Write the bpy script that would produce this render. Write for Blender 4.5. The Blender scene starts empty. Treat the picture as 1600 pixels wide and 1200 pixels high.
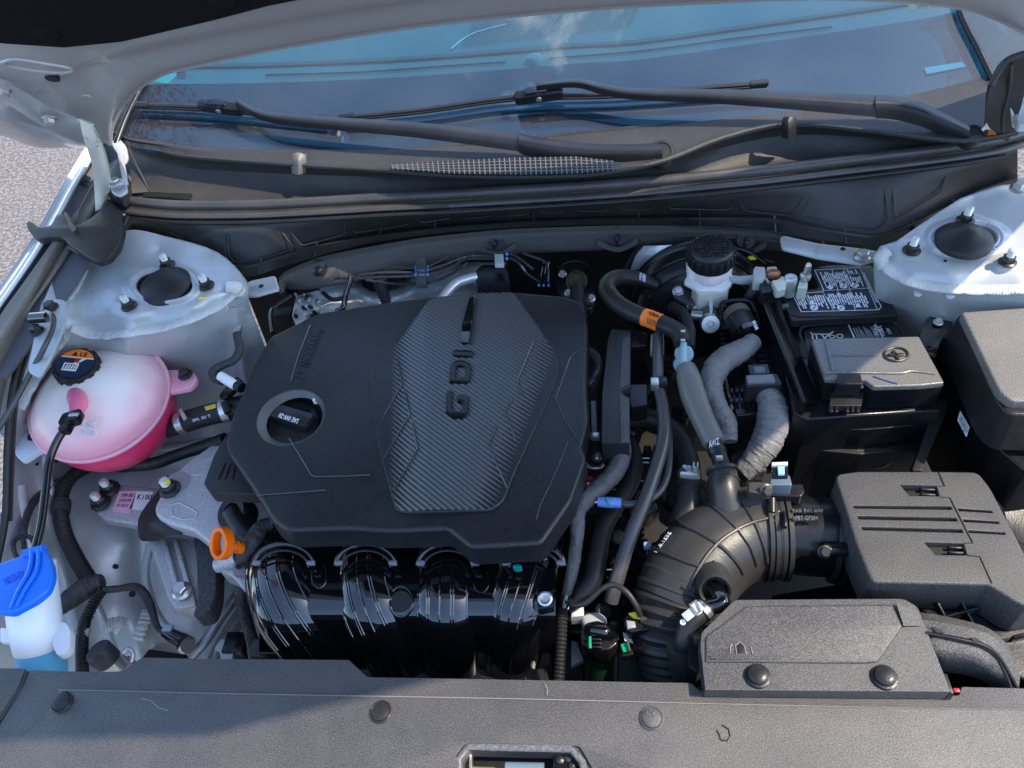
import bpy, bmesh, math, random
from mathutils import Vector, Matrix
from mathutils.geometry import tessellate_polygon
random.seed(7)
S = bpy.context.scene
COL = S.collection
V = Vector
# ------------------------------------------------------------------ camera
F = 1209.0
CAM = V((0, 0, 0.80))
_X = V((9455, 303, 1209)).normalized()
_Y = V((111.6, 1343, -1209)); _Y = (_Y - _X * _Y.dot(_X)).normalized()
_Z = _X.cross(_Y)
R3 = Matrix((_X, _Y, _Z))
cd = bpy.data.cameras.new("camera"); cd.sensor_width = 36; cd.lens = 36 * F / 1600
cd.clip_start = 0.02; cd.clip_end = 500
cam = bpy.data.objects.new("camera", cd); COL.objects.link(cam)
cam.matrix_world = Matrix.Translation(CAM) @ R3.to_4x4()
S.camera = cam
# ------------------------------------------------------------------ sky, sun, exposure
SUN_EL, SUN_AZ = math.radians(54), math.radians(-3)      # azimuth from +X towards +Y
w = bpy.data.worlds.new("World"); S.world = w; w.use_nodes = True
nt = w.node_tree; N = nt.nodes; L = nt.links; N.clear()
out = N.new("ShaderNodeOutputWorld"); bg = N.new("ShaderNodeBackground"); bg.inputs[1].default_value = 0.15
sky = N.new("ShaderNodeTexSky"); sky.sky_type = 'NISHITA'; sky.sun_disc = False
sky.sun_elevation = SUN_EL; sky.sun_rotation = math.pi / 2 - SUN_AZ
sky.air_density = 1.0; sky.dust_density = 0.6; sky.ozone_density = 1.2
tc = N.new("ShaderNodeTexCoord"); mp = N.new("ShaderNodeMapping"); mp.inputs['Location'].default_value = (1.35, 0.2, 0.4)
nz = N.new("ShaderNodeTexNoise"); nz.inputs['Scale'].default_value = 6; nz.inputs['Detail'].default_value = 9; nz.inputs['Roughness'].default_value = 0.62
nz.inputs['Distortion'].default_value = 0.4
cr = N.new("ShaderNodeValToRGB"); cr.color_ramp.elements[0].position = 0.66; cr.color_ramp.elements[1].position = 0.80
mx = N.new("ShaderNodeMix"); mx.data_type = 'RGBA'; mx.inputs['B'].default_value = (9, 9.2, 9.4, 1)
L.new(tc.outputs['Generated'], mp.inputs[0]); L.new(mp.outputs[0], nz.inputs['Vector']); 
sub_ = N.new("ShaderNodeVectorMath"); sub_.operation = 'DISTANCE'; sub_.inputs[1].default_value = (-.07, .27, .96); nrm0 = N.new("ShaderNodeVectorMath"); nrm0.operation = 'NORMALIZE'
L.new(tc.outputs['Generated'], nrm0.inputs[0]); L.new(nrm0.outputs[0], sub_.inputs[0])
mr = N.new("ShaderNodeMapRange"); mr.inputs['From Min'].default_value = 0.0; mr.inputs['From Max'].default_value = .17; mr.inputs['To Min'].default_value = .22; mr.inputs['To Max'].default_value = 0
L.new(sub_.outputs['Value'], mr.inputs['Value']); ad = N.new("ShaderNodeMath"); ad.operation = 'ADD'; L.new(nz.outputs['Fac'], ad.inputs[0]); L.new(mr.outputs[0], ad.inputs[1]); L.new(ad.outputs[0], cr.inputs[0])
L.new(cr.outputs[0], mx.inputs['Factor']); L.new(sky.outputs[0], mx.inputs['A']); L.new(mx.outputs['Result'], bg.inputs[0]); L.new(bg.outputs[0], out.inputs[0])
sl = bpy.data.lights.new("sun", 'SUN'); sl.energy = 2.1; sl.angle = math.radians(0.5); sl.color = (1.0, 0.86, 0.68)
sun = bpy.data.objects.new("sun", sl); COL.objects.link(sun)
sdir = V((math.cos(SUN_EL) * math.cos(SUN_AZ), math.cos(SUN_EL) * math.sin(SUN_AZ), math.sin(SUN_EL)))
sun.rotation_euler = sdir.to_track_quat('Z', 'Y').to_euler()
sun.location = sdir * 5
S.view_settings.view_transform = 'Standard'; S.view_settings.look = 'None'
S.view_settings.exposure = 1.72; S.view_settings.gamma = 1
S.render.engine = 'CYCLES'
S.cycles.max_bounces = 8; S.cycles.transparent_max_bounces = 12
# ------------------------------------------------------------------ pixel rays onto real heights and planes
def ray(u, v):
    return R3 @ V((u - 800, -(v - 600), -F))
def W(u, v, z):
    d = ray(u, v); return CAM + d * ((z - CAM.z) / d.z)
def onplane(u, v, p0, n):
    d = ray(u, v); return CAM + d * ((p0 - CAM).dot(n) / d.dot(n))
def m_px(p, px):
    """metres that PX pixels of the 1600 px photograph span at world point p"""
    dep = -(R3.transposed() @ (p - CAM)).z
    return px * dep / F
def P(q):
    return q.copy() if isinstance(q, Vector) else W(*q)
HT = math.radians(50); HP = V((0, 1.08, 0.215)); HN = V((0, math.sin(HT), math.cos(HT)))
def H(u, v, off=0): return onplane(u, v, HP - HN * off, HN)          # on the raised hood, off = towards the bay
GT = math.radians(27); GP = V((0, 1.045, 0.20)); GN = V((0, -math.sin(GT), math.cos(GT)))
def G(u, v, off=0): return onplane(u, v, GP + GN * off, GN)          # on the windscreen
# ------------------------------------------------------------------ materials
MATS = {}
def mat(name, col, rough=.5, metal=0., bump=0., bs=500., spec=.5, coat=0., trans=0., var=0., vs=14., speck=0., dust=0., sss=0., alpha=1., ior=1.45, bdist=.0006, waves=None):
    if name in MATS: return MATS[name]
    m = bpy.data.materials.new(name); m.use_nodes = True; nt = m.node_tree; N = nt.nodes; L = nt.links
    b = N['Principled BSDF']; c4 = tuple(col) + (1,)
    b.inputs['Base Color'].default_value = c4; b.inputs['Roughness'].default_value = rough; b.inputs['Metallic'].default_value = metal
    b.inputs['Specular IOR Level'].default_value = spec; b.inputs['Coat Weight'].default_value = coat; b.inputs['Coat Roughness'].default_value = .04
    b.inputs['Transmission Weight'].default_value = trans; b.inputs['Alpha'].default_value = alpha; b.inputs['IOR'].default_value = ior
    if sss:
        b.inputs['Subsurface Weight'].default_value = sss; b.inputs['Subsurface Radius'].default_value = (.02, .012, .012); b.inputs['Subsurface Scale'].default_value = 1
    tc = N.new("ShaderNodeTexCoord"); src = None
    def noise(scale, det=3, r=.6):
        n = N.new("ShaderNodeTexNoise"); n.inputs['Scale'].default_value = scale; n.inputs['Detail'].default_value = det; n.inputs['Roughness'].default_value = r
        L.new(tc.outputs['Object'], n.inputs['Vector']); return n
    def mixc(fac_socket, a, bcol):
        x = N.new("ShaderNodeMix"); x.data_type = 'RGBA'
        L.new(fac_socket, x.inputs['Factor'])
        if isinstance(a, tuple): x.inputs['A'].default_value = a
        else: L.new(a, x.inputs['A'])
        x.inputs['B'].default_value = bcol; return x.outputs['Result']
    def ramp(sock, p0, p1, v0=0, v1=1):
        r = N.new("ShaderNodeMapRange"); L.new(sock, r.inputs['Value']); r.inputs['From Min'].default_value = p0; r.inputs['From Max'].default_value = p1
        r.inputs['To Min'].default_value = v0; r.inputs['To Max'].default_value = v1; return r.outputs['Result']
    cur = c4
    if var:
        cur = mixc(ramp(noise(vs, 5).outputs['Fac'], .35, .7), cur, tuple(max(0, x * (1 - var)) for x in col) + (1,))
        L.new(ramp(noise(vs * 2.3, 6).outputs['Fac'], .3, .7, max(0, rough - .08), min(1, rough + .1)), b.inputs['Roughness'])
    if speck:
        cur = mixc(ramp(noise(bs * .8, 2, .7).outputs['Fac'], .42, .68, 0, 1), cur, tuple(min(1, x + speck) for x in col) + (1,))
    if dust:
        cur = mixc(ramp(noise(9, 8, .7).outputs['Fac'], .42, .8, 0, dust), cur, (.42, .38, .33, 1))
        if not speck: cur = mixc(ramp(noise(420, 2, .5).outputs['Fac'], .70, .76, 0, min(1, dust * 1.5)), cur, (.5, .47, .42, 1))
    if not isinstance(cur, tuple): L.new(cur, b.inputs['Base Color'])
    if bump:
        bp = N.new("ShaderNodeBump"); bp.inputs['Strength'].default_value = bump; bp.inputs['Distance'].default_value = bdist
        L.new(noise(bs, 2).outputs['Fac'], bp.inputs['Height']); last = bp
        if waves:
            n2 = noise(waves[0], 3); b2 = N.new("ShaderNodeBump"); b2.inputs['Strength'].default_value = waves[1]; b2.inputs['Distance'].default_value = .006
            L.new(n2.outputs['Fac'], b2.inputs['Height']); L.new(bp.outputs[0], b2.inputs['Normal']); last = b2
        L.new(last.outputs[0], b.inputs['Normal'])
    MATS[name] = m; return m
grain = mat("grained_black_plastic", (.024, .0235, .023), .46, bump=.8, bs=1100, speck=.10, dust=.05, spec=.55, bdist=.0004)
slamp = mat("grained_slam_plastic", (.026, .026, .028), .42, bump=.9, bs=1100, speck=.10, var=.3, vs=5, dust=.09, spec=.7, bdist=.0005)
lipm = mat("cover_lip_plastic", (.05, .05, .052), .22, bump=.2, bs=700, spec=1.)
coverp = mat("soft_black_cover_plastic", (.009, .0095, .012), .36, bump=.6, bs=700, speck=.015, var=.3, vs=8, spec=.6, bdist=.0006)
carbon = mat("ribbed_insert_plastic", (.068, .067, .066), .22, bump=.3, bs=900, spec=.9)
smooth_b = mat("smooth_black_plastic", (.010, .010, .012), .28, bump=.25, bs=300, var=.3)
satin = mat("satin_black_plastic", (.015, .015, .017), .34, bump=.4, bs=500, dust=.05)
gloss_b = mat("gloss_black_plastic", (.004, .004, .005), .05, spec=.7, coat=1.)
deepb = mat("dark_casting", (.008, .008, .009), .6, bump=.5, bs=120)
rubber = mat("black_rubber", (.013, .013, .014), .46, bump=.3, bs=350, dust=.04)
hosem = mat("satin_rubber_hose", (.060, .058, .056), .24, bump=.25, bs=350, spec=.6)
foamh = mat("grey_foam_sleeve", (.15, .147, .135), .32, bump=.35, bs=300, spec=.6)
tape = mat("grey_cloth_tape", (.10, .098, .097), .62, bump=.8, bs=200, waves=(45, .8), var=.25)
tapeD = mat("dark_cloth_tape", (.045, .045, .048), .55, bump=.8, bs=200, waves=(60, .9), var=.3)
felt = mat("felt_pad", (.085, .08, .076), .95, bump=.7, bs=700, spec=.15, speck=.03)
insul = mat("hood_insulation", (.012, .012, .014), .95, bump=1, bs=260, spec=.1)
paint = mat("silver_body_paint", (.50, .53, .545), .34, metal=.2, coat=.35, bump=.12, bs=60, var=.16, vs=14, dust=.22, bdist=.001, waves=(9, .05))
hoodp = mat("hood_inner_paint", (.46, .46, .46), .38, metal=.2, coat=.3, bump=.1, bs=40, dust=.10, bdist=.001)
sealer = mat("seam_sealer", (.60, .60, .58), .5, bump=.6, bs=140, waves=(55, .8), bdist=.0015)
alu = mat("cast_aluminium", (.50, .50, .51), .48, metal=.55, bump=1, bs=380, speck=.12, bdist=.0012, dust=.1)
aluS = mat("bright_aluminium", (.80, .81, .82), .42, metal=.5, bump=.4, bs=90, waves=(30, .6))
steel = mat("zinc_steel", (.62, .62, .60), .32, metal=.9, bump=.3, bs=300)
dsteel = mat("dark_steel", (.06, .058, .055), .38, metal=.7, bump=.4, bs=400)
stud = mat("stud_silver", (.68, .67, .62), .4, metal=.5, bump=.3, bs=500)
whitep = mat("white_plastic", (.90, .90, .88), .34, bump=.15, bs=200, sss=.05)
tankp = mat("translucent_tank_plastic", (.96, .74, .74), .30, bump=.3, bs=180, sss=.45, var=.06, vs=20)
gloss_b.node_tree.nodes['Principled BSDF'].inputs['Coat IOR'].default_value = 1.5
def gradient(m, z0, z1, low, high):
    nt = m.node_tree; N = nt.nodes; L = nt.links; tc = N.new("ShaderNodeTexCoord"); sx = N.new("ShaderNodeSeparateXYZ"); L.new(tc.outputs['Object'], sx.inputs[0])
    nz = N.new("ShaderNodeTexNoise"); nz.inputs['Scale'].default_value = 22; L.new(tc.outputs['Object'], nz.inputs['Vector'])
    ad = N.new("ShaderNodeMath"); ad.operation = 'MULTIPLY_ADD'; ad.inputs[1].default_value = .03; L.new(nz.outputs['Fac'], ad.inputs[0]); L.new(sx.outputs['Z'], ad.inputs[2])
    r = N.new("ShaderNodeMapRange"); r.inputs['From Min'].default_value = z0 + .015; r.inputs['From Max'].default_value = z1 + .015; L.new(ad.outputs[0], r.inputs['Value'])
    x = N.new("ShaderNodeMix"); x.data_type = 'RGBA'; x.inputs['A'].default_value = low; x.inputs['B'].default_value = high; L.new(r.outputs[0], x.inputs['Factor']); L.new(x.outputs['Result'], N['Principled BSDF'].inputs['Base Color'])
gradient(tankp, .034, .082, (1.0, .40, .48, 1), (.95, .84, .79, 1))
nipp = mat("pink_nipple_plastic", (1.0, .20, .36), .3, sss=.3)
coolp = mat("pink_coolant_plastic", (1.0, .05, .17), .28, bump=.1, bs=180, sss=.2, coat=.2)
washw = mat("washer_neck_plastic", (.80, .84, .86), .36, bump=.15, bs=200, sss=.3)
washb = mat("washer_fluid_plastic", (.12, .50, .80), .34, bump=.15, bs=200, sss=.3)
bluec = mat("blue_cap_plastic", (.008, .17, .78), .32, bump=.15, bs=200, coat=.1)
orange = mat("orange_plastic", (.95, .17, .005), .32, bump=.1, bs=200, coat=.2)
orlab = mat("orange_label", (.95, .22, .02), .5)
whlab = mat("white_label", (.80, .80, .80), .5)
ink = mat("black_ink", (.01, .01, .01), .5)
wink = mat("white_ink", (.72, .75, .80), .5)
redink = mat("red_ink", (.6, .02, .02), .5)
blueclip = mat("blue_clip", (.08, .32, .80), .4)
green = mat("green_lock", (.0, .30, .16), .4)
yellow = mat("yellow_mark", (.80, .66, .06), .5)
ltblue = mat("pale_blue_plastic", (.32, .47, .52), .4)
frit = mat("black_frit", (.01, .014, .03), .03, spec=1., dust=.01, coat=1.)
frit.node_tree.nodes['Principled BSDF'].inputs['Coat IOR'].default_value = 2.0
asph = mat("asphalt", (.115, .10, .097), .9, bump=1, bs=90, speck=.16, var=.25, vs=3, bdist=.004)
dashm = mat("dash_top", (.20, .23, .24), .6, bump=.5, bs=300)
leafm = mat("dry_leaf", (.50, .16, .03), .6, bump=.5, bs=200, waves=(80, .8))
cork = mat("tan_gasket", (.50, .30, .14), .8, bump=.8, bs=200)
pinkl = mat("pink_label", (.75, .45, .52), .5)
def glassmat():
    m = bpy.data.materials.new("windscreen_glass"); m.use_nodes = True; nt = m.node_tree; N = nt.nodes; L = nt.links; N.clear()
    o = N.new("ShaderNodeOutputMaterial"); fr = N.new("ShaderNodeFresnel"); fr.inputs[0].default_value = 1.78
    t = N.new("ShaderNodeBsdfTransparent"); t.inputs[0].default_value = (.42, .70, .78, 1)
    g = N.new("ShaderNodeBsdfGlossy"); g.inputs['Roughness'].default_value = 0.0
    x = N.new("ShaderNodeMixShader"); ge = N.new('ShaderNodeNewGeometry'); inv = N.new('ShaderNodeMath'); inv.operation = 'SUBTRACT'; inv.inputs[0].default_value = 1; L.new(ge.outputs['Backfacing'], inv.inputs[1]); mu = N.new('ShaderNodeMath'); mu.operation = 'MULTIPLY'; L.new(fr.outputs[0], mu.inputs[0]); L.new(inv.outputs[0], mu.inputs[1]); L.new(mu.outputs[0], x.inputs[0]); L.new(t.outputs[0], x.inputs[1]); L.new(g.outputs[0], x.inputs[2])
    d = N.new("ShaderNodeBsdfDiffuse"); d.inputs[0].default_value = (.6, .58, .55, 1)
    tc = N.new("ShaderNodeTexCoord"); n = N.new("ShaderNodeTexNoise"); n.inputs['Scale'].default_value = 800; n.inputs['Detail'].default_value = 1
    n2 = N.new("ShaderNodeTexNoise"); n2.inputs['Scale'].default_value = 5; n2.inputs['Detail'].default_value = 6
    L.new(tc.outputs['Object'], n.inputs['Vector']); L.new(tc.outputs['Object'], n2.inputs['Vector'])
    r = N.new("ShaderNodeMapRange"); r.inputs['From Min'].default_value = .72; r.inputs['From Max'].default_value = .80; r.inputs['To Max'].default_value = .25
    L.new(n.outputs['Fac'], r.inputs['Value'])
    r2 = N.new("ShaderNodeMapRange"); r2.inputs['From Min'].default_value = .3; r2.inputs['From Max'].default_value = .8; r2.inputs['To Min'].default_value = .01; r2.inputs['To Max'].default_value = .05
    L.new(n2.outputs['Fac'], r2.inputs['Value'])
    a = N.new("ShaderNodeMath"); a.operation = 'ADD'; L.new(r.outputs[0], a.inputs[0]); L.new(r2.outputs[0], a.inputs[1])
    y = N.new("ShaderNodeMixShader"); L.new(a.outputs[0], y.inputs[0]); L.new(x.outputs[0], y.inputs[1]); L.new(d.outputs[0], y.inputs[2])
    L.new(y.outputs[0], o.inputs[0]); return m
glass = glassmat()
# ------------------------------------------------------------------ object makers
LOC = {}
def props(o, label=None, cat=None, group=None, kind=None):
    if label: o['label'] = label
    if cat: o['category'] = cat
    if group: o['group'] = group
    if kind: o['kind'] = kind
    return o
def thing(name, label, cat, at, group=None):
    o = bpy.data.objects.new(name, None); o.empty_display_size = .02; COL.objects.link(o)
    p = P(at); o.location = p; LOC[o.name] = p.copy()
    return props(o, label, cat, group)
def mk(name, verts, faces, m, parent=None, smooth=True, ang=38, label=None, cat=None, group=None, kind=None):
    base = LOC[parent.name] if parent else V((0, 0, 0))
    if parent is None and verts:
        c = V((0, 0, 0))
        for q in verts: c += q
        base = c / len(verts)
    me = bpy.data.meshes.new(name); me.from_pydata([tuple(q - base) for q in verts], [], faces)
    me.materials.append(m)
    bm = bmesh.new(); bm.from_mesh(me); bmesh.ops.recalc_face_normals(bm, faces=bm.faces); bm.to_mesh(me); bm.free()
    if smooth:
        me.polygons.foreach_set('use_smooth', [True] * len(me.polygons)); me.set_sharp_from_angle(angle=math.radians(ang))
    o = bpy.data.objects.new(name, me); COL.objects.link(o)
    if parent: o.parent = parent
    else: o.location = base
    LOC[o.name] = base.copy()
    return props(o, label, cat, group, kind)
class B:
    """collects vertices and faces"""
    def __init__(s): s.v = []; s.f = []
    def add(s, v, f):
        n = len(s.v); s.v += v; s.f += [tuple(i + n for i in q) for q in f]; return s
    def mk(s, name, m, parent=None, **k): return mk(name, s.v, s.f, m, parent, **k)
def rnd(pts, r, n=4):
    """round the corners of a pixel outline"""
    out = []; k = len(pts)
    for i in range(k):
        a, b, c = pts[i - 1], pts[i], pts[(i + 1) % k]
        rr = b[2] if len(b) > 2 else r
        A, Bq, C = V(a[:2]), V(b[:2]), V(c[:2])
        d1 = min(rr, (A - Bq).length * .45); d2 = min(rr, (C - Bq).length * .45)
        if d1 < .3 or d2 < .3: out.append(tuple(Bq)); continue
        p = Bq + (A - Bq).normalized() * d1; q = Bq + (C - Bq).normalized() * d2
        for j in range(n + 1):
            t = j / n; out.append(tuple(p * (1 - t) ** 2 + Bq * 2 * t * (1 - t) + q * t * t))
    return out
def loopw(pts, z): return [P(q if isinstance(q, Vector) else ((q[0], q[1], q[2]) if len(q) > 2 else (q[0], q[1], z))) for q in pts]
def inset(loop, d, sgn):
    n = len(loop); out = []
    for i in range(n):
        a, b, c = loop[i - 1], loop[i], loop[(i + 1) % n]
        e1 = V((b.x - a.x, b.y - a.y)); e2 = V((c.x - b.x, c.y - b.y))
        if e1.length < 1e-7: e1 = e2
        if e2.length < 1e-7: e2 = e1
        e1 = e1.normalized(); e2 = e2.normalized()
        n1 = V((-e1.y, e1.x)); n2 = V((-e2.y, e2.x)); mm = n1 + n2
        if mm.length < 1e-4: mm = n1
        mm = mm.normalized(); k = min(2.0, 1 / max(.3, mm.dot(n1)))
        out.append(V((b.x + mm.x * d * k * sgn, b.y + mm.y * d * k * sgn, b.z)))
    return out
def area(loop): return sum(loop[i - 1].x * loop[i].y - loop[i].x * loop[i - 1].y for i in range(len(loop))) / 2
def simple(lp):
    n = len(lp)
    for i in range(n):
        a, b = lp[i], lp[(i + 1) % n]
        for j in range(i + 2, min(n, i + 14)):
            if (j + 1) % n == i: continue
            c, d = lp[j], lp[(j + 1) % n]
            o = lambda p, q, r: (q.x - p.x) * (r.y - p.y) - (q.y - p.y) * (r.x - p.x)
            if o(a, b, c) * o(a, b, d) < 0 and o(c, d, a) * o(c, d, b) < 0: return False
    return True
def prism_geo(pts, z, h, bev=.002, seg=3, holes=(), flare=0., hh=None):
    l_ = loopw(pts, z)
    if area(l_) < 0: l_.reverse()
    for _ in range(7):
        if simple(inset(l_, bev, 1)): break
        bev *= .7
    Bq = B(); tops = []
    for li, l0 in enumerate([pts] + list(holes)):
        lp = loopw(l0, z)
        if area(lp) < 0: lp.reverse()
        sgn = 1 if li == 0 else -1
        n = len(lp); rings = []
        for k in range(seg + 1):
            a = math.pi / 2 * k / seg
            bv = bev if li == 0 else min(bev, .0012)
            r = inset(lp, bv * (1 - math.sin(a)), sgn)
            rings.append([V((p.x, p.y, p.z - bv * (1 - math.cos(a)))) for p in r])
        hgt = h if li == 0 else (hh or h)
        last = inset(lp, -flare, 1) if li == 0 and flare else lp
        rings.append([V((p.x, p.y, p.z - hgt)) for p in last])
        base = len(Bq.v)
        for r in rings: Bq.v += r
        for k in range(len(rings) - 1):
            for i in range(n):
                j = (i + 1) % n
                Bq.f.append((base + k * n + i, base + k * n + j, base + (k + 1) * n + j, base + (k + 1) * n + i))
        tops.append((base, rings[0], n))
        if li == 0: bottom = (base + (len(rings) - 1) * n, n)
    idx = [b + i for b, r, n in tops for i in range(n)]
    if holes:
        from mathutils.geometry import delaunay_2d_cdt
        pts2 = [V((p.x, p.y)) for b, r, n in tops for p in r]; eds = []; o_ = 0
        for b, r, n in tops: eds += [(o_ + i, o_ + (i + 1) % n) for i in range(n)]; o_ += n
        vo, eo, fo, ov, oe, of = delaunay_2d_cdt(pts2, eds, [], 0, 1e-7, True)
        ins_ = [inpoly([(p.x, p.y) for p in r]) for b, r, n in tops]
        for t in fo:
            c_ = (vo[t[0]] + vo[t[1]] + vo[t[2]]) / 3
            if ins_[0](c_.x, c_.y) and not any(f(c_.x, c_.y) for f in ins_[1:]) and all(ov[i] for i in t): Bq.f.append(tuple(idx[ov[i][0]] for i in t))
    else:
        tri = tessellate_polygon([[V((p.x, p.y, 0)) for p in tops[0][1]]])
        Bq.f += [tuple(idx[i] for i in t) for t in tri]; Bq.f += [tuple(bottom[0] + i for i in t) for t in tri]
    return Bq
def prism(name, pts, z, h, m, parent=None, bev=.002, seg=3, holes=(), flare=0., hh=None, **k):
    return prism_geo(pts, z, h, bev, seg, holes, flare, hh).mk(name, m, parent, **k)
def spline(pts, per=8, closed=False):
    n = len(pts); out = []
    rng = n if closed else n - 1
    for i in range(rng):
        if closed: a, b, c, d = pts[i - 1], pts[i], pts[(i + 1) % n], pts[(i + 2) % n]
        else: a, b, c, d = pts[max(0, i - 1)], pts[i], pts[i + 1], pts[min(n - 1, i + 2)]
        for j in range(per):
            t = j / per
            out.append(.5 * ((2 * b) + (c - a) * t + (2 * a - 5 * b + 4 * c - d) * t * t + (3 * b - a - 3 * c + d) * t ** 3))
    if not closed: out.append(pts[-1])
    return out
def lerpr(rads, t):
    if not isinstance(rads, (list, tuple)): return rads
    x = t * (len(rads) - 1); i = min(int(x), len(rads) - 2); return rads[i] + (rads[i + 1] - rads[i]) * (x - i)
def frames(pts, up=None):
    n = len(pts); fr = []; prev = None
    for i in range(n):
        T = (pts[min(i + 1, n - 1)] - pts[max(i - 1, 0)])
        T = T.normalized() if T.length > 1e-9 else V((0, 1, 0))
        if up is not None: Nn = up - T * up.dot(T)
        elif prev is None:
            a = V((0, 0, 1)) if abs(T.z) < .9 else V((1, 0, 0)); Nn = a - T * a.dot(T)
        else: Nn = prev - T * prev.dot(T)
        Nn.normalize(); prev = Nn; fr.append((pts[i], T, Nn, T.cross(Nn)))
    return fr
def tube_geo(pts, rad, res=12, per=8, px=True, ribs=None, cap=True, smooth=True, up=None, flat=1., rib_rng=(0, 1), wob=0., spiral=None):
    q = [P(p) for p in pts]
    if px:
        mid = q[len(q) // 2]; s = m_px(mid, 1.0)
        rad = [r * s for r in rad] if isinstance(rad, (list, tuple)) else rad * s
    path = spline(q, per) if smooth and len(q) > 2 else q
    if ribs or wob or spiral:                                    # resample evenly
        Ls = [0]
        for i in range(1, len(path)): Ls.append(Ls[-1] + (path[i] - path[i - 1]).length)
        pitch = ribs[0] if ribs else .012
        step = pitch / (6 if ribs else 4) if not spiral else spiral[0] / 8; cnt = max(4, int(Ls[-1] / step)); new = []; j = 0
        for i in range(cnt + 1):
            L0 = Ls[-1] * i / cnt
            while j < len(Ls) - 2 and Ls[j + 1] < L0: j += 1
            t = (L0 - Ls[j]) / max(1e-9, Ls[j + 1] - Ls[j]); new.append(path[j].lerp(path[j + 1], min(1, t)))
        path = new; total = Ls[-1]
    fr = frames(path, up); g = B(); n = len(fr)
    for i, (c, T, Nn, Bn) in enumerate(fr):
        t = i / (n - 1); r = lerpr(rad, t)
        if ribs and rib_rng[0] <= t <= rib_rng[1]:
            r = r + ribs[1] * (.5 + .5 * math.cos(2 * math.pi * t * total / ribs[0])) - ribs[1] * .5
        if wob: r = r * (1 + wob * (random.random() - .5))
        for k in range(res):
            a = 2 * math.pi * k / res
            rr = r * (1 + (wob * .6 * (random.random() - .5) if wob else 0))
            if spiral:
                ph = (t * total / spiral[0] + k / res + .13 * math.sin(t * 37)) % 1.0; rr = rr + spiral[1] * (ph - .5) + spiral[1] * .35 * math.sin(a * 3 + t * 30)
            g.v.append(c + Nn * (math.cos(a) * rr * flat) + Bn * (math.sin(a) * rr))
    for i in range(n - 1):
        for k in range(res):
            j = (k + 1) % res; g.f.append((i * res + k, i * res + j, (i + 1) * res + j, (i + 1) * res + k))
    if cap:
        g.f.append(tuple(range(res))[::-1]); g.f.append(tuple((n - 1) * res + k for k in range(res)))
    return g
def tube(name, pts, rad, m, parent=None, res=12, per=8, px=True, ribs=None, cap=True, smooth=True, up=None, flat=1., rib_rng=(0, 1), wob=0., spiral=None, **k):
    if m in (tape, tapeD, MATS.get('pale_cloth_tape')) and not ribs: spiral = (.013, min(.0018, m_px(P(pts[0]), max(rad) if isinstance(rad, (list, tuple)) else rad) * .055)); res = max(res, 18); wob = min(wob, .05); k.setdefault('ang', 22)
    return tube_geo(pts, rad, res, per, px, ribs, cap, smooth, up, flat, rib_rng, wob, spiral).mk(name, m, parent, **k)
def lathe_geo(c, axis, prof, n=28):
    axis = axis.normalized(); a = V((1, 0, 0)) if abs(axis.x) < .8 else V((0, 1, 0))
    X = (a - axis * a.dot(axis)).normalized(); Y = axis.cross(X); g = B()
    for r, h in prof:
        for k in range(n):
            t = 2 * math.pi * k / n; g.v.append(c + axis * h + X * (math.cos(t) * r) + Y * (math.sin(t) * r))
    for i in range(len(prof) - 1):
        for k in range(n):
            j = (k + 1) % n; g.f.append((i * n + k, i * n + j, (i + 1) * n + j, (i + 1) * n + k))
    g.f.append(tuple(range(n))[::-1]); g.f.append(tuple((len(prof) - 1) * n + k for k in range(n)))
    return g
UP = V((0, 0, 1))
def lathe(name, c, axis, prof, m, parent=None, n=28, **k): return lathe_geo(P(c), axis, prof, n).mk(name, m, parent, **k)
def sheet(name, rows, m, parent=None, per=4, thick=.002, **k):
    """rows of control points (same count each), smoothly interpolated, given thickness"""
    rows = [spline([P(q) for q in r], per) for r in rows]
    cols = [spline([r[i] for r in rows], per) for i in range(len(rows[0]))]
    nc = len(cols); nr = len(cols[0]); g = B()
    top = [[cols[c][r] for c in range(nc)] for r in range(nr)]
    def nrm(r, c):
        a = top[r][min(c + 1, nc - 1)] - top[r][max(c - 1, 0)]; b = top[min(r + 1, nr - 1)][c] - top[max(r - 1, 0)][c]
        x = a.cross(b)
        if x.length < 1e-12: return UP
        x.normalize(); return x if x.dot(CAM - top[r][c]) > 0 else -x
    for r in range(nr): g.v += top[r]
    off = nr * nc
    for r in range(nr): g.v += [top[r][c] - nrm(r, c) * thick for c in range(nc)]
    for r in range(nr - 1):
        for c in range(nc - 1):
            i = r * nc + c; g.f.append((i, i + 1, i + nc + 1, i + nc)); g.f.append((off + i, off + i + nc, off + i + nc + 1, off + i + 1))
    for c in range(nc - 1):
        g.f.append((c, off + c, off + c + 1, c + 1)); i = (nr - 1) * nc + c; g.f.append((i, i + 1, off + i + 1, off + i))
    for r in range(nr - 1):
        i = r * nc; g.f.append((i, i + nc, off + i + nc, off + i)); i = r * nc + nc - 1; g.f.append((i, off + i, off + i + nc, i + nc))
    return g.mk(name, m, parent, **k)
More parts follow.
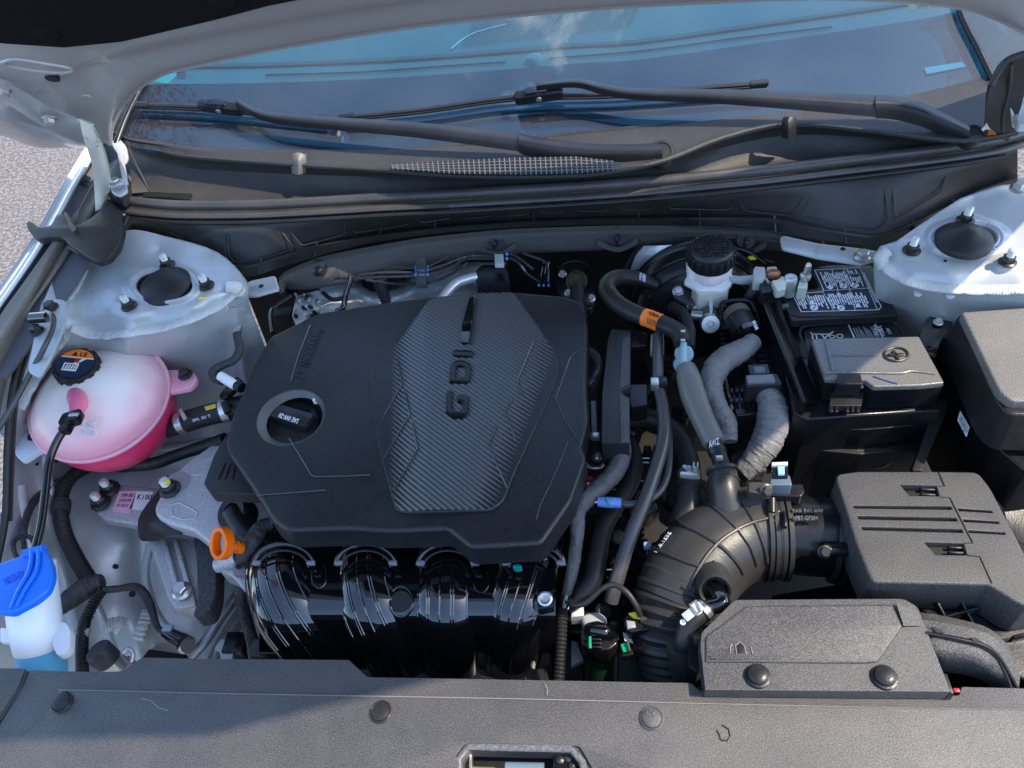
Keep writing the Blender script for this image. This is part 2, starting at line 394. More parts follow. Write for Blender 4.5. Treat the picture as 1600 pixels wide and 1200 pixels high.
def box_geo(c, X, Y, Z, sx, sy, sz, bev=0.):
    g = B(); b = min(bev, sx * .45, sy * .45, sz * .45)
    if b <= 0:
        for k in (-1, 1):
            for j in (-1, 1):
                for i in (-1, 1): g.v.append(c + X * (i * sx / 2) + Y * (j * sy / 2) + Z * (k * sz / 2))
        g.f = [(0, 2, 3, 1), (4, 5, 7, 6), (0, 1, 5, 4), (2, 6, 7, 3), (0, 4, 6, 2), (1, 3, 7, 5)]; return g
    bm = bmesh.new(); bmesh.ops.create_cube(bm, size=1)
    for q in bm.verts: q.co = V((q.co.x * sx, q.co.y * sy, q.co.z * sz))
    bmesh.ops.bevel(bm, geom=bm.edges[:] , offset=b, segments=2, affect='EDGES', profile=.5)
    bm.verts.index_update()
    g.v = [c + X * q.co.x + Y * q.co.y + Z * q.co.z for q in bm.verts]; g.f = [tuple(q.index for q in f.verts) for f in bm.faces]; bm.free(); return g
EX, EY, EZ = V((1, 0, 0)), V((0, 1, 0)), V((0, 0, 1))
def box(name, c, size, m, parent=None, X=EX, Y=EY, Z=EZ, bev=.0015, **k):
    return box_geo(P(c), X, Y, Z, *size, bev).mk(name, m, parent, **k)
def beam_geo(a, b, wd, ht, bev=.001, up=EZ):
    a, b = P(a), P(b); X = (b - a); L0 = X.length; X.normalize(); Y = up.cross(X).normalized(); Z = X.cross(Y)
    return box_geo((a + b) / 2, X, Y, Z, L0, wd, ht, bev)
def beam(name, a, b, wd, ht, m, parent=None, bev=.001, up=EZ, **k): return beam_geo(a, b, wd, ht, bev, up).mk(name, m, parent, **k)
def hexa(c, axis, r, h): return lathe_geo(c, axis, [(r, 0), (r, h * .85), (r * .86, h)], 6)
def bolt(name, at, rpx, m, parent=None, studh=0., axis=UP, m2=None, **k):
    c = P(at); r = m_px(c, rpx); g = lathe_geo(c, axis, [(r * 1.05, 0), (r * 1.05, r * .14), (r * .78, r * .3)], 20)
    h = hexa(c + axis * r * .25, axis, r * .78, r * .7); g.add(h.v, h.f)
    o = g.mk(name, m, parent, ang=25, **k)
    if studh: 
        prof = []; n = 7
        for i in range(n):
            prof += [(r * .40, r * .9 + studh * i / n), (r * .46, r * .9 + studh * (i + .5) / n)]
        prof += [(r * .40, r * .9 + studh), (r * .3, r * .95 + studh)]
        lathe("threaded_stud", c, axis, prof, m2 or stud, o, 12)
    return o
def fin(fr3, s, m, parent, name="lettering", ext=.0004, bold=0., **k):
    """text fitted between bottom-left O, bottom-right X and top-left Y"""
    O, X, Y = [P(q) for q in fr3]
    cu = bpy.data.curves.new("t", 'FONT'); cu.body = s; cu.extrude = .02; cu.offset = bold; cu.space_character = 1.05; cu.resolution_u = 2
    ob = bpy.data.objects.new("t", cu); COL.objects.link(ob); dg = bpy.context.evaluated_depsgraph_get()
    me = bpy.data.meshes.new_from_object(ob.evaluated_get(dg)); vs = [q.co.copy() for q in me.vertices]; fs = [tuple(p.vertices) for p in me.polygons]
    bpy.data.objects.remove(ob); bpy.data.curves.remove(cu); bpy.data.meshes.remove(me)
    x0 = min(q.x for q in vs); x1 = max(q.x for q in vs); y0 = min(q.y for q in vs); y1 = max(q.y for q in vs)
    nn = (X - O).cross(Y - O).normalized()
    if nn.dot(CAM - O) < 0: nn = -nn
    vv = [O + (X - O) * ((q.x - x0) / (x1 - x0)) + (Y - O) * ((q.y - y0) / (y1 - y0)) + nn * (ext if q.z > 0 else -.0003) for q in vs]
    return mk(name, vv, fs, m, parent, smooth=False, **k)
def patch_geo(pts, ext=.0005):
    """thin label on the plane of its own points"""
    q = [P(p) for p in pts]; n = (q[1] - q[0]).cross(q[2] - q[0]).normalized()
    if n.dot(CAM - q[0]) < 0: n = -n
    k = len(q); g = B(); g.v = [p + n * ext for p in q] + [p - n * .0004 for p in q]
    g.f = [tuple(range(k)), tuple(range(k, 2 * k))[::-1]] + [(i, (i + 1) % k, k + (i + 1) % k, k + i) for i in range(k)]; return g
def patch(name, pts, m, parent, ext=.0005, **k): return patch_geo(pts, ext).mk(name, m, parent, smooth=False, **k)
def line(name, pts, wpx, m, parent, z=None, **k):
    return tube(name, [(p[0], p[1], z) if z is not None and len(p) == 2 else p for p in pts], wpx, m, parent, res=6, smooth=False, **k)
def clip(poly, a, n):
    """keep the part of a flat polygon where (p-a).n >= 0"""
    out = []
    for i in range(len(poly)):
        p, q = poly[i - 1], poly[i]; dp, dq = (p - a).dot(n), (q - a).dot(n)
        if (dp >= 0) != (dq >= 0): out.append(p.lerp(q, dp / (dp - dq)))
        if dq >= 0: out.append(q.copy())
    return out
def interp(tab, x):
    if x <= tab[0][0]: return tab[0][1]
    for (a, b), (c, d) in zip(tab, tab[1:]):
        if x <= c: return b + (d - b) * (x - a) / (c - a)
    return tab[-1][1]
def rbf(ctrl):
    import numpy as np
    A = np.array([(c[0] / 100, c[1] / 100) for c in ctrl]); z = np.array([c[2] for c in ctrl]); n = len(A)
    d = np.sqrt(((A[:, None] - A[None]) ** 2).sum(2)); K = d
    Pm = np.c_[np.ones(n), A]; M = np.block([[K + 0.02 * np.eye(n) * 0, Pm], [Pm.T, np.zeros((3, 3))]])
    s = np.linalg.lstsq(M, np.r_[z, 0, 0, 0], rcond=None)[0]
    def f(u, v):
        r = np.sqrt((A[:, 0] - u / 100) ** 2 + (A[:, 1] - v / 100) ** 2)
        return float(r @ s[:n] + s[n] + s[n + 1] * u / 100 + s[n + 2] * v / 100)
    return f
def hfield(name, zf, box4, step, m, parent, inside, thick=.0015, edge=None, cut=(), **k):
    cuts = [inpoly(q) for q in cut]
    u0, v0, u1, v1 = box4; nu = int((u1 - u0) / step) + 1; nv = int((v1 - v0) / step) + 1; g = B(); ids = {}
    def vid(i, j):
        if (i, j) not in ids:
            u, v = u0 + i * step, v0 + j * step; ids[(i, j)] = len(g.v); g.v.append(W(u, v, zf(u, v)))
        return ids[(i, j)]
    for i in range(nu - 1):
        for j in range(nv - 1):
            if inside(u0 + (i + .5) * step, v0 + (j + .5) * step) and not any(f(u0 + (i + .5) * step, v0 + (j + .5) * step) for f in cuts): g.f.append((vid(i, j), vid(i + 1, j), vid(i + 1, j + 1), vid(i, j + 1)))
    if edge:
        from collections import Counter
        ec_ = Counter()
        for f in g.f:
            for i in range(4): ec_[tuple(sorted((f[i], f[(i + 1) % 4])))] += 1
        rim_ = {v for e, c in ec_.items() if c == 1 for v in e}; inv = {n: ij for ij, n in ids.items()}
        for n in rim_:
            p = V((u0 + inv[n][0] * step, v0 + inv[n][1] * step)); best = None
            for a, b in [(V(pl[i - 1][:2]), V(pl[i][:2])) for pl in [edge] + list(cut) for i in range(len(pl))]:
                d = b - a; t = max(0, min(1, (p - a).dot(d) / d.dot(d))); q = a + d * t
                if best is None or (q - p).length < (best - p).length: best = q
            if (best - p).length < step * 1.6: g.v[n] = W(best.x, best.y, zf(best.x, best.y))
    o = g.mk(name, m, parent, ang=60, **k); md = o.modifiers.new("thick", 'SOLIDIFY'); md.thickness = thick; md.offset = -1; return o
def inpoly(poly):
    def f(u, v):
        c = False
        for i in range(len(poly)):
            (x1, y1), (x2, y2) = poly[i - 1][:2], poly[i][:2]
            if (y1 > v) != (y2 > v) and u < (x2 - x1) * (v - y1) / (y2 - y1) + x1: c = not c
        return c
    return f

def sub_path(pts, t0, t1, n=8):
    q = spline([P(p) for p in pts], 10); out = []
    for i in range(n + 1):
        x = (t0 + (t1 - t0) * i / n) * (len(q) - 1); j = min(int(x), len(q) - 2); out.append(q[j].lerp(q[j + 1], x - j))
    return out
# ================================================================== SETTING
g = B(); s = 60
g.v = [V((-s, -s, -.9)), V((s, -s, -.9)), V((s, s, -.9)), V((-s, s, -.9))]; g.f = [(0, 1, 2, 3)]
g.mk("ground", asph, kind='structure', smooth=False)

# ================================================================== HOOD (raised, hinged beside the windscreen)
hood = thing("hood", "open silver hood seen from below, with black insulation pad, above the windscreen", "car hood", H(800, 20))
edge = [(165, 224), (170, 192), (198, 147), (245, 116), (300, 101), (400, 79), (500, 61), (600, 45), (700, 32), (800, 21), (900, 12), (1000, 5), (1100, 0), (1250, -6), (1400, -3), (1510, 10), (1562, 27), (1610, 52), (1680, 95)]
r0 = [H(u, v, -.004) for u, v in edge]
r0b = [H(u, v, .012) for u, v in edge]
mid = [(40, 158), (75, 128), (120, 108), (180, 92), (240, 78), (400, 46), (500, 28), (600, 12), (700, -3), (800, -16), (900, -25), (1000, -32), (1100, -38), (1250, -45), (1400, -44), (1510, -36), (1562, -26), (1640, -8), (1740, 30)]
mid2 = [(u, v - 10) for u, v in mid]
pad = [(-120, 40), (-60, 52), (10, 60), (100, 66), (190, 57), (330, 24), (420, 0), (520, -20), (640, -40), (780, -60), (900, -75), (1000, -85), (1100, -92), (1250, -100), (1400, -100), (1510, -98), (1600, -90), (1700, -80), (1800, -60)]
far = [(u * 1.0, v - 130) for u, v in pad]
sheet("inner_panel", [r0, r0b, [H(u, v + 2, .014) for u, v in mid], [H(u, v, .022) for u, v in mid2], [H(u, v, .024) for u, v in pad], [H(u, v, .026) for u, v in far]], hoodp, hood, per=5, thick=.003)
# outer part and the rest of the hood up to its nose, lengthened to cast more shade, beyond the frame
def HWp(x, t, off=0): return HP + EX * x + V((0, -math.cos(HT), math.sin(HT))) * t - HN * off
oc = [q.copy() for q in r0] + [HWp(.66, .10), HWp(.76, .16), HWp(.80, .30), HWp(.80, .55), HWp(.74, 1.24), HWp(.5, 1.38), HWp(0, 1.42), HWp(-.5, 1.38), HWp(-.74, 1.24), HWp(-.80, .55), HWp(-.79, .30), HWp(-.73, .16)]
def slab(name, pts, th, m, parent, n, **k):
    g = B(); k_ = len(pts); g.v = [p for p in pts] + [p + n * th for p in pts]
    g.f = [tuple(range(k_)), tuple(range(k_, 2 * k_))[::-1]] + [(i, (i + 1) % k_, k_ + (i + 1) % k_, k_ + i) for i in range(k_)]
    return g.mk(name, m, parent, **k)
slab("outer_skin", [p + HN * .006 for p in oc], .012, hoodp, hood, HN)
padout = [H(u, v, .028) for u, v in pad] + [HWp(.66, .55, .028), HWp(.62, .85, .028), HWp(.3, .95, .028), HWp(-.3, .95, .028), HWp(-.62, .85, .028), HWp(-.68, .55, .028)]
slab("insulation_pad", padout, -.006, insul, hood, HN)
# the band of inner panel round the pad, up to the nose
slab("inner_rim", [H(u, v - 100, .010) for u, v in pad] + [HWp(.78, .55, .016), HWp(.72, .9, .016), HWp(.4, 1.0, .016), HWp(-.4, 1.0, .016), HWp(-.72, .9, .016), HWp(-.78, .6, .016)], .006, hoodp, hood, HN)
for (u, v) in ((72, 53), (347, 3)):
    c = H(u, v, .034); lathe("pad_clip", c, -HN, [(.0, -.002), (.0145, -.002), (.0145, .001), (.012, .003), (.004, .0036)], insul, hood, 24)
# pressed bead, hole, dimple, side flange
tube("pressed_bead", [H(3, 97, .0245), H(25, 92, .0245), (H(70, 99, .0235)), H(112, 107, .0215), H(100, 113, .0215), H(55, 110, .0235), H(15, 103, .0245), H(3, 97, .0245)], 3.2, hoodp, hood, res=8)
lathe("drain_hole", H(82, 123, .0225), -HN, [(.0001, -.004), (.0085, -.004), (.0085, .0006), (.007, .0008)], ink, hood, 24)
lathe("pressed_dimple", H(136, 152, .0135), -HN, [(.001, -.004), (.009, -.004), (.0075, .001), (.003, .0015)], hoodp, hood, 24)
sheet("side_flange", [[H(-60, 150, .01), H(0, 150, .012), H(60, 172, .012), H(128, 190, .012), H(168, 222, .008)],
                      [H(-60, 185, .03), H(0, 182, .034), H(60, 200, .03), H(115, 212, .026), H(160, 226, .012)],
                      [H(-60, 205, .02), H(0, 206, .024), H(55, 226, .022), H(110, 229, .018), H(150, 230, .010)],
                      [H(-60, 210, -.004), H(0, 212, -.004), H(55, 230, -.004), H(108, 231, -.004), H(150, 231, .0)]], hoodp, hood, per=5, thick=.002)
# hinge arm on the left, held by two bolts
arm = thing("hood_support", "cream painted hood hinge arm at the left corner, two bolts holding it to the hood", "hinge", H(100, 200, .03))
sheet("hinge_plate", [[H(-20, 122, .030), H(12, 130, .032), H(50, 150, .032), H(90, 175, .034), H(128, 187, .034)],
                      [H(-20, 160, .040), H(12, 152, .040), H(50, 172, .042), H(90, 198, .042), H(127, 196, .040)],
                      [H(-20, 150, .036), H(10, 162, .040), H(50, 187, .044), H(95, 212, .044), H(127, 222, .040)]], paint, arm, per=4, thick=.003)
for (u, v) in ((6, 140), (77, 184)): bolt("hinge_bolt", H(u, v, .043), 11, steel, arm, axis=-HN)
sheet("hinge_strap", [[W(124, 186, .36), W(130, 215, .33), W(142, 250, .27), W(147, 290, .21), W(149, 330, .17)],
                      [W(142, 195, .36), W(150, 220, .33), W(156, 252, .27), W(159, 290, .21), W(160, 325, .17)],
                      [W(142, 200, .352), W(158, 228, .322), W(168, 262, .262), W(172, 295, .20), W(166, 318, .165)]], mat("hinge_paint", (.72, .70, .60), .42, coat=.2, bump=.1, bs=60, dust=.05), arm, per=4, thick=.003)
for (u, v, r) in ((136, 212, 6), (151, 226, 4)): lathe("rivet", W(u, v, .333), V((.2, -.75, .6)), [(.0001, -.003), (m_px(W(u, v, .33), r), 0), (m_px(W(u, v, .33), r) * .7, .002)], hoodp, arm, 16)
prism("hinge_base_or_gap", rnd([(164, 300), (176, 262), (186, 250), (196, 270), (197, 298), (185, 308)], 5), .19, .02, ink, arm)  # flat black patch painted for the shade in the hinge gaps
prism("bolt_plate", rnd([(170, 284), (180, 276), (196, 280), (199, 298), (186, 306), (174, 300)], 4), .212, .004, hoodp, arm)
bolt("pivot_bolt", (182, 289, .218), 11, steel, arm)
beam("link", (188, 240, .25), (197, 290, .215), .007, .005, hoodp, arm)
prism("link_plate", rnd([(172, 222), (186, 216), (197, 228), (200, 246), (193, 256), (184, 240)], 4), .225, .004, hoodp, arm)

# ================================================================== FENDER (left) 
fen = thing("fender", "silver front fender edge with its dark inner channel, left of the engine bay", "fender", (60, 350, .16))
outer = [(-90, 590), (-40, 522), (0, 468), (45, 403), (80, 345), (110, 290), (140, 240), (158, 205)]
def offs(line_, du): return [(u + du * (1 if u < 0 else 1), v) for u, v in line_]
zf_ = [.15, .155, .16, .165, .17, .175, .18, .185]
def strip(name, d0, d1, z0, z1, m, th=.004):
    a = [W(u + d0, v, z + z0) for (u, v), z in zip(outer, zf_)]; b = [W(u + d1, v, z + z1) for (u, v), z in zip(outer, zf_)]
    mdl = [(x + y) / 2 for x, y in zip(a, b)]
    sheet(name, [a, mdl, b], m, fen, per=4, thick=th)
a1 = [W(u - 4, v, z - .02) for (u, v), z in zip(outer, zf_)]
a0 = [q + V((.02, 0, -.28)) for q in a1]; a2 = [W(u, v, z) for (u, v), z in zip(outer, zf_)]; a3 = [W(u + 9, v, z) for (u, v), z in zip(outer, zf_)]; a4 = [W(u + 13, v, z - .012) for (u, v), z in zip(outer, zf_)]
fpaint = mat("fender_paint", (.74, .75, .74), .22, metal=.1, coat=.8, bump=.05, bs=30)
a05 = [q + V((.001, 0, -.02)) for q in a1]; sheet("outer_skin", [a0, a05, a1, a2, a3, a4], fpaint, fen, per=4, thick=.002)
chan = mat("channel_plastic", (.17, .15, .12), .55, bump=.7, bs=300, dust=.12)  # warm brown of sunlight put into the channel's base colour
a = [W(u + 18, v + 4, z - .012) for (u, v), z in zip(outer, zf_)]
strip("outer_channel", 12, 32, -.012, -.02, mat("channel_blue_grey", (.10, .105, .12), .45, bump=.6, bs=300, dust=.05))
strip("raised_lip", 34, 52, -.02, -.005, chan)
strip("channel_floor", 52, 100, -.012, -.016, mat("channel_blue_grey", (.06, .062, .068), .5))
inner = [(-60, 700), (-20, 640), (20, 560), (52, 470), (84, 395), (120, 340)]
b0 = [W(u, v, z) for (u, v), z in zip(((-70, 560), (-20, 522), (10, 478), (45, 430), (82, 378), (125, 322)), (.15, .155, .16, .165, .17, .175))]
b1 = [W(u, v, z) for (u, v), z in zip(((-70, 620), (-20, 570), (12, 520), (48, 460), (84, 392), (122, 340)), (.15, .153, .157, .162, .166, .17))]
b2 = [W(u, v, z) for (u, v), z in zip(((-60, 900), (-22, 800), (5, 620), (36, 532), (70, 465), (102, 392)), (-.05, .0, .10, .125, .135, .145))]
sheet("inner_wall", [b0, [(x + y) / 2 for x, y in zip(b0, b1)], b1, [(x + y) / 2 for x, y in zip(b1, b2)], b2], chan, fen, per=4, thick=.004)
seal0 = [(100, 388, .152), (70, 462, .142), (40, 535, .130), (20, 610, .108), (12, 700, .06), (8, 810, .0), (-10, 900, -.04)]
tube("rubber_edge", seal0, 5.5, rubber, fen, res=10)
tube("rubber_lip", [(u + 8, v + 4, z - .008) for u, v, z in seal0[:-1]], 3.2, rubber, fen, res=8)
lathe("screw_head", (132, 285, .163), UP, [(.0001, -.002), (.007, 0), (.006, .0015), (.003, .002)], satin, fen, 18)
# plastic end cover between fender and cowl
ec = [(39, 348), (47, 344), (62, 356), (82, 351), (87, 336), (101, 332), (112, 352), (125, 350), (150, 335), (172, 312), (190, 330), (192, 360), (185, 385), (170, 403), (152, 409), (132, 398), (108, 382), (98, 370), (80, 370), (60, 374), (45, 362)]
cor = thing("corner_cover", "brownish black plastic corner cover joining the left fender channel to the cowl", "plastic cover", (130, 370, .15))
prism("cover_panel", rnd(ec, 6, 3), .178, .010, mat("brown_black_plastic", (.016, .015, .015), .42, bump=.4, bs=300, dust=.05), cor, bev=.003)
tube("rubber_edge", [(110, 386, .17), (130, 398, .166), (152, 409, .162), (172, 402, .162), (186, 384, .165), (192, 358, .17), (200, 340, .172)], 4.2, rubber, cor, res=10)
prism("tab", [(99, 331), (104, 331), (114, 350), (108, 354)], .188, .01, chan, cor, bev=.001)

# ================================================================== LEFT INNER WING with strut tower
ctl = [(110, 410, .125), (160, 395, .13), (200, 430, .13), (255, 440, .13), (320, 420, .125), (360, 450, .112), (200, 485, .125), (300, 480, .12), (130, 480, .12),
       (110, 510, .112), (200, 514, .112), (290, 500, .106), (345, 475, .10), (385, 462, .09), (250, 390, .125), (330, 395, .12),
       (120, 540, .08), (200, 545, .075), (290, 530, .07), (350, 505, .065), (385, 490, .05),
       (100, 590, -.02), (160, 600, -.06), (220, 590, -.05), (300, 565, .0), (350, 545, .01), (390, 540, .0), (300, 610, -.08), (350, 600, -.07), (400, 600, -.08), (415, 560, -.05),
       (120, 650, -.12), (200, 660, -.14), (300, 650, -.13), (370, 650, -.14),
       (85, 470, .145), (60, 520, .13), (35, 590, .10), (45, 560, .10), (30, 650, .04), (60, 640, -.0), (25, 740, -.03), (50, 760, -.07), (15, 850, -.06), (50, 850, -.10),
       (120, 730, -.14), (200, 740, -.16), (300, 730, -.18), (400, 720, -.22), (100, 850, -.16), (200, 850, -.20), (280, 850, -.25), (400, 830, -.30),
       (120, 940, -.20), (200, 930, -.25), (300, 940, -.30), (60, 940, -.16), (100, 1060, -.25), (250, 1060, -.34), (400, 1000, -.38), (330, 1060, -.37), (0, 1060, -.18), (0, 950, -.12), (440, 900, -.36)]
ZL = rbf(ctl)
wing = thing("inner_wing", "pale silver inner wing and strut tower panel on the left side of the engine bay", "body panel", (200, 500, .1))
def ellp(cu, cv, a, b, n=40): return [(cu + a * math.cos(2 * math.pi * i / n), cv + b * math.sin(2 * math.pi * i / n)) for i in range(n)]
wpoly = [(104, 392), (150, 385), (200, 360), (260, 370), (340, 395), (385, 440), (388, 470), (405, 520), (430, 600), (430, 760), (460, 1080), (-20, 1080), (-25, 830), (10, 800), (14, 700), (22, 610), (42, 535), (72, 462)]
def ztow(u, v):
    z = ZL(u, v)
    d = math.hypot((u - 255) / 52, (v - 445) / 27)                 # raised lip round the strut opening
    if d < 1.6: z += .005 * math.exp(-((d - 1.0) / .16) ** 2)
    d2 = math.hypot((u - 330) / 26, (v - 455) / 20); 
    z += .004 * math.exp(-d2 * d2)
    d3 = math.hypot((u - 203) / 34, (v - 485) / 16); z += .004 * math.exp(-d3 ** 4)
    if v > 660:
        z += .006 * math.exp(-((v - 705 - (u - 200) * .05) / 12) ** 2) * (1 if u > 90 else 0)
        z -= .010 * math.exp(-(((u - 215) + (v - 850) * -.15) / 22) ** 2 - ((v - 900) / 90) ** 2)
        z += .009 * math.exp(-((u - 92 - (v - 850) * .22) / 14) ** 2)
        z += .012 * math.exp(-(((u - 215) / 30) ** 2 + ((v - 985) / 60) ** 2))
    if 300 < u: z += .010 * math.exp(-((u - 375 - (v - 540) * .12) / 10) ** 2) * (1 if 480 < v < 640 else 0)
    return z
wpoly = [tuple(q) for q in spline([V(q) for q in wpoly], 4, True)]
hfield("wing_panel", ztow, (-20, 360, 460, 1080), 2.6, paint, wing, inpoly(wpoly), edge=wpoly, cut=[ellp(257, 447, 47, 25)])
tube("rolled_lip", [W(u, v, ztow(u, v) + .001) for u, v in ellp(257, 447, 47, 25) + ellp(257, 447, 47, 25)[:1]], 3.2, paint, wing, res=8, smooth=False, cap=False)
prism("strut_well", ellp(257, 447, 54, 30), .105, .03, ink, wing)
def on(u, v, dz=0): return (u, v, ztow(u, v) + dz)
# seam sealer beads
def bead(pts, w_, parent, zf, m=sealer, name="seam_sealer_bead"):
    q = [V((u, v, 0)) for u, v in pts]; q = spline(q, 5); pl = [W(a.x, a.y, zf(a.x, a.y) + .002) for a in q]
    rs = [m_px(pl[0], w_) * (1 + .08 * math.sin(i * 1.7 + u0_) + .05 * math.sin(i * 4.1)) for i, u0_ in zip(range(24), [pts[0][0]] * 24)]
    return tube_geo(pl, rs, 16, 2, False, (.0034, .0005), True, True, UP, .42, (0, 1), 0.).mk(name, m, parent, ang=70)
bead([(112, 512), (150, 522), (200, 519), (250, 512), (300, 497), (340, 478), (372, 452)], 11, wing, ztow)
bead([(30, 640), (50, 600), (80, 560), (105, 525)], 11, wing, ztow)
bead([(104, 470), (118, 450), (130, 425), (135, 405)], 7, wing, ztow)
tube("sealer_blob", [on(352, 448, .004), on(368, 450, .006), on(378, 460, .002)], [9, 13, 9], sealer, wing, wob=.2)
for q in ([(62, 660), (76, 760), (104, 850), (150, 950), (182, 1030)], [(130, 700), (200, 706), (270, 700), (330, 688)], [(236, 850), (228, 900), (240, 950), (262, 985)], [(30, 760), (46, 860), (80, 960)]):
    tube("pressed_ridge", [V(p) for p in [tuple(W(a, b, ztow(a, b) - .002)) for a, b in q]], m_px(W(200, 800, -.2), 8), paint, wing, px=False, res=16)
for i in range(16):
    a, b = ((118 + i * 14, 470 - i * 1.0) if i < 8 else (70 + (i - 8) * 12, 690 + (i - 8) * 38)); lathe("spot_weld", W(a, b, ztow(a, b) + .0008), UP, [(.0001, 0), (.0035, 0), (.003, .0006), (.0002, .0001)], paint, wing, 12)
bead([(160, 978), (180, 975), (192, 980)], 14, wing, ztow); bead([(212, 1000), (218, 985), (228, 955)], 13, wing, ztow)
lathe("strut_cap", (255, 440, .143), V((.05, -.12, 1)), [(.0001, -.014), (.036, -.012), (.0365, -.007), (.033, -.004), (.029, -.001), (.020, .003), (.010, .0055), (.003, .006)], rubber, wing, 40)
for (u, v) in ((262, 415), (323, 447), (202, 479)): bolt("strut_nut", on(u, v, .003), 12, dsteel, wing, studh=.010)
patch("paint_mark", [on(310, 465, .004), on(326, 464, .004), on(326, 467, .004), on(310, 468, .004)], yellow, wing, .001)
# bracket with black clip that holds the hose
prism("bracket", rnd([(64, 470), (72, 466), (98, 467), (105, 474), (104, 495), (96, 520), (78, 560), (60, 590), (42, 580), (52, 530)], 8), .148, .004, paint, wing, bev=.0015)
for (u, v) in ((80, 481), (58, 518)): bolt("bracket_bolt", (u, v, .149), 11, dsteel, wing)
patch("hole", [on(55, 725, .003), on(60, 722, .003), on(60, 727, .003), on(56, 728, .003)], ink, wing)
for (u, v, r) in ((87, 719, 4), (180, 885, 5), (206, 928, 6)):
    lathe("drain_hole", on(u, v, .0035), V((0, -.4, 1)), [(.0001, -.003), (m_px(W(u, v, 0), r), -.003), (m_px(W(u, v, 0), r), .001), (m_px(W(u, v, 0), r) * .8, .0012)], ink, wing, 18)
prism("front_opening", [(205, 1010), (290, 1022), (285, 1060), (200, 1060)], -.30, .01, ink, wing)
# tower side clip and short harness with a white collar
sw = thing("sensor_harness", "short black taped cable with a white collar beside the left strut tower", "cable", (350, 560, .04))
tube("taped_cable", [(370, 522, .06), (374, 545, .055), (366, 562, .05), (345, 572, .045), (333, 580, .045), (335, 590, .04), (348, 596, .04)], 6.5, tapeD, sw, wob=.06)
tube("collar", [(345, 588, .044), (368, 602, .044)], 8, whitep, sw, res=16)
box("connector", (372, 516, .06), (.010, .012, .008), steel, sw, bev=.001)
tube("plug", [(366, 600, .042), (378, 606, .042)], 8.5, smooth_b, sw)

# ================================================================== HOSE and HOOD STAY on the left edge
ln = thing("washer_hose", "thin black hose running from the bracket clip down the left edge of the bay", "hose", (70, 500, .16))
tube("hose_line", [(72, 488, .168), (82, 494, .172), (82, 512, .168), (68, 545, .158), (40, 598, .13), (10, 650, .11), (-30, 712, .09)], 4.5, hosem, ln, res=10)
tube("clip_body", [(50, 497, .162), (76, 495, .166)], 9, gloss_b, ln, res=16)

# ================================================================== COOLANT TANK
tank = thing("coolant_tank", "round milky coolant tank half full of pink coolant, black cap with orange warning", "coolant tank", (162, 640, -.02))
tc_ = W(163, 632, .005); tr = m_px(tc_, 106)
def squash(g, c, k):
    for i, q in enumerate(g.v): g.v[i] = V((q.x, c.y + (q.y - c.y) * k[0], c.z + (q.z - c.z) * k[1]))
    return g
def ball(c, r, t0, t1, n=48, m_=20, ax=V((.10, -.20, 1))):
    pr = []
    for i in range(m_ + 1):
        t = t0 + (t1 - t0) * i / m_; pr.append((max(.0001, r * math.sin(t)), -r * math.cos(t)))
    return lathe_geo(c, ax, pr, n)
sp = ball(tc_, tr * .975, .02, math.pi * .54); squash(sp, tc_, (1, 1.05)).mk("lower_shell", coolp, tank, ang=80)
sp = ball(tc_, tr, math.pi * .56, math.pi - .02); squash(sp, tc_, (1, .66)).mk("upper_shell", tankp, tank, ang=80)
ax = V((.10, -.20, 1)).normalized(); hh = .0155
squash(lathe_geo(tc_ + ax * (-tr * math.cos(math.pi * .56)) * .7, ax, [(tr * .97, -.003), (tr * 1.012, -.003), (tr * 1.018, 0), (tr * 1.012, .003), (tr * .97, .003)], 64), tc_, (1, 1)).mk("weld_flange", tankp, tank, ang=80)
cc = W(118, 569, .082); cax = V((.22, -.10, 1)).normalized(); cr_ = m_px(cc, 33)
lathe("filler_neck", cc - cax * .03, cax, [(cr_ * .8, -.02), (cr_ * .8, .02)], tankp, tank, 28)
cap = lathe("filler_cap", cc, cax, [(.0001, -.016), (cr_ * .98, -.016), (cr_, -.004), (cr_ * .94, 0), (cr_ * .3, .0015), (.0002, .0015)], satin, tank, 40)
g = B()
Xc = (EX - cax * EX.dot(cax)).normalized(); Yc = cax.cross(Xc)
for k in range(12):
    t = 2 * math.pi * k / 12; d = Xc * math.cos(t) + Yc * math.sin(t); b_ = box_geo(cc - cax * .009 + d * cr_, d, cax.cross(d), cax, .004, .009, .012, .001); g.add(b_.v, b_.f)
g.mk("grip_ridge", satin, cap)
def cd_(a, r, e=.0022): return cc + Xc * (math.cos(a) * r) + Yc * (math.sin(a) * r) + cax * e
rr = cr_ * .84
g = B(); n = 40; g.v = [cd_(2 * math.pi * i / n, rr, .0020) for i in range(n)]; g.f = [tuple(range(n))]; g.mk("dark_blue_label", mat("navy_label", (.012, .03, .06), .35), cap, smooth=False)
def C2(x, y, e=.0026): return cc + Xc * (x * rr) + Yc * (y * rr) + cax * e
g = B(); a0_ = math.asin(.40); g.v = [cd_(a0_ + (math.pi - 2 * a0_) * i / 16, rr * .98, .0026) for i in range(17)]; g.f = [tuple(range(17))]; g.mk("orange_label", orlab, cap, smooth=False)
patch("white_rule", [C2(-.9, .36), C2(.9, .36), C2(.9, .40), C2(-.9, .40)], whlab, cap, .0005)
patch("warning_triangle", [C2(-.35, .50, .003), C2(-.05, .50, .003), C2(-.2, .80, .003)], ink, cap, .0004)
fin([C2(.08, .5, .003), C2(.45, .5, .003), C2(.08, .78, .003)], "LE", ink, cap, name="print")
g = B()
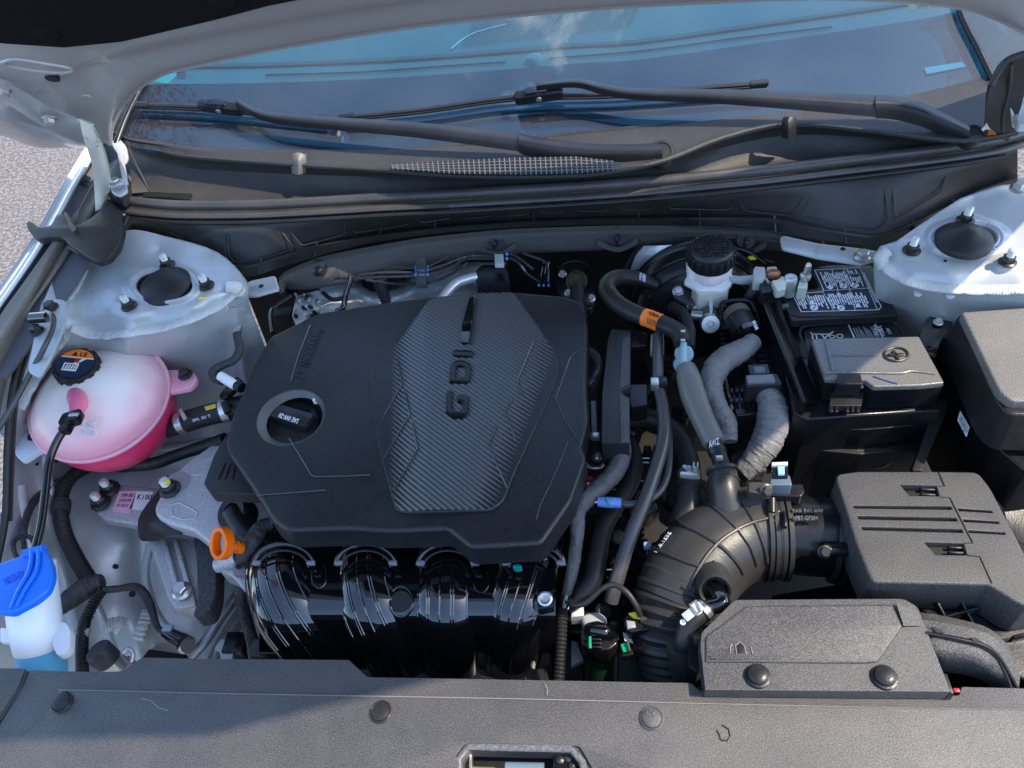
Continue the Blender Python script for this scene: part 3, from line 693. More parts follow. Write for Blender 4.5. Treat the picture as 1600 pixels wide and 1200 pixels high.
for p4 in ([(-.55, -.55), (.25, -.55), (.25, -.47), (-.55, -.47)], [(-.55, -.1), (.25, -.1), (.25, -.04), (-.55, -.04)], [(-.55, -.5), (-.49, -.5), (-.49, -.08), (-.55, -.08)], [(.19, -.5), (.25, -.5), (.25, -.08), (.19, -.08)],
           [(-.1, -.04), (.12, -.04), (.5, .36), (.35, .36)]) + tuple([(-.42 + .15 * i, -.45), (-.36 + .15 * i, -.45), (-.30 + .15 * i, -.15), (-.36 + .15 * i, -.15)] for i in range(4)):
    q = patch_geo([C2(x, y) for x, y in p4]); g.add(q.v, q.f)
g.mk("pictogram", whlab, cap, smooth=False)
patch("red_mark", [C2(-.05, .02, .0032), C2(.2, .02, .0032), C2(.2, .22, .0032), C2(-.05, .22, .0032)], redink, cap, .0004)
# nipple, ears, marks
n0 = W(120, 628, .072)
tube("overflow_nipple", [(122, 618, .052), (122, 632, .070), (118, 652, .078)], [19, 13, 8], nipp, tank, res=20)
prism("mounting_ear", rnd([(225, 590), (262, 577), (300, 578), (310, 592), (298, 606), (250, 615), (228, 618)], 8), .012, .008, tankp, tank)
bolt("mounting_bolt", (290, 586, .016), 11, dsteel, tank)
prism("mounting_ear", rnd([(22, 690), (30, 678), (60, 672), (80, 690), (105, 697), (60, 703), (34, 720), (24, 712)], 7), .0, .010, mat("clear_plastic", (.62, .72, .78), .3, sss=.2), tank)
lathe("ear_hole", (50, 682, .002), V((0, -.3, 1)), [(.0001, -.002), (.007, -.002), (.007, .0008), (.006, .001)], ink, tank, 18)
for s_, v_ in (("MAX", 666), ("MIN", 679)):
    fin([(128, v_, .052), (152, v_ + 2, .052), (128, v_ - 9, .056)], s_, whlab, tank, name="level_mark", ext=.004)
# hose from tank to engine with spring clamps
ch = thing("coolant_hose", "thick black coolant hose with white print and two spring clamps right of the pink tank", "hose", (315, 655, -.03))
tube("hose_body", [(262, 668, -.045), (285, 660, -.03), (320, 650, -.02), (350, 642, -.015), (385, 632, -.01)], 17, rubber, ch, res=20)
for (a, b) in (((281, 661, -.03), (291, 658, -.028)), ((346, 643, -.012), (357, 640, -.012))):
    tube("spring_clamp", [a, b], 18.6, steel, ch, res=24)
beam("clamp_ear", (281, 640, -.002), (290, 655, .0), .006, .004, steel, ch); beam("clamp_ear", (350, 628, .008), (356, 645, .006), .010, .006, dsteel, ch)
fin([(302, 659, -.003), (330, 651, -.002), (301, 655, .0)], "SFL 2S T", wink, ch, name="print", ext=.002)
patch("yellow_mark", [(320, 638, -.002), (338, 633, -.002), (338, 637, -.001), (322, 641, -.001)], yellow, ch, .003)
tube("hose_stub", [(352, 620, .0), (364, 606, .02), (374, 596, .02)], 9, smooth_b, ch)

# thin hose from nipple to front
ov = thing("overflow_hose", "glossy black overflow hose clipped to the tank nipple, running down to the blue cap", "hose", (80, 760, .02))
tube("hose_line", [(112, 655, .085), (103, 668, .085), (88, 692, .078), (76, 725, .068), (70, 775, .055), (64, 820, .045), (54, 862, .04), (46, 905, .02)], 6.2, mat("gloss_hose", (.012, .012, .013), .18, coat=.5), ov, res=14)
box("clip", (112, 655, .088), (.030, .018, .016), smooth_b, ov, X=V((.9, .1, .2)).normalized(), Y=V((-.1, 1, 0)).normalized(), bev=.003)
box("clip_latch", (104, 668, .088), (.012, .016, .014), smooth_b, ov, bev=.002); box("clip_band", (115, 648, .098), (.014, .006, .003), steel, ov, bev=.001)

# ================================================================== WASHER FILLER
wf = thing("washer_filler", "white washer filler neck with blue fluid at the bottom and a wide blue flap cap", "washer filler", (55, 980, -.02))
tube("filler_neck", [(46, 880, .02), (50, 930, -.005), (56, 980, -.03), (62, 1012, -.05)], [37, 38, 38, 36], washw, wf, res=32)
tube("filler_neck_lower", [(62, 1010, -.05), (66, 1040, -.07), (70, 1075, -.10)], [36, 35, 33], washb, wf, res=32)
blu = rnd([(-30, 930), (-22, 890), (0, 878), (30, 868), (47, 853), (66, 850), (72, 862), (80, 878), (82, 900), (74, 922), (55, 938), (32, 950), (18, 958), (-10, 956)], 8)
capo = prism("flap_cap", blu, .055, .010, bluec, wf, bev=.004, seg=4)
tube("cap_rib", [(50, 858, .058), (46, 890, .058), (28, 925, .058), (18, 950, .057)], 3.5, bluec, capo, res=8)
tube("cap_rib", [(60, 856, .058), (58, 888, .058), (38, 922, .058), (24, 950, .057)], 3.0, bluec, capo, res=8)
tube("cap_hinge", [(38, 866, .054), (70, 858, .054)], 8, bluec, capo)
fin([(8, 915, .055), (40, 900, .055), (4, 905, .055)], "WASHER", mat("blue_relief", (.02, .16, .80), .3), capo, ext=.0012)
prism("neck_bracket", rnd([(84, 978), (92, 970), (104, 972), (109, 985), (109, 1010), (100, 1022), (88, 1024), (80, 1005)], 6), -.03, .012, washw, wf)
prism("side_tab", rnd([(0, 980), (26, 984), (28, 1004), (0, 1004)], 4), -.03, .006, washw, wf)

# ================================================================== LEFT HARNESSES
hn = thing("corrugated_harness", "black corrugated cable harness curving below the coolant tank down to the washer neck", "cable harness", (110, 800, -.1))
tube("corrugated_tube", [(352, 686, -.04), (320, 697, -.055), (280, 710, -.07), (240, 724, -.08), (200, 727, -.09), (160, 723, -.095), (125, 735, -.10), (102, 758, -.10), (94, 790, -.105), (100, 830, -.11), (118, 870, -.125), (138, 905, -.14), (146, 920, -.145)], [9, 9, 8.5, 9, 9, 9.5, 10, 10, 10.5, 10.5, 10.5, 11, 12], rubber, hn, res=12, ribs=(.0042, .0016))
tube("junction_wrap", [(160, 908, -.14), (140, 915, -.14), (115, 932, -.14), (88, 952, -.14)], [12, 17, 16, 13], tapeD, hn, wob=.1)
tube("corrugated_branch", [(160, 922, -.14), (145, 945, -.145), (132, 975, -.15), (128, 1010, -.15), (129, 1055, -.155)], [8, 8.5, 8.5, 9, 9], rubber, hn, ribs=(.0042, .0016))
tube("taped_branch", [(160, 922, -.14), (185, 920, -.15), (210, 917, -.155), (226, 928, -.16), (238, 955, -.175), (246, 980, -.185), (262, 990, -.19)], [6, 5.5, 6.5, 7, 6, 5, 4], tapeD, hn, wob=.06)
tube("pressure_plug", [(258, 988, -.185), (285, 1003, -.19)], [10, 13], gloss_b, hn, res=18)
box("plug_tab", (262, 982, -.178), (.014, .01, .006), ltblue, hn, bev=.001)
tube("retaining_band", [(115, 990, -.148), (140, 988, -.148)], 7, mat("grey_nylon", (.35, .35, .34), .5), hn, flat=.5)
tube("tape_collar", [(96, 785, -.104), (95, 800, -.104)], 14, tapeD, hn); box("clip", (190, 732, -.10), (.02, .01, .01), smooth_b, hn)
hb = thing("branch_wires", "thin taped wires splitting into three beside the blue washer cap", "wires", (50, 830, -.05))
tube("taped_cable", [(95, 752, -.10), (72, 765, -.09), (50, 790, -.07), (38, 820, -.06), (36, 838, -.06)], [6, 6, 5.5, 5.5, 6], tapeD, hb, wob=.05)
for pts in ([(36, 836, -.06), (22, 846, -.055), (22, 862, -.05), (30, 876, -.05)], [(36, 838, -.06), (38, 860, -.055), (40, 880, -.05)], [(38, 836, -.06), (50, 842, -.06), (56, 856, -.06)]):
    tube("wire", pts, 3.6, tapeD, hb, res=8)

# AC service caps and pipe
ac = thing("service_port", "silver air conditioning port with black cap behind the radiator cover", "service port", (180, 1030, -.16))
c = W(176, 1038, -.17); axx = V((-.35, .25, 1)).normalized(); r = m_px(c, 20)
lathe("port_body", c, axx, [(r * 1.25, -.03), (r * 1.25, -.012), (r * 1.0, -.01), (r * 1.0, .01)], steel, ac, 24)
lathe("port_cap", c, axx, [(r * 1.0, .008), (r * 1.02, .030), (r * .9, .033), (.0002, .033)], mat("grey_cap", (.04, .045, .055), .4), ac, 24)
tube("pipe_loop", [(190, 1022, -.17), (200, 1014, -.17), (208, 1022, -.175), (204, 1040, -.18)], 3.5, aluS, ac)
ps = thing("refrigerant_pipe", "brushed silver refrigerant pipe rising behind the radiator cover left of the manifold", "pipe", (330, 980, -.22))
tube("pipe", [(395, 890, -.20), (370, 930, -.20), (345, 965, -.21), (322, 1000, -.22), (300, 1025, -.23)], 8, mat("dull_pipe", (.34, .36, .38), .4, metal=.7, bump=.4, bs=200), ps, res=16)
tube("pipe_sleeve", [(415, 905, -.24), (385, 950, -.24), (358, 990, -.25), (335, 1035, -.26)], 13, foamh, ps, res=16)
lathe("sensor_body", (292, 1008, -.20), V((.5, -.3, .3)), [(.013, -.02), (.013, 0), (.010, .003)], steel, ps, 20)
pb = thing("compressor_plug", "grey slotted bracket plate low beside the manifold's left foot", "bracket", (350, 1010, -.22))
prism("plate", rnd([(345, 998), (352, 999), (366, 1012), (362, 1040), (330, 1040), (336, 1010)], 3), -.19, .003, mat("pale_bracket", (.45, .5, .52), .45), pb, holes=[rnd([(350, 1012), (360, 1015), (358, 1019), (349, 1016)], 2), rnd([(336, 1018), (342, 1016), (345, 1028), (338, 1030)], 2)])
box("plug_body", (372, 1010, -.20), (.03, .03, .03), smooth_b, pb)

# ================================================================== ENGINE MOUNT
em = thing("engine_mount", "rough cast aluminium engine mount with black rubber and bolts left of the engine cover", "engine mount", (290, 780, -.07))
prism("mount_plate", rnd([(147, 796), (152, 784), (170, 760), (185, 756), (250, 762), (262, 800), (240, 826), (190, 816), (160, 812)], 8), -.115, .014, alu, em, bev=.004)
for (u, v) in ((172, 765), (158, 786)): bolt("mount_bolt", (u, v, -.112), 15, dsteel, em, studh=.010)
sheet("rubber_block", [[(216, 838, -.12), (216, 812, -.10), (228, 790, -.08), (246, 768, -.07), (262, 742, -.075)],
                       [(222, 845, -.10), (236, 822, -.062), (262, 805, -.052), (285, 790, -.05), (300, 775, -.055)],
                       [(240, 846, -.10), (262, 838, -.065), (290, 830, -.06), (310, 815, -.06), (330, 800, -.07)]], rubber, em, per=5, thick=.02)
prism("mount_bracket", rnd([(240, 792), (262, 750), (290, 722), (335, 690), (360, 690), (375, 760), (375, 850), (345, 870), (322, 846), (300, 828), (262, 818), (243, 806)], 8), -.045, .022, alu, em, bev=.006, seg=4)
for pts in ([(270, 806), (268, 790), (280, 785), (300, 795), (310, 802), (306, 810), (286, 812)], [(298, 742), (318, 722), (336, 712), (338, 724), (316, 742)]):
    tube("cast_ridge", [(u, v, -.045) for u, v in pts + [pts[0]]], 1.8, alu, em, res=8, smooth=False)
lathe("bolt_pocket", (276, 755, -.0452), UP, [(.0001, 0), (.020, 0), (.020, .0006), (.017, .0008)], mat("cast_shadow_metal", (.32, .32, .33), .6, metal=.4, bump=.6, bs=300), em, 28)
bo = bolt("mount_nut", (266, 765, -.044), 16, dsteel, em, studh=.010); lathe("yellow_paint_dab", (261, 753, -.020), UP, [(.0045, -.001), (.0045, .001), (.002, .002)], yellow, em, 12)
prism("lower_arm", rnd([(230, 845), (262, 838), (300, 842), (325, 870), (325, 940), (312, 955), (275, 950), (262, 935), (248, 890)], 8), -.13, .03, alu, em, bev=.006)
for x in (258, 276): beam("cast_web", (x, 846, -.122), (x + 24, 930, -.128), .006, .014, alu, em)
prism("lower_foot", rnd([(262, 925), (300, 918), (306, 945), (272, 952)], 4), -.122, .012, alu, em, bev=.003)
bolt("foot_bolt", (285, 924, -.118), 15, steel, em)
prism("foam_pad", rnd([(300, 838), (330, 848), (338, 880), (336, 930), (326, 958), (300, 964), (309, 938), (306, 870)], 8), -.10, .03, mat("foam_pad", (.045, .048, .054), .85, bump=1, bs=250, speck=.05), em, bev=.006)
patch("pink_label", [(187, 768, -.114), (214, 768, -.114), (205, 802, -.114), (176, 800, -.114)], pinkl, em, .0012)
patch("white_label", [(214, 768, -.114), (240, 769, -.114), (232, 798, -.114), (202, 796, -.114)], whlab, em, .0012)
fin([(214, 781, -.1138), (236, 782, -.1138), (217, 773, -.1138)], "K100", ink, em, name="label_print", ext=.0016)
for i in range(3): fin([(190 - i * 4, 777 + i * 8, -.1138), (208 - i * 4, 777 + i * 8, -.1138), (192 - i * 4, 772 + i * 8, -.1138)], ("KMB-3BD", "21810-N9", "SF 0523")[i], mat("mauve_ink", (.25, .05, .15), .5), em, name="label_print", ext=.0016)

# dark tensioner/coil part and hose at the cover's left front
vc = thing("cam_sensor_housing", "glossy black round-headed sensor housing between engine mount and cover", "sensor", (360, 800, -.04))
c = W(360, 800, -.03)
lathe("housing_head", c, V((-.25, -.35, 1)), [(.0001, -.03), (.022, -.03), (.024, -.004), (.021, 0), (.013, -.001), (.011, -.006), (.0002, -.006)], smooth_b, vc, 30)
tube("housing_arm", [(365, 800, -.04), (385, 830, -.045), (405, 850, -.05)], [20, 22, 18], smooth_b, vc, res=16)
ot = thing("taped_engine_cable", "grey taped cable curving out under the cover's left front corner beside the dipstick", "cable", (400, 850, -.03))
tube("taped_cable", [(424, 818, -.03), (408, 826, -.028), (396, 846, -.028), (384, 865, -.035), (378, 878, -.05)], [11, 14, 15, 13, 10], tapeD, ot, wob=.06)
tube("taped_drop", [(380, 900, -.09), (378, 930, -.11), (384, 965, -.14), (394, 1000, -.16), (402, 1050, -.2)], [12, 11, 9, 10, 10], tapeD, ot, wob=.05)

# ================================================================== OIL DIPSTICK
dp = thing("dipstick", "bright orange loop-handled oil dipstick left of the intake manifold", "dipstick", (350, 850, .0))
def ringpts(c, X, Y, a, b, n=28): return [c + X * (math.cos(2 * math.pi * i / n) * a) + Y * (math.sin(2 * math.pi * i / n) * b) for i in range(n)]
c = W(347, 849, -.005); vdir = (W(347, 825, -.005) - W(347, 873, -.005)).normalized()
camdir = (CAM - c).normalized(); Yd = (R3 @ V((0, 1, 0))); Yd = (Yd - camdir * Yd.dot(camdir)).normalized(); Xd = Yd.cross(camdir)
nrm_ = (Xd * .80 - camdir * .60).normalized()     # ring axis turned well away from the viewer
A1 = Yd; A2 = nrm_.cross(Yd).normalized(); s1 = m_px(c, 22)
pts = ringpts(c, A1, A2, s1, s1 * .80)
g = B(); n = len(pts); wdt = m_px(c, 17)
for i, p in enumerate(pts):
    rad = (p - c).normalized()
    for a_, b_ in ((-1, 1), (1, 1), (1, -1), (-1, -1)): g.v.append(p + nrm_ * (a_ * wdt * .5) + rad * (b_ * m_px(c, 3.6)))
for i in range(n):
    j = (i + 1) % n
    for k in range(4): g.f.append((i * 4 + k, i * 4 + (k + 1) % 4, j * 4 + (k + 1) % 4, j * 4 + k))
o = g.mk("loop_handle", orange, dp, ang=50); md = o.modifiers.new("b", 'BEVEL'); md.width = .0012; md.segments = 2
tube("handle_stem", [c + nrm_ * wdt * .4, W(372, 856, -.015)], [6.5, 6.5], orange, dp); tube("stem_collar", [W(369, 855, -.013), W(378, 857, -.02)], [10, 9], orange, dp)
dh = thing("dipstick_bracket", "cast alloy bracket holding the orange dipstick tube beside the manifold", "bracket", (360, 890, -.05))
tube("tube_socket", [(340, 884, -.06), (372, 872, -.05)], [12, 13], alu, dh)
prism("bracket_body", rnd([(338, 872), (362, 862), (396, 858), (398, 900), (385, 925), (362, 900), (342, 892)], 5), -.06, .03, alu, dh, bev=.005)
prism("slotted_block", rnd([(364, 876), (397, 876), (394, 896), (364, 897)], 2), -.045, .01, mat("dull_grey_metal", (.25, .25, .26), .5, metal=.5, bump=.5, bs=300), dh)
for x in (374, 387): lathe("screw_recess", (x, 884, -.044), V((0, -.4, 1)), [(.0001, 0), (.005, 0), (.005, .001), (.003, .001), (.002, .0)], ink, dh, 14)
# ================================================================== WINDSCREEN, DASHBOARD
gb = [(150, 190), (192, 216), (300, 232), (400, 237), (600, 236), (760, 228), (900, 212), (1000, 202), (1200, 182), (1420, 152), (1545, 124), (1660, 98)]
ws = thing("windscreen", "dusty windscreen with black border reflecting blue sky and cloud behind the wipers", "windscreen", G(850, 220))
lo = [G(u, v + 10, .0) for u, v in gb]; topx = [(-.80 + 1.60 * i / 11) for i in range(12)]
tp = [GP + EX * (x * .86) + V((0, math.cos(GT), math.sin(GT))) * (.80 + .05 * (1 - (x / .8) ** 2)) for x in topx]
m1 = [a.lerp(b, .33) for a, b in zip(lo, tp)]; m2 = [a.lerp(b, .66) for a, b in zip(lo, tp)]
sheet("glass", [lo, m1, m2, tp], glass, ws, per=3, thick=.004)
fd = [(150, 140), (215, 134), (262, 131), (400, 130), (600, 122), (760, 111), (900, 99), (1000, 93), (1200, 65), (1420, 33), (1520, 12), (1640, -15)]
lo2 = [G(u, v + 14, -.009) for u, v in gb]; hi2 = [G(u, v, -.009) for u, v in fd]
sheet("black_border", [lo2, [a.lerp(b, .5) for a, b in zip(lo2, hi2)], hi2], frit, ws, per=3, thick=.001)
sheet("black_border", [[G(1418, 33, -.009), G(1500, 20, -.009), G(1560, -10, -.009)], [G(1470, 70, -.009), G(1540, 60, -.009), G(1620, 40, -.009)], [G(1480, 140, -.009), G(1545, 125, -.009), G(1650, 95, -.009)]], frit, ws, per=3, thick=.001)
tube("side_trim", [G(182, 226, .006), G(196, 188, .006), G(214, 150, .006), G(240, 100, .006), G(275, 40, .006)], 5, smooth_b, ws, res=10)
tube("side_trim", [G(1550, 122, .006), G(1530, 80, .006), G(1505, 30, .006), G(1488, -20, .006)], 5, smooth_b, ws, res=10)
patch("pale_window", [G(1444, 106, -.006), G(1503, 97, -.006), G(1509, 104, -.006), G(1448, 116, -.006)], mat("pale_glass_window", (.30, .52, .60), .4), ws, .0005)
patch("permit_sticker", [G(1412, -6, -.006), G(1500, -14, -.006), G(1492, 9, -.006), G(1422, 16, -.006)], mat("orange_sticker", (.80, .30, .20), .5), ws, .0005)
patch("sticker_panel", [G(1432, -6, -.004), G(1480, -12, -.004), G(1470, 4, -.004), G(1435, 8, -.004)], whlab, ws, .0005)
fin([G(1436, 12, -.004), G(1466, 8, -.004), G(1435, 9, -.004)], "EXP 24", ink, ws, name="sticker_print")
patch("corner_sticker", [G(240, 128, -.006), G(262, 104, -.006), G(292, 104, -.006), G(262, 131, -.006)], mat("mint_sticker", (.45, .75, .65), .5), ws, .0005)
for i in range(7): patch("sticker_text", [G(276, 108 + i * 2.4, -.004), G(290, 107.6 + i * 2.4, -.004), G(290, 108.6 + i * 2.4, -.004), G(276, 109 + i * 2.4, -.004)], ink, ws, .0004)
ds = thing("dashboard", "grey dashboard top with speaker grille seen through the tinted windscreen", "dashboard", G(850, 60, -.06))
DZ = .215
dl = [(100, 150), (262, 131), (400, 128), (600, 120), (760, 109), (900, 97), (1000, 91), (1200, 63), (1420, 31), (1600, 0)]
def DP(u, v, o=0): return onplane(u, v, V((0, 1.2, DZ + o)), V((0, -.10, 1)).normalized())
sheet("dash_top", [[DP(u, v + 14) for u, v in dl], [DP(u, v - 4) for u, v in dl], [DP(u, v - 17) for u, v in dl], [DP(u, v - 24, -.006) for u, v in dl], [DP(u, v - 30, .006) for u, v in dl], [DP(u, v - 75, .01) for u, v in dl], [DP(u, v - 150, .01) for u, v in dl]], dashm, ds, per=3, thick=.01)
tube("defroster_slot", [DP(u, v, .004) for u, v in ((415, 117), (560, 113), (700, 103), (790, 97))], 1.6, ink, ds, res=8)
tube("defroster_slot", [DP(u, v, .004) for u, v in ((860, 91), (1000, 80), (1150, 60), (1300, 42))], 1.6, ink, ds, res=8)
lathe("light_sensor", DP(835, 92, .006), UP, [(.013, -.006), (.013, .0), (.011, .005), (.004, .008), (.0003, .008)], mat("grey_sensor", (.3, .33, .34), .3), ds, 24)
g = B()
for i in range(60):
    for j in range(16):
        u, v = 722 + i * 4.4 + j * 1.6, 72 - i * .5 - j * 3.2
        q = patch_geo([DP(u, v, .012), DP(u + 1.6, v, .012), DP(u + 1.6, v - 1.1, .012), DP(u, v - 1.1, .012)]); g.add(q.v, q.f)
g.mk("speaker_grille", ink, ds, smooth=False, kind='stuff')
tube("grille_edge", [DP(705, 76, .012), DP(722, 62, .012), DP(745, 50, .012), DP(790, 38, .012)], 1.2, whlab, ds, res=6)

# ================================================================== WIPERS
def wiper(label, blade, conn, armp, armw, hub, hubr, endL, endR, joint):
    t = thing("wiper", label, "wiper", G(*hub, .03), "windscreen wipers")
    tube("blade", [G(u, v, o) for u, v, o in blade], 4.2, satin, t, res=10, flat=.8)
    tube("rubber_strip", [G(u, v + 5, max(.002, o - .012)) for u, v, o in blade], 2.4, rubber, t, res=6)
    for e in (endL, endR): tube("end_cap", [G(*e[0], .018), G(*e[1], .018)], 5.6, satin, t, res=10)
    cu, cv, L_, dv = conn
    a, b = G(cu - L_ / 2, cv + dv / 2, .022), G(cu + L_ / 2, cv - dv / 2, .022)
    X = (b - a).normalized(); up = GN; Y = up.cross(X).normalized()
    cb = box("connector", (a + b) / 2, ((b - a).length, .016, .020), smooth_b, t, X=X, Y=Y, Z=up, bev=.005)
    box("connector_latch", (a * .55 + b * .45) + up * .012, ((b - a).length * .45, .011, .008), gloss_b, cb, X=X, Y=Y, Z=up, bev=.002)
    lathe("pin", (a + b) / 2 - Y * .0075 + up * .002, -Y, [(.0045, 0), (.0045, .002), (.002, .0025)], steel, cb, 14)
    armw = [a_ * 1.22 for a_ in armw]; n = joint
    sheet("arm", [[G(u, v - w_ * .5, o) for (u, v, o), w_ in zip(armp[:n], armw[:n])], [G(u, v - w_ * .1, o + .006) for (u, v, o), w_ in zip(armp[:n], armw[:n])], [G(u, v + w_ * .5, o - .004) for (u, v, o), w_ in zip(armp[:n], armw[:n])]], satin, t, per=5, thick=.006)
    n -= 1
    sheet("arm_base", [[G(u, v - w_ * .5, o + .001) for (u, v, o), w_ in zip(armp[n:], armw[n:])], [G(u, v - w_ * .15, o + .009) for (u, v, o), w_ in zip(armp[n:], armw[n:])], [G(u, v + w_ * .55, o - .006) for (u, v, o), w_ in zip(armp[n:], armw[n:])]], satin, t, per=5, thick=.008)
    hc = G(*hub, .045); hr = m_px(hc, hubr)
    lathe("pivot_cap", hc, (GN + V((0, -.3, .2))).normalized(), [(hr, -.02), (hr, -.002), (hr * .92, .001), (hr * .7, .0012), (hr * .66, 0), (.0003, 0)], satin, t, 36)
    return t
wiper("shorter left windscreen wiper, its arm ending in a round pivot cap above the vent grille",
      [(216, 163, .018), (330, 168, .018), (430, 178, .018), (515, 187, .018)], (345, 168, 66, -8),
      [(370, 160, .036), (395, 175, .035), (430, 184, .034), (520, 193, .036), (650, 203, .040), (810, 222, .044), (830, 228, .044), (900, 238, .046), (960, 240, .046), (1035, 238, .045)], [12, 12, 15, 17, 20, 24, 26, 26, 24, 24], (1034, 237), 21,
      [(214, 164), (232, 164)], [(498, 184), (517, 187)], 6)
wiper("longer right windscreen wiper, its arm reaching across to the brown leaf",
      [(530, 184, .018), (660, 171, .018), (800, 152, .018), (960, 147, .018), (1100, 137, .018), (1198, 130, .018)], (842, 149, 76, 10),
      [(838, 135, .040), (900, 130, .040), (945, 140, .038), (1000, 147, .038), (1150, 152, .040), (1368, 166, .044), (1400, 168, .044), (1440, 178, .046), (1480, 196, .046), (1515, 212, .046)], [9, 12, 15, 16, 20, 28, 29, 30, 28, 24], (1521, 209), 16,
      [(530, 184), (552, 181)], [(1172, 132), (1200, 129)], 6)

# ================================================================== COWL
cw = thing("cowl_cover", "grained black plastic cowl cover below the windscreen with mesh vent and rubber seal", "cowl", (800, 280, .17))
U = [165, 200, 250, 300, 400, 500, 600, 700, 800, 900, 960, 1040, 1130, 1230, 1350, 1430, 1500, 1548, 1590]
gtab = [(a, b) for a, b in gb]
rim = [(165, 205), (190, 219), (250, 236), (300, 245), (400, 253), (500, 260), (600, 266), (700, 274), (800, 276), (900, 274), (960, 268), (1040, 251), (1130, 216), (1230, 194), (1350, 203), (1430, 214), (1490, 222), (1545, 215), (1600, 205)]
seal = [(165, 300), (190, 312), (250, 319), (300, 321), (400, 320), (500, 315), (600, 309), (700, 304), (800, 298), (900, 292), (1000, 285), (1100, 276), (1200, 266), (1300, 254), (1400, 242), (1500, 229), (1570, 217), (1620, 200)]
rA, rB, rC, rD, rE, rF = [], [], [], [], [], []
for u in U:
    gv, rv, sv = interp(gtab, u), interp(rim, u), interp(seal, u)
    rA.append(G(u, gv - 3, .001)); g1 = G(u, gv + 1, .003); rA2 = g1
    rB.append(g1)
    pr = W(u, rv, .205 if rv - gv > 3 else .205)
    rC.append(G(u, gv, .004).lerp(pr, .6) + V((0, 0, -.004))); rD.append(pr)
    rE.append(W(u + 1, rv + max(2, (sv - rv) * .25), .178)); rF.append(W(u, sv - 3, .158))
cowlm = mat("cowl_plastic", (.024, .0235, .024), .48, bump=.7, bs=900, speck=.03, dust=.06, spec=.5)
sheet("upper_panel", [rA, rB, rC, rD], cowlm, cw, per=3, thick=.003)
sheet("gutter_panel", [rD, rE, [a.lerp(b, .55) + V((0, 0, -.012)) for a, b in zip(rE, rF)], rF], cowlm, cw, per=3, thick=.003)
tube("rim_edge", [q + V((0, -.001, .001)) for q in rD], 2.2, cowlm, cw, res=8, per=4)
# mesh vent: bars as real strips over a dark opening
g = B()
gt = [(610, 257), (700, 252), (800, 247), (900, 245), (960, 252)]; gbm = [(610, 264), (700, 271), (800, 273), (900, 271), (960, 266)]
q = []
for u in range(610, 961, 10):
    q.append((u, interp(gt, u)))
for u in range(960, 609, -10): q.append((u, interp(gbm, u)))
pl0, pn = W(800, 262, .2165), (W(700, 262, .2165) - W(900, 260, .2165)).cross(W(800, 250, .2165) - W(800, 270, .211)).normalized()
def VG(u, v, o=0):
    return W(u, v, .2155 + o)
patch("vent_opening", [VG(u, v) for u, v in q], ink, cw, .0004)
g = B()
for u in range(612, 960, 8):
    a, b = VG(u, interp(gt, u), .002), VG(u + 2, interp(gbm, u), .002); x = beam_geo(a, b, .0016, .0016, 0); g.add(x.v, x.f)
for k in range(1, 5):
    for u in range(612, 950, 24):
        v0, v1 = interp(gt, u) + (interp(gbm, u) - interp(gt, u)) * k / 5, interp(gt, u + 24) + (interp(gbm, u + 24) - interp(gt, u + 24)) * k / 5
        x = beam_geo(VG(u, v0, .0024), VG(u + 24, v1, .0024), .0012, .0012, 0); g.add(x.v, x.f)
g.mk("vent_mesh", mat("mesh_plastic", (.12, .115, .105), .45, bump=.3), cw, smooth=False, kind='stuff')
for (u, v, hgt) in ((466, 238, .05), (1232, 182, .05)):
    sheet("rubber_stop", [[W(u - 9, v + 2, .218), W(u, v, .222), W(u + 12, v + 4, .218)], [W(u - 11, v + 14, .208), W(u, v + 13, .216), W(u + 13, v + 14, .208)], [W(u - 10, v + 33, .19), W(u, v + 35, .196), W(u + 12, v + 32, .19)]], rubber if u > 1000 else mat("pale_stop", (.16, .15, .13), .5, bump=.3), cw, per=4, thick=.004)  # left stop is paler than the right one
# right hand end wall of the cowl
sheet("end_wall", [[W(1548, 132, .30), W(1540, 170, .25), W(1536, 218, .20)], [W(1568, 96, .32), W(1575, 150, .27), W(1560, 216, .20)], [W(1600, 84, .33), W(1600, 150, .27), W(1575, 222, .19)]], cowlm, cw, per=4, thick=.003)
tube("end_wall_edge", [W(1548, 134, .305), W(1560, 112, .318), W(1574, 94, .33), W(1600, 84, .335), W(1640, 74, .34)], 5, cowlm, cw, res=10)
tube("end_wall_rib", [W(1580, 100, .325), W(1577, 140, .28), W(1568, 180, .24), W(1566, 214, .20)], 3, cowlm, cw, res=8)
sheet("left_end_wall", [[W(196, 222, .225), W(203, 262, .19), W(206, 302, .165)], [W(200, 222, .225), W(214, 262, .19), W(232, 300, .160)]], cowlm, cw, per=4, thick=.002)
tube("left_end_rib", [W(200, 232, .22), W(216, 264, .19), W(232, 296, .162)], 2, cowlm, cw, res=8)
patch("drain_mesh", [W(228, 300, .163), W(300, 303, .163), W(300, 309, .160), W(222, 308, .160)], ink, cw, .001)
# bulb seal
sq = [(u, v, .168) for u, v in seal]
sealm = mat("seal_rubber", (.045, .042, .040), .36, bump=.5, bs=400, spec=.7, dust=.1)
tube("bulb_seal", sq, 8.5, sealm, cw, res=16, per=5); tube("seal_base", [(u, v + 16, .158) for u, v in seal], 7, sealm, cw, res=12, per=5, flat=.7)
tube("seal_lip", [(u, v + 27, .150) for u, v in seal[1:-1]], 3.5, satin, cw, res=8, per=5)
tube("seal_end", [(178, 296, .175), (172, 302, .172), (182, 314, .168)], 9, rubber, cw, res=14)
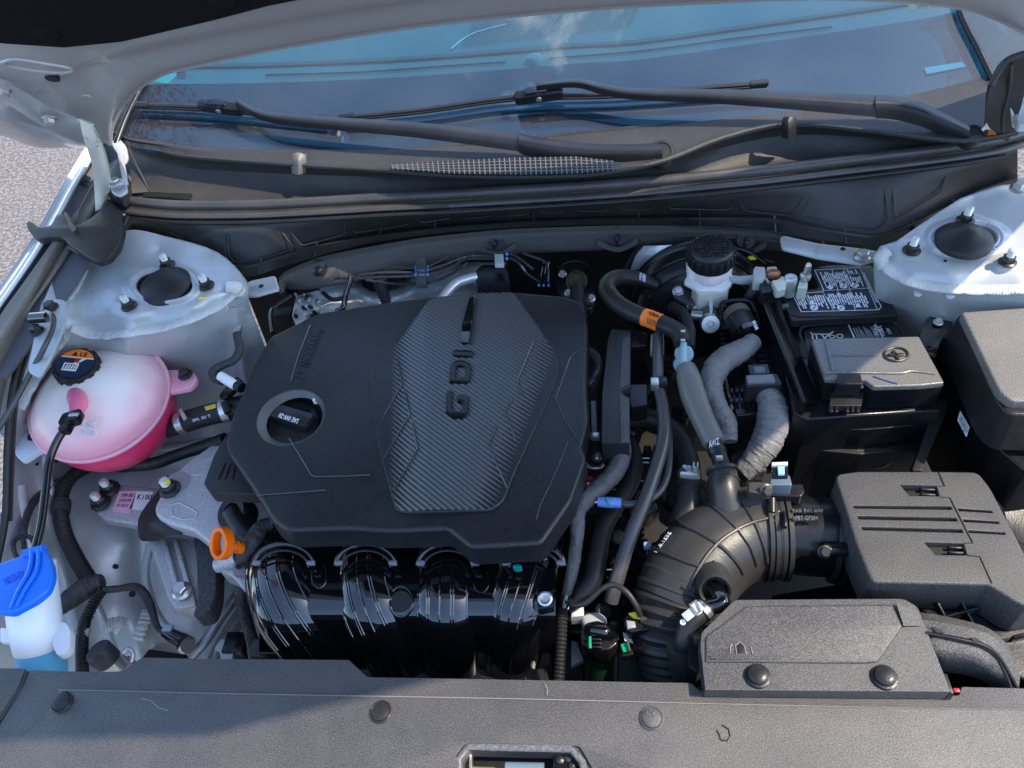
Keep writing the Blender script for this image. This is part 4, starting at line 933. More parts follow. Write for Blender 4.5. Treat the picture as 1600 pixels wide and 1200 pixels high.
# front panel
bot = [(196, 372), (250, 388), (300, 412), (360, 434), (400, 430), (470, 408), (550, 385), (640, 370), (700, 363), (800, 356), (900, 352), (1000, 351), (1100, 353), (1200, 359), (1300, 378), (1370, 385), (1440, 362), (1520, 318), (1590, 292)]
fp = thing("cowl_front_panel", "black scuffed plastic panel with moulded pockets hanging below the cowl seal", "panel", (800, 340, .10))
def zt(u): return .148
def zb(u): return .085
def FPz(u, v):
    t = interp(seal, u) + 24; b = interp(bot, u); k = (v - t) / max(1, b - t); return .148 + (.085 - .148) * k
us = [196, 230, 260, 300, 340, 370, 400, 440, 500, 560, 620, 700, 800, 900, 1000, 1100, 1200, 1260, 1320, 1370, 1420, 1480, 1530, 1590]
r1, r2, r3, r4, r5, rr0 = [], [], [], [], [], []
for u in us:
    t = interp(seal, u) + 24; b = interp(bot, u); led = min(20, (b - t) * .3)
    r0_ = W(u, t - 24, .148); r1.append(W(u, t, .150)); rr0.append(r0_); r2.append(W(u, (t + b - led) / 2, FPz(u, (t + b - led) / 2))); r3.append(W(u, b - led, FPz(u, b - led) - .004))
    r4.append(W(u, b - led + 3, FPz(u, b - led) + .006)); r5.append(W(u, b, .085))
fpm = mat("cowl_panel_plastic", (.020, .020, .0215), .42, bump=.5, bs=900, dust=.07, spec=.55)
sheet("panel_face", [rr0, r1, r2, r3], fpm, fp, per=3, thick=.003); sheet("lower_flange", [r3, r4, [a.lerp(b, .6) for a, b in zip(r4, r5)], r5], fpm, fp, per=3, thick=.003)
def on_fp(u, v, o=.0015): return W(u, v, FPz(u, v) + o)
pockets = [[(215, 334), (345, 338), (352, 345), (352, 395), (356, 408), (330, 398), (300, 385), (270, 365)], [(356, 337), (420, 336), (460, 388), (420, 402), (368, 412), (357, 400)],
           [(432, 336), (538, 332), (540, 366), (472, 384), (465, 376)], [(552, 331), (612, 328), (640, 348), (634, 352), (555, 364), (550, 358)], [(632, 326), (705, 322), (706, 341), (660, 348), (650, 342)],
           [(718, 322), (774, 320), (774, 334), (766, 338), (722, 342), (718, 336)], [(788, 320), (828, 318), (830, 330), (822, 335), (790, 337)],
           [(840, 322), (886, 320), (884, 328), (876, 332), (846, 332)], [(896, 320), (954, 318), (954, 326), (944, 330), (902, 330)], [(965, 316), (1046, 303), (1020, 327), (975, 328), (967, 322)],
           [(1055, 302), (1148, 298), (1144, 325), (1134, 328), (1048, 326), (1042, 322)], [(1152, 296), (1265, 290), (1240, 338), (1165, 330), (1158, 322)],
           [(1276, 288), (1380, 280), (1388, 345), (1370, 358), (1310, 352), (1254, 340)], [(1392, 278), (1480, 266), (1470, 300), (1400, 342)]]
for p in pockets:
    q = [on_fp(u, v) for u, v in rnd(p, 7, 3)]; tube("pocket_edge", q + [q[0]], 1.1, fpm, fp, res=6, smooth=False, cap=False)
for u in (278, 326, 408, 495, 595, 680, 834, 998, 1093, 1210, 1320, 1427, 1490):
    b = interp(bot, u); a = W(u, b - 24, FPz(u, b - 24) + .006); c = W(u, b - 4, .090); d = W(u + 8, b - 4, .092)
    g = B(); n_ = V((.0012, 0, 0)); g.v = [a + n_, c + n_, c + V((0, -.010, .002)) + n_, a - n_, c - n_, c + V((0, -.010, .002)) - n_]
    g.f = [(0, 1, 2), (3, 5, 4), (0, 3, 4, 1), (1, 4, 5, 2), (2, 5, 3, 0)]; g.mk("gusset", fpm, fp, smooth=False)
for (u, v) in ((540, 377), (1160, 343)):
    lathe("push_clip", W(u, v, .096), V((0, -.5, 1)), [(.011, -.003), (.011, .0005), (.008, .0012), (.003, .0008)], satin, fp, 22)
# sound insulation under it
ip = thing("bulkhead_insulation", "dark grey felt insulation pad along the bulkhead with four dimpled clips", "insulation pad", (800, 380, .05))
top_ = [(434, 446), (445, 428), (500, 405), (570, 390), (650, 376), (720, 368), (800, 361), (900, 357), (1000, 355), (1100, 357), (1200, 363), (1280, 380)]
bt_ = [(436, 448), (470, 453), (520, 447), (590, 432), (650, 418), (720, 405), (800, 397), (900, 393), (1000, 388), (1100, 384), (1200, 392), (1290, 402)]
md_ = [(u1 * .5 + u2 * .5, v1 * .5 + v2 * .5) for (u1, v1), (u2, v2) in zip(top_, bt_)]
sheet("pad", [[(u, v - 3, .066) for u, v in top_], [(u, v + 5, .068) for u, v in top_], [(u, v, .052) for u, v in md_], [(u, v - 3, .030) for u, v in bt_], [(u, v, .020) for u, v in bt_]], felt, ip, per=4, thick=.012)
for (u, v) in ((500, 416), (775, 374), (965, 366), (1165, 372)):
    c = W(u, v, .060 if u < 600 else .058); cl_ = lathe("clip_recess", c + V((0, -.004, .0)), V((0, -.75, .66)), [(.0001, 0), (.0135, 0), (.0135, .0008), (.011, .001)], ink, ip, 24)
    tube("clip_stud", [c + V((0, -.002, 0)), c + V((0, -.012, .004)), c + V((-.003, -.016, -.006))], .0028, smooth_b, ip, px=False, res=8)
    sheet("dimple_lip", [[c + V((-.030, -.006, -.004)), c + V((-.014, -.010, -.014)), c + V((0, -.011, -.018)), c + V((.014, -.010, -.014)), c + V((.030, -.006, -.004))],
                         [c + V((-.032, -.006, -.014)), c + V((-.015, -.010, -.022)), c + V((0, -.011, -.026)), c + V((.015, -.010, -.022)), c + V((.032, -.006, -.014))]], felt, ip, per=4, thick=.004)
# painted cross member ends
xm = thing("cross_member", "pale painted bracket strip between bulkhead pad and left strut tower", "bracket", (410, 446, .06))
prism("strip", rnd([(376, 446), (392, 438), (430, 430), (436, 452), (400, 462), (380, 462)], 4), .075, .004, paint, xm)
lathe("hole", W(408, 447, .0755), UP, [(.0001, 0), (.004, 0), (.004, .0006)], ink, xm, 12)
xr = thing("cross_member", "pale painted bracket plate with a zinc bolt left of the right strut tower", "bracket", (1300, 395, .07))
prism("plate", rnd([(1219, 370), (1226, 368), (1280, 380), (1350, 388), (1372, 392), (1380, 402), (1345, 412), (1332, 410), (1278, 402), (1222, 388)], 4), .082, .004, paint, xr)
beam("plate_step", (1281, 382, .0845), (1276, 402, .0845), .002, .0015, paint, xr); lathe("hole", W(1317, 389, .0825), UP, [(.0001, 0), (.0035, 0), (.0035, .0006)], ink, xr, 12)
bolt("plate_bolt", (1347, 402, .084), 12, steel, xr); patch("paint_mark", [(1335, 389, .0825), (1345, 389, .0825), (1344, 393, .0825), (1336, 392, .0825)], yellow, xr, .0006)
# bulkhead wall (structure of the car behind the engine)
bh = thing("bulkhead", "dark lower bulkhead wall behind the engine under the felt pad", "bulkhead", (820, 420, .0))
sheet("wall", [[V((-.66, 1.06, .06)), V((-.3, 1.06, .06)), V((0, 1.07, .06)), V((.3, 1.06, .06)), V((.66, 1.05, .06))], [V((-.66, 1.03, -.2)), V((-.3, 1.03, -.2)), V((0, 1.04, -.2)), V((.3, 1.03, -.2)), V((.66, 1.02, -.2))], [V((-.66, .98, -.5)), V((-.3, .98, -.5)), V((0, .98, -.5)), V((.3, .98, -.5)), V((.66, .98, -.5))]], deepb, bh, per=2, thick=.01)
ut = thing("undertray", "black undertray closing the bottom of the engine bay", "undertray", (800, 700, -.5))
prism("tray", [V((-.80, .16, -.5)), V((.85, .16, -.5)), V((.85, 1.15, -.5)), V((-.80, 1.15, -.5))], -.5, .01, deepb, ut)
sheet("front_wall", [[V((-.5, .30, -.02)), V((0, .30, -.02)), V((.5, .30, -.02))], [V((-.5, .29, -.5)), V((0, .29, -.5)), V((.5, .29, -.5))]], deepb, ut, per=2, thick=.01)

# ================================================================== BEHIND THE ENGINE COVER
hs = thing("heat_shield", "crumpled bright aluminium heat shield behind the engine cover's left half", "heat shield", (600, 450, -.02))
zh = rbf([(430, 500, -.03), (500, 480, -.02), (470, 450, -.04), (520, 430, -.02), (560, 440, -.06), (600, 440, -.08), (640, 440, -.06), (600, 470, -.02), (650, 465, -.01), (690, 440, -.01), (740, 430, -.02), (720, 460, .0), (560, 475, -.01), (680, 480, .01), (780, 420, -.04)])
def zh2(u, v):
    d = math.hypot((u - 598) / 46, (v - 440) / 26); return zh(u, v) + .012 * math.exp(-((d - 1.05) / .14) ** 2) + .004 * math.sin(u * .11 + v * .2) * math.sin(u * .05 - v * .13)
hfield("shield", zh2, (500, 405, 800, 500), 3, aluS, hs, inpoly([(500, 440), (545, 420), (700, 405), (790, 405), (790, 480), (500, 495)]))
lathe("dark_bowl", W(598, 437, -.045), V((0, -.35, 1)), [(.0001, -.01), (.030, -.008), (.036, .004), (.030, .010), (.0001, .012)], deepb, hs, 36)
tb = thing("solenoid_lead", "black corrugated lead plugging down into the heat shield bowl", "lead", (592, 440, .0))
tube("lead", [(600, 420, .03), (594, 440, .025), (600, 462, .015), (604, 474, .01)], [9, 10, 9, 7], rubber, tb, ribs=(.005, .002))
vl = thing("valve_block", "small grey cast valve block with many screws at the cover's back left corner", "valve block", (480, 470, -.03))
prism("block", rnd([(462, 462), (500, 452), (505, 482), (470, 502), (455, 495)], 4), -.02, .03, aluS, vl)
for k in range(22):
    u, v = 462 + random.random() * 36, 460 + random.random() * 36; r = .002 + random.random() * .003
    lathe("screw", W(u, v, -.017), V((random.uniform(-.4, .4), -.4, 1)), [(r, -.003), (r, .004), (r * .6, .006), (.0002, .006)], (steel, dsteel, aluS, stud)[k % 4], vl, 10)
lathe("yellow_dot", W(463, 484, -.010), UP, [(.002, 0), (.002, .001)], yellow, vl, 10)
tube("bracket_wire", [(455, 462, .0), (432, 478, .0), (423, 490, .0), (426, 520, .0)], 3, gloss_b, vl); box("relay", (445, 492, -.03), (.03, .03, .02), satin, vl); box("module", (450, 450, -.01), (.03, .02, .02), smooth_b, vl)
bt = thing("breather_tube", "thin black upright tube crossing in front of the heat shield", "tube", (545, 455, .02))
tube("tube", [(548, 432, .05), (545, 445, .045), (540, 462, .04), (536, 480, .035), (526, 487, .03)], 4.5, gloss_b, bt); tube("cross_tube", [(505, 458, .03), (520, 468, .03), (540, 465, .035)], 3.5, smooth_b, bt)
# brake lines with clips
bl = thing("brake_lines", "bundle of thin shiny brake lines with blue edged clips along the bulkhead", "brake lines", (700, 420, .03))
for pts in ([(560, 430, .04), (600, 426, .045), (650, 426, .045)], [(524, 436, .045), (580, 434, .045), (650, 431, .045)], [(571, 437, .035), (610, 443, .03), (660, 443, .03), (685, 438, .03), (710, 425, .03), (730, 410, .035)],
            [(612, 415, .05), (648, 419, .045)], [(668, 417, .045), (680, 411, .045), (700, 400, .05)], [(668, 422, .045), (690, 415, .045), (732, 400, .045), (772, 400, .045)], [(668, 429, .045), (700, 420, .04), (728, 405, .04), (772, 404, .04)],
            [(788, 398, .05), (804, 399, .05), (833, 420, .045)], [(788, 404, .045), (800, 404, .045), (812, 412, .045), (822, 426, .035), (842, 440, .03)], [(818, 396, .05), (850, 408, .045), (856, 420, .04), (856, 440, .035)]):
    tube("line", pts, 2.1, mat("black_brake_line", (.04, .04, .042), .2, coat=.8, spec=.8), bl, res=8)
cp = box("clip", (659, 427, .05), (.016, .046, .008), satin, bl, Y=V((.05, .6, .75)).normalized(), Z=V((0, -.75, .6)).normalized(), bev=.001)
for v in (417, 422, 429):
    for u in (650, 668): box("blue_tab", (u, v, .052), (.003, .004, .004), blueclip, bl, bev=.0005)
    beam("silver_strap", (654, v, .058), (664, v, .058), .004, .002, steel, bl)
prism("white_clip", [(772, 396), (786, 396), (787, 412), (773, 412)], .058, .008, mat("grey_clip", (.45, .46, .46), .45), bl)
for v in (397, 404): box("blue_tab", (792, v, .056), (.003, .004, .004), blueclip, bl, bev=.0005)
prism("black_box", rnd([(742, 424), (752, 413), (792, 412), (797, 440), (797, 460), (745, 458)], 4), .035, .05, smooth_b, bl, bev=.003)
for i in range(3): box("blue_tab", (842 + i * 7.5, 446, .030), (.003, .003, .003), blueclip, bl, bev=.0005)
for i in range(3): tube("line", [(842 + i * 7, 445, .03), (846 + i * 6, 432, .035), (850 + i * 4, 410, .04)], 1.6, gloss_b, bl, res=8)
hp = thing("exhaust_pipe", "short bent bright metal pipe behind the top edge of the ribbed cover insert", "pipe", (715, 440, .03))
tube("pipe", [(688, 470, .03), (700, 455, .032), (716, 441, .034), (745, 432, .034)], 7.5, mat("satin_alloy", (.75, .77, .76), .35, metal=.6), hp, res=18)
st = thing("steering_boot", "dark rubber grommet plate with a yellow marked stub at the bulkhead", "grommet", (895, 440, .0))
prism("plate", rnd([(862, 432), (870, 410), (900, 404), (926, 412), (932, 440), (930, 480), (884, 490)], 10), .0, .012, smooth_b, st, bev=.004)
lathe("stub", W(901, 440, .01), V((0, -.5, .8)), [(.017, -.03), (.017, .003), (.014, .004), (.014, -.001), (.0002, -.001)], mat("olive_marked", (.08, .075, .02), .5, var=.6, vs=120), st, 28)
tube("stub_pipe", [(902, 448, .02), (904, 475, .01), (908, 500, .0)], 12, rubber, st)
for (u, v) in ((879, 428), (888, 458), (924, 466)): bolt("nut", (u, v, .008), 6, steel, st, axis=V((0, -.5, .8)))
tube("ridge", [(870, 430, .006), (878, 414, .006), (902, 408, .006), (924, 418, .006), (928, 445, .006)], 2, smooth_b, st)

# ================================================================== ENGINE COVER
ec = thing("engine_cover", "large black engine cover with ribbed grey insert and raised GDI lettering", "engine cover", (640, 640, .03))
ZC = .052
body = [(422, 525, 4), (497, 488, 6), (612, 470, 12), (672, 463, 6), (738, 456, 3), (804, 455, 6), (878, 461, 8), (914, 472, 9), (919, 510, 6), (917, 600, 8), (920, 655, 12), (909, 697, 8), (917, 714, 8), (893, 782, 6), (846, 850, 10), (735, 856, 7), (699, 827, 5), (600, 831, 30), (547, 826, 20), (447, 830, 12), (424, 812, 10), (402, 775, 6), (350, 700, 14), (360, 655, 12), (397, 565, 6)]
def ell(cu, cv, a, b, rot, n=36, t0=0): 
    out = []
    for i in range(n):
        t = 2 * math.pi * i / n; x, y = a * math.cos(t), b * math.sin(t); out.append((cu + x * math.cos(rot) - y * math.sin(rot), cv + x * math.sin(rot) + y * math.cos(rot)))
    return out
hole = ell(455, 653, 55, 41, math.radians(-24))
prism("cover_body", rnd(body, 6, 4), ZC, .036, coverp, ec, bev=.006, seg=5, holes=[hole], flare=.001, hh=.012)
# lower skirt lip, reads as the pale double edge
lowl = [(q[0], q[1]) for q in body]; 
lip = inset(loopw(rnd(body, 6, 4), ZC), -.0014, 1); lip = lip if area(lip) > 0 else lip
lp = [V((p.x, p.y, p.z - .0345)) for p in lip]; tube("skirt_lip", lp + [lp[0]], .0019, lipm, ec, px=False, res=6, smooth=False, cap=False)
# filler well: chamfer ring, dark well
we = [W(u, v, ZC) for u, v in ell(455, 653, 56, 42, math.radians(-24))]; wi = [W(u, v, ZC - .007) for u, v in ell(460, 657, 46, 33, math.radians(-26))]; wd = [W(u, v, ZC - .045) for u, v in ell(462, 654, 46, 33, math.radians(-26))]
g = B(); n = len(we); wo = [p + V((0, 0, .0002)) for p in we]; g.v = wo + wi + wd
for a_ in (0, 1):
    for i in range(n):
        j = (i + 1) % n; g.f.append((a_ * n + i, a_ * n + j, a_ * n + n + j, a_ * n + n + i))
g.f.append(tuple(2 * n + i for i in range(n)))
g.mk("filler_well", mat("well_plastic", (.10, .097, .09), .38, bump=.5, bs=500, spec=.7), ec, ang=30)
box("well_clip", (493, 626, ZC - .010), (.006, .006, .010), whitep, ec)
# creases
for pts in ([(452, 685), (478, 728), (486, 742), (492, 745), (540, 744), (578, 742)], [(402, 774), (455, 770), (510, 766)], [(485, 508), (466, 556), (454, 596)], [(888, 690), (870, 735), (844, 790), (838, 812)], [(866, 618), (884, 660), (906, 692)], [(918, 545), (900, 550), (890, 562), (868, 622)],
):
    line("moulded_crease", pts, 1.1, lipm, ec, z=ZC + .0006)
for i in range(4):
    pass
# small lower wing of the cover with slots
wg = prism("side_ledge", rnd([(344, 694), (362, 668), (378, 720), (402, 770), (398, 772), (328, 770), (318, 756), (334, 712)], 5), .030, .020, coverp, ec, bev=.004)
for i in range(3): line("slot", [(352 + i * 8, 724 + i * 1), (341 + i * 11, 748)], 1.4, ink, wg, z=.0305)
# ribbed insert: every rib is a tilted strip of real geometry
ins = [(672, 464), (740, 457), (802, 455), (872, 550), (876, 575), (867, 602), (801, 745), (787, 782), (768, 797), (628, 801), (616, 794), (600, 735), (585, 672), (574, 602), (577, 580), (617, 537)]
ZI = ZC + .0055
insr = rnd(ins, 9, 4)
prism("insert_frame", insr, ZC + .003, .004, coverp, ec, bev=.0025)
c_ = W(722, 640, ZI)
shr = [c_ + (W(u, v, ZI) - c_) * .983 for u, v in insr]
if area(shr) < 0: shr.reverse()
dirp = (W(760, 668, ZI) - W(720, 640, ZI)).normalized(); nrm2 = V((-dirp.y, dirp.x, 0)); nrm2 = nrm2 if nrm2.y > 0 else -nrm2
fl_a, fl_n = W(655, 560, ZI), None
def ln2(p, q, side):
    a, b = W(*p, ZI), W(*q, ZI); d = (b - a).normalized(); n = V((-d.y, d.x, 0)); s_ = W(*side, ZI)
    return (a, n if (s_ - a).dot(n) > 0 else -n)
folds = [ln2((663, 464), (668, 800), (600, 600)), ln2((800, 560), (720, 742), (850, 640))]       # facets: left, right
def zins(p, reg):
    z = ZI
    if reg == 0: z -= .075 * max(0, (p - folds[0][0]).dot(folds[0][1]))
    if reg == 1: z -= .065 * max(0, (p - folds[1][0]).dot(folds[1][1]))
    return z
pitch = .0056; ds_ = [(p - c_).dot(nrm2) for p in shr]; k0, k1 = math.floor(min(ds_) / pitch), math.ceil(max(ds_) / pitch)
g = B()
for k in range(k0, k1):
    base = clip(clip(shr, c_ + nrm2 * (k * pitch), nrm2), c_ + nrm2 * ((k + 1) * pitch), -nrm2)
    if len(base) < 3: continue
    for reg in range(3):
        p = base
        if reg < 2: p = clip(p, *folds[reg])
        else:
            for a, n_ in folds: p = clip(p, a, -n_)
        if len(p) < 3: continue
        top = []
        for q in p:
            s_ = ((q - c_).dot(nrm2) - k * pitch) / pitch; top.append((q, s_))
        # rounded rib in 3 facets
        for (s0, s1, h0, h1) in ((0, .5, -.0010, .0010), (.5, .62, .0010, .0010), (.62, 1, .0010, -.0010)):
            a0, a1 = c_ + nrm2 * ((k + s0) * pitch), c_ + nrm2 * ((k + s1) * pitch)
            pp = clip(clip(p, a0, nrm2), a1, -nrm2)
            if len(pp) < 3: continue
            vs = []
            for q in pp:
                f = ((q - a0).dot(nrm2)) / ((s1 - s0) * pitch); f = min(1, max(0, f)); vs.append(V((q.x, q.y, zins(q, reg) + h0 + (h1 - h0) * f)))
            g.add(vs, [tuple(range(len(vs)))])
g.mk("ribbed_insert", carbon, ec, smooth=False)
def zat(u, v):
    p = W(u, v, ZI); z = ZI
    for i in range(2):
        if (p - folds[i][0]).dot(folds[i][1]) > 0: z = zins(p, i)
    return z
def edge_line(pts, w_=1.5):
    q = []
    for (a, b), (c, d) in zip(pts, pts[1:]):
        for i in range(7): q.append((a + (c - a) * i / 6, b + (d - b) * i / 6))
    tube("insert_edge_line", [(u, v, zat(u, v) + .001) for u, v in q], w_ * .8, lipm, ec, res=6, smooth=False)
for pts in ([(632, 612), (640, 648), (600, 716)], [(643, 660), (652, 702), (614, 768)], [(628, 600), (590, 668)], [(800, 625), (788, 642), (806, 690)], [(776, 665), (763, 698), (792, 762)], [(833, 535), (808, 595), (815, 618)], [(622, 560), (628, 600)]):
    edge_line(pts)
for i in range(2):
    a = (795, 600); b = (725, 733)
# letters, reading upward
lz = ZI + .003
LX, LY = W(733, 540, lz) - W(733, 655, lz), None
lmat = mat("letter_black", (.006, .006, .007), .22)
def Lt(pts, hole=None): prism("raised_letter", rnd(pts, 5, 3), ZI + .0032, .006, lmat, ec, bev=.001, seg=2, holes=[rnd(hole, 2, 2)] if hole else [])
Lt([(697, 612), (703, 608), (705, 612), (705, 642), (721, 643), (722, 628), (714, 627), (713, 617), (728, 616), (731, 622), (730, 646), (724, 653), (704, 652), (696, 644)])
Lt([(701, 597), (703, 570), (712, 562), (728, 563), (735, 571), (733, 598)], [(711, 589), (712, 574), (716, 571), (724, 572), (727, 576), (726, 589)])
Lt([(706, 556), (707, 546), (739, 547), (738, 557)])
prism("raised_slash", [(733, 464), (742, 462), (738, 500), (732, 535), (720, 534), (722, 504)], ZI + .0045, .008, lmat, ec, bev=.0012)
prism("slash_tip", [(721, 505), (737, 502), (732, 535), (720, 534)], ZI + .0055, .003, gloss_b, ec, bev=.001)
# relief script on the left of the cover
def Tx(s, top_uv, bot_uv, w_px, ext=.0008):
    (u1, v1), (u2, v2) = top_uv, bot_uv; O = W(u1 - w_px, v1, ZC); X = W(u2 - w_px, v2, ZC); Y = W(u1, v1 + 3, ZC); fin([O, X, Y], s, coverp, ec, name="relief_script", ext=ext)
Tx("Smartstream", (509, 514), (486, 568), 9); Tx("TURBO", (497, 520), (476, 565), 9); Tx("1.6T", (483, 570), (474, 592), 16, .0012)
line("relief_rule", [(471, 570), (486, 568)], 1, coverp, ec, z=ZC + .0006)

oc_ = thing("oil_filler_cap", "black oil filler cap marked SAE 0W-20 sunk in the engine cover's round well", "oil cap", (455, 655, .01))
c = W(458, 661, ZC - .024); r = m_px(c, 41)
lathe("cap_disc", c, V((0, -.04, 1)), [(r, -.012), (r, 0), (r * .93, .003), (r * .75, .003), (r * .70, .001), (.0002, .001)], satin, oc_, 44)
gx = (W(490, 668, 0) - W(418, 646, 0)).normalized(); gy = UP.cross(gx)
bq = box("grip_bar", c + UP * .009 + gy * .002, (r * 1.8, r * .66, .016), satin, oc_, X=gx, Y=gy, Z=UP, bev=.003)
zz = c.z + .0174
fin([(468, 655, zz), (438, 645, zz), (464, 662, zz)], "SAE 0W-20", whlab, oc_, name="print", ext=.0004)

# ================================================================== INTAKE MANIFOLD
im = thing("intake_manifold", "gloss black plastic intake manifold with four curved runners in front of the cover", "intake manifold", (630, 950, -.08))
zz_ = [(835, -.042), (860, -.034), (900, -.026), (950, -.030), (1000, -.066), (1040, -.122), (1080, -.18)]
sheet("web", [[(u, v, z) for u in (405, 470, 530, 600, 660, 720, 790, 868)] for v, z in zz_], gloss_b, im, per=6, thick=.004)
def runner(path, r):
    pts = [(u, v, z) for u, v, z in path]
    t = tube("runner", pts, r, gloss_b, im, res=64, per=10, up=V((0, -.5, 1)), flat=.58)
    q = [P(p) for p in pts]; s_ = m_px(q[len(q) // 2], 1.0); fr = frames(spline(q, 10), V((0, -.5, 1)))
    for a in (-.8, -.36, -.28, .05, .38, .46, .85):
        tube("runner_rib", [c + Nn * (math.cos(a) * r * s_ * .58) + Bn * (math.sin(a) * r * s_) for c, T, Nn, Bn in fr], .0012, gloss_b, t, px=False, smooth=False, res=6)
    return t
def pth(us): return [(u, v, z - .015) for u, (v, z) in zip(us, zz_)]
runner(pth([444, 440, 434, 450, 486, 522, 560]), 55)
runner(pth([576, 574, 572, 582, 606, 626, 650]), 53)
runner(pth([700, 700, 698, 696, 698, 700, 704]), 53)
runner(pth([836, 834, 822, 806, 796, 792, 790]), 49)
for cu in (444, 572, 700, 834):
    arc = [W(cu + 47 * math.cos(t), 884 - 34 * math.sin(t), -.018 + .012 * math.sin(t)) for t in [math.pi * i / 10 for i in range(11)]]
    tube("flange_arch", arc, 4.5, gloss_b, im, res=10, flat=1)
    arc = [W(cu + 38 * math.cos(t), 886 - 26 * math.sin(t), -.016 + .012 * math.sin(t)) for t in [math.pi * i / 10 for i in range(11)]]
    tube("flange_arch", arc, 2.2, smooth_b, im, res=8)
    for s_ in (-1, 1): box("arch_foot", (cu + s_ * 42, 880, -.014), (.010, .005, .006), mat("grey_edge", (.2, .22, .25), .3), im, bev=.001)
for (cu, cv, hh_) in ((499, 885, 1.), (752, 893, 1.)):
    tube("web_slot", [(cu + a_, cv + b_, interp(zz_, cv + b_) + .0015) for a_, b_ in ((-10, 0), (-11, 22), (0, 34), (11, 22), (10, 0))], 1.8, gloss_b, im)
tube("port_rim", ell3 := [(627 + 18 * math.cos(t), 940 + 24 * math.sin(t), interp(zz_, 940 + 24 * math.sin(t)) + .002) for t in [2 * math.pi * i / 24 for i in range(25)]], 2.5, gloss_b, im, smooth=False)
lathe("port_hole", W(626, 940, -.0265), V((0, -.3, 1)), [(.0001, 0), (.0125, 0), (.0125, .0008)], ink, im, 28)
tube("lower_seam", [(u, v, z) for u, v, z in ((440, 1018, -.10), (500, 1028, -.112), (530, 1020, -.104), (565, 1030, -.115), (620, 1030, -.115), (640, 1016, -.10), (655, 1026, -.112), (700, 1030, -.115), (745, 1016, -.10), (765, 1028, -.112), (815, 1028, -.112), (840, 1012, -.10))], 3.5, gloss_b, im)
box("lug", (640, 1015, -.10), (.03, .012, .012), smooth_b, im); box("lug", (725, 1014, -.10), (.03, .012, .012), smooth_b, im); box("lug", (420, 1015, -.10), (.04, .02, .02), smooth_b, im)
prism("lower_case", rnd([(410, 1024), (850, 1024), (860, 1075), (520, 1075), (480, 1040)], 6), -.13, .05, smooth_b, im, bev=.004)
prism("bolt_pad", rnd([(838, 924), (864, 924), (866, 948), (840, 952)], 4), -.02, .02, smooth_b, im)
c = W(852, 936, -.019); lathe("zinc_bolt", c, V((0, -.3, 1)), [(.0085, 0), (.0085, .003), (.0065, .004), (.004, .0035), (.0035, .001), (.0002, .001)], steel, im, 26)
tube("thin_wire", [(798, 955, -.03), (815, 965, -.035), (838, 962, -.03), (850, 952, -.02)], .8, smooth_b, im, res=5)
prism("green_sensor", ell(808, 884, 7, 3, 0, 16), -.002, .01, mat("teal_plastic", (.0, .22, .20), .4), im)
# ================================================================== ENGINE BODY under the hoses
eb = thing("engine_block", "dark engine casting seen between the hoses right of the cover", "engine block", (960, 760, -.2))
prism("block", [(430, 560), (930, 520), (940, 800), (430, 820)], -.06, .3, deepb, eb, bev=.01)
prism("gearbox_casting", rnd([(930, 560), (1010, 560), (1060, 700), (1060, 900), (1000, 1000), (900, 1000), (890, 800), (915, 700)], 10), -.16, .2, deepb, eb, bev=.01)
for i in range(46):
    u, v = random.uniform(915, 1075), random.uniform(560, 990); z = random.uniform(-.15, -.10)
    a = random.uniform(0, 6.28); X = V((math.cos(a), math.sin(a), 0)); Y = V((-math.sin(a), math.cos(a), 0))
    if i % 3 == 0: lathe("casting_boss", W(u, v, z), V((0, -.3, 1)), [(.010, -.03), (.010, 0), (.006, .002), (.004, .001), (.0002, .001)], (deepb, dsteel, smooth_b)[i % 3 - (i % 2)], eb, 14)
    else: box("casting_rib", (u, v, z - .01), (random.uniform(.01, .04), random.uniform(.004, .014), .03), (deepb, smooth_b)[i % 2], eb, X=X, Y=Y, bev=.0015)
for (u, v) in ((1015, 792), (965, 838), (940, 672)): lathe("bolt_head", W(u, v, -.08), V((0, -.4, 1)), [(.010, -.02), (.010, 0), (.007, .002), (.004, .002), (.004, -.001), (.0002, -.001)], dsteel, eb, 20)
patch("tan_gasket", [(1003, 680, -.09), (1010, 675, -.09), (1032, 684, -.09), (1030, 696, -.09), (1021, 696, -.09), (1019, 706, -.09), (1016, 696, -.09), (1006, 696, -.09), (1004, 709, -.09), (997, 712, -.09), (991, 699, -.09), (1000, 693, -.09)], cork, eb, .002)
for (a, b) in (((1000, 716), (1015, 716)), ((1000, 722), (1014, 723)), ((958, 765), (970, 765)), ((1010, 855), (1013, 880)), ((1013, 880), (1030, 880)), ((992, 750), (1005, 752)), ((958, 803), (972, 806)), ((948, 890), (960, 890))):
    tube("bright_edge", [(a[0], a[1], -.085), (b[0], b[1], -.085)], 1.2, steel, eb, res=6)
box("red_tab", (922, 749, -.02), (.008, .006, .004), mat("red_plastic", (.55, .02, .03), .4), eb, bev=.001); box("grey_tab", (918, 758, -.02), (.006, .006, .006), steel, eb, bev=.001)
tube("chrome_edge", [(915, 725, -.03), (925, 731, -.03), (938, 730, -.03), (944, 722, -.03)], 3, steel, eb); lathe("cap_nut", W(933, 716, -.02), UP, [(.006, 0), (.006, .006), (.003, .008), (.0002, .008)], steel, eb, 16)
beam("upright_strip", (927, 627, .01), (929, 680, .0), .007, .004, mat("grey_bracket", (.25, .27, .28), .45), eb); box("clip_block", (930, 682, .005), (.012, .010, .008), steel, eb)
tube("side_pipe", [(918, 548, .01), (930, 556, .01), (936, 572, .01), (930, 590, .01), (918, 602, .005)], 8, hosem, eb)
for (u, v) in ((948, 1000), (905, 985), (925, 1010)): box("low_block", (u, v, -.14), (.03, .03, .05), smooth_b, eb, bev=.003)
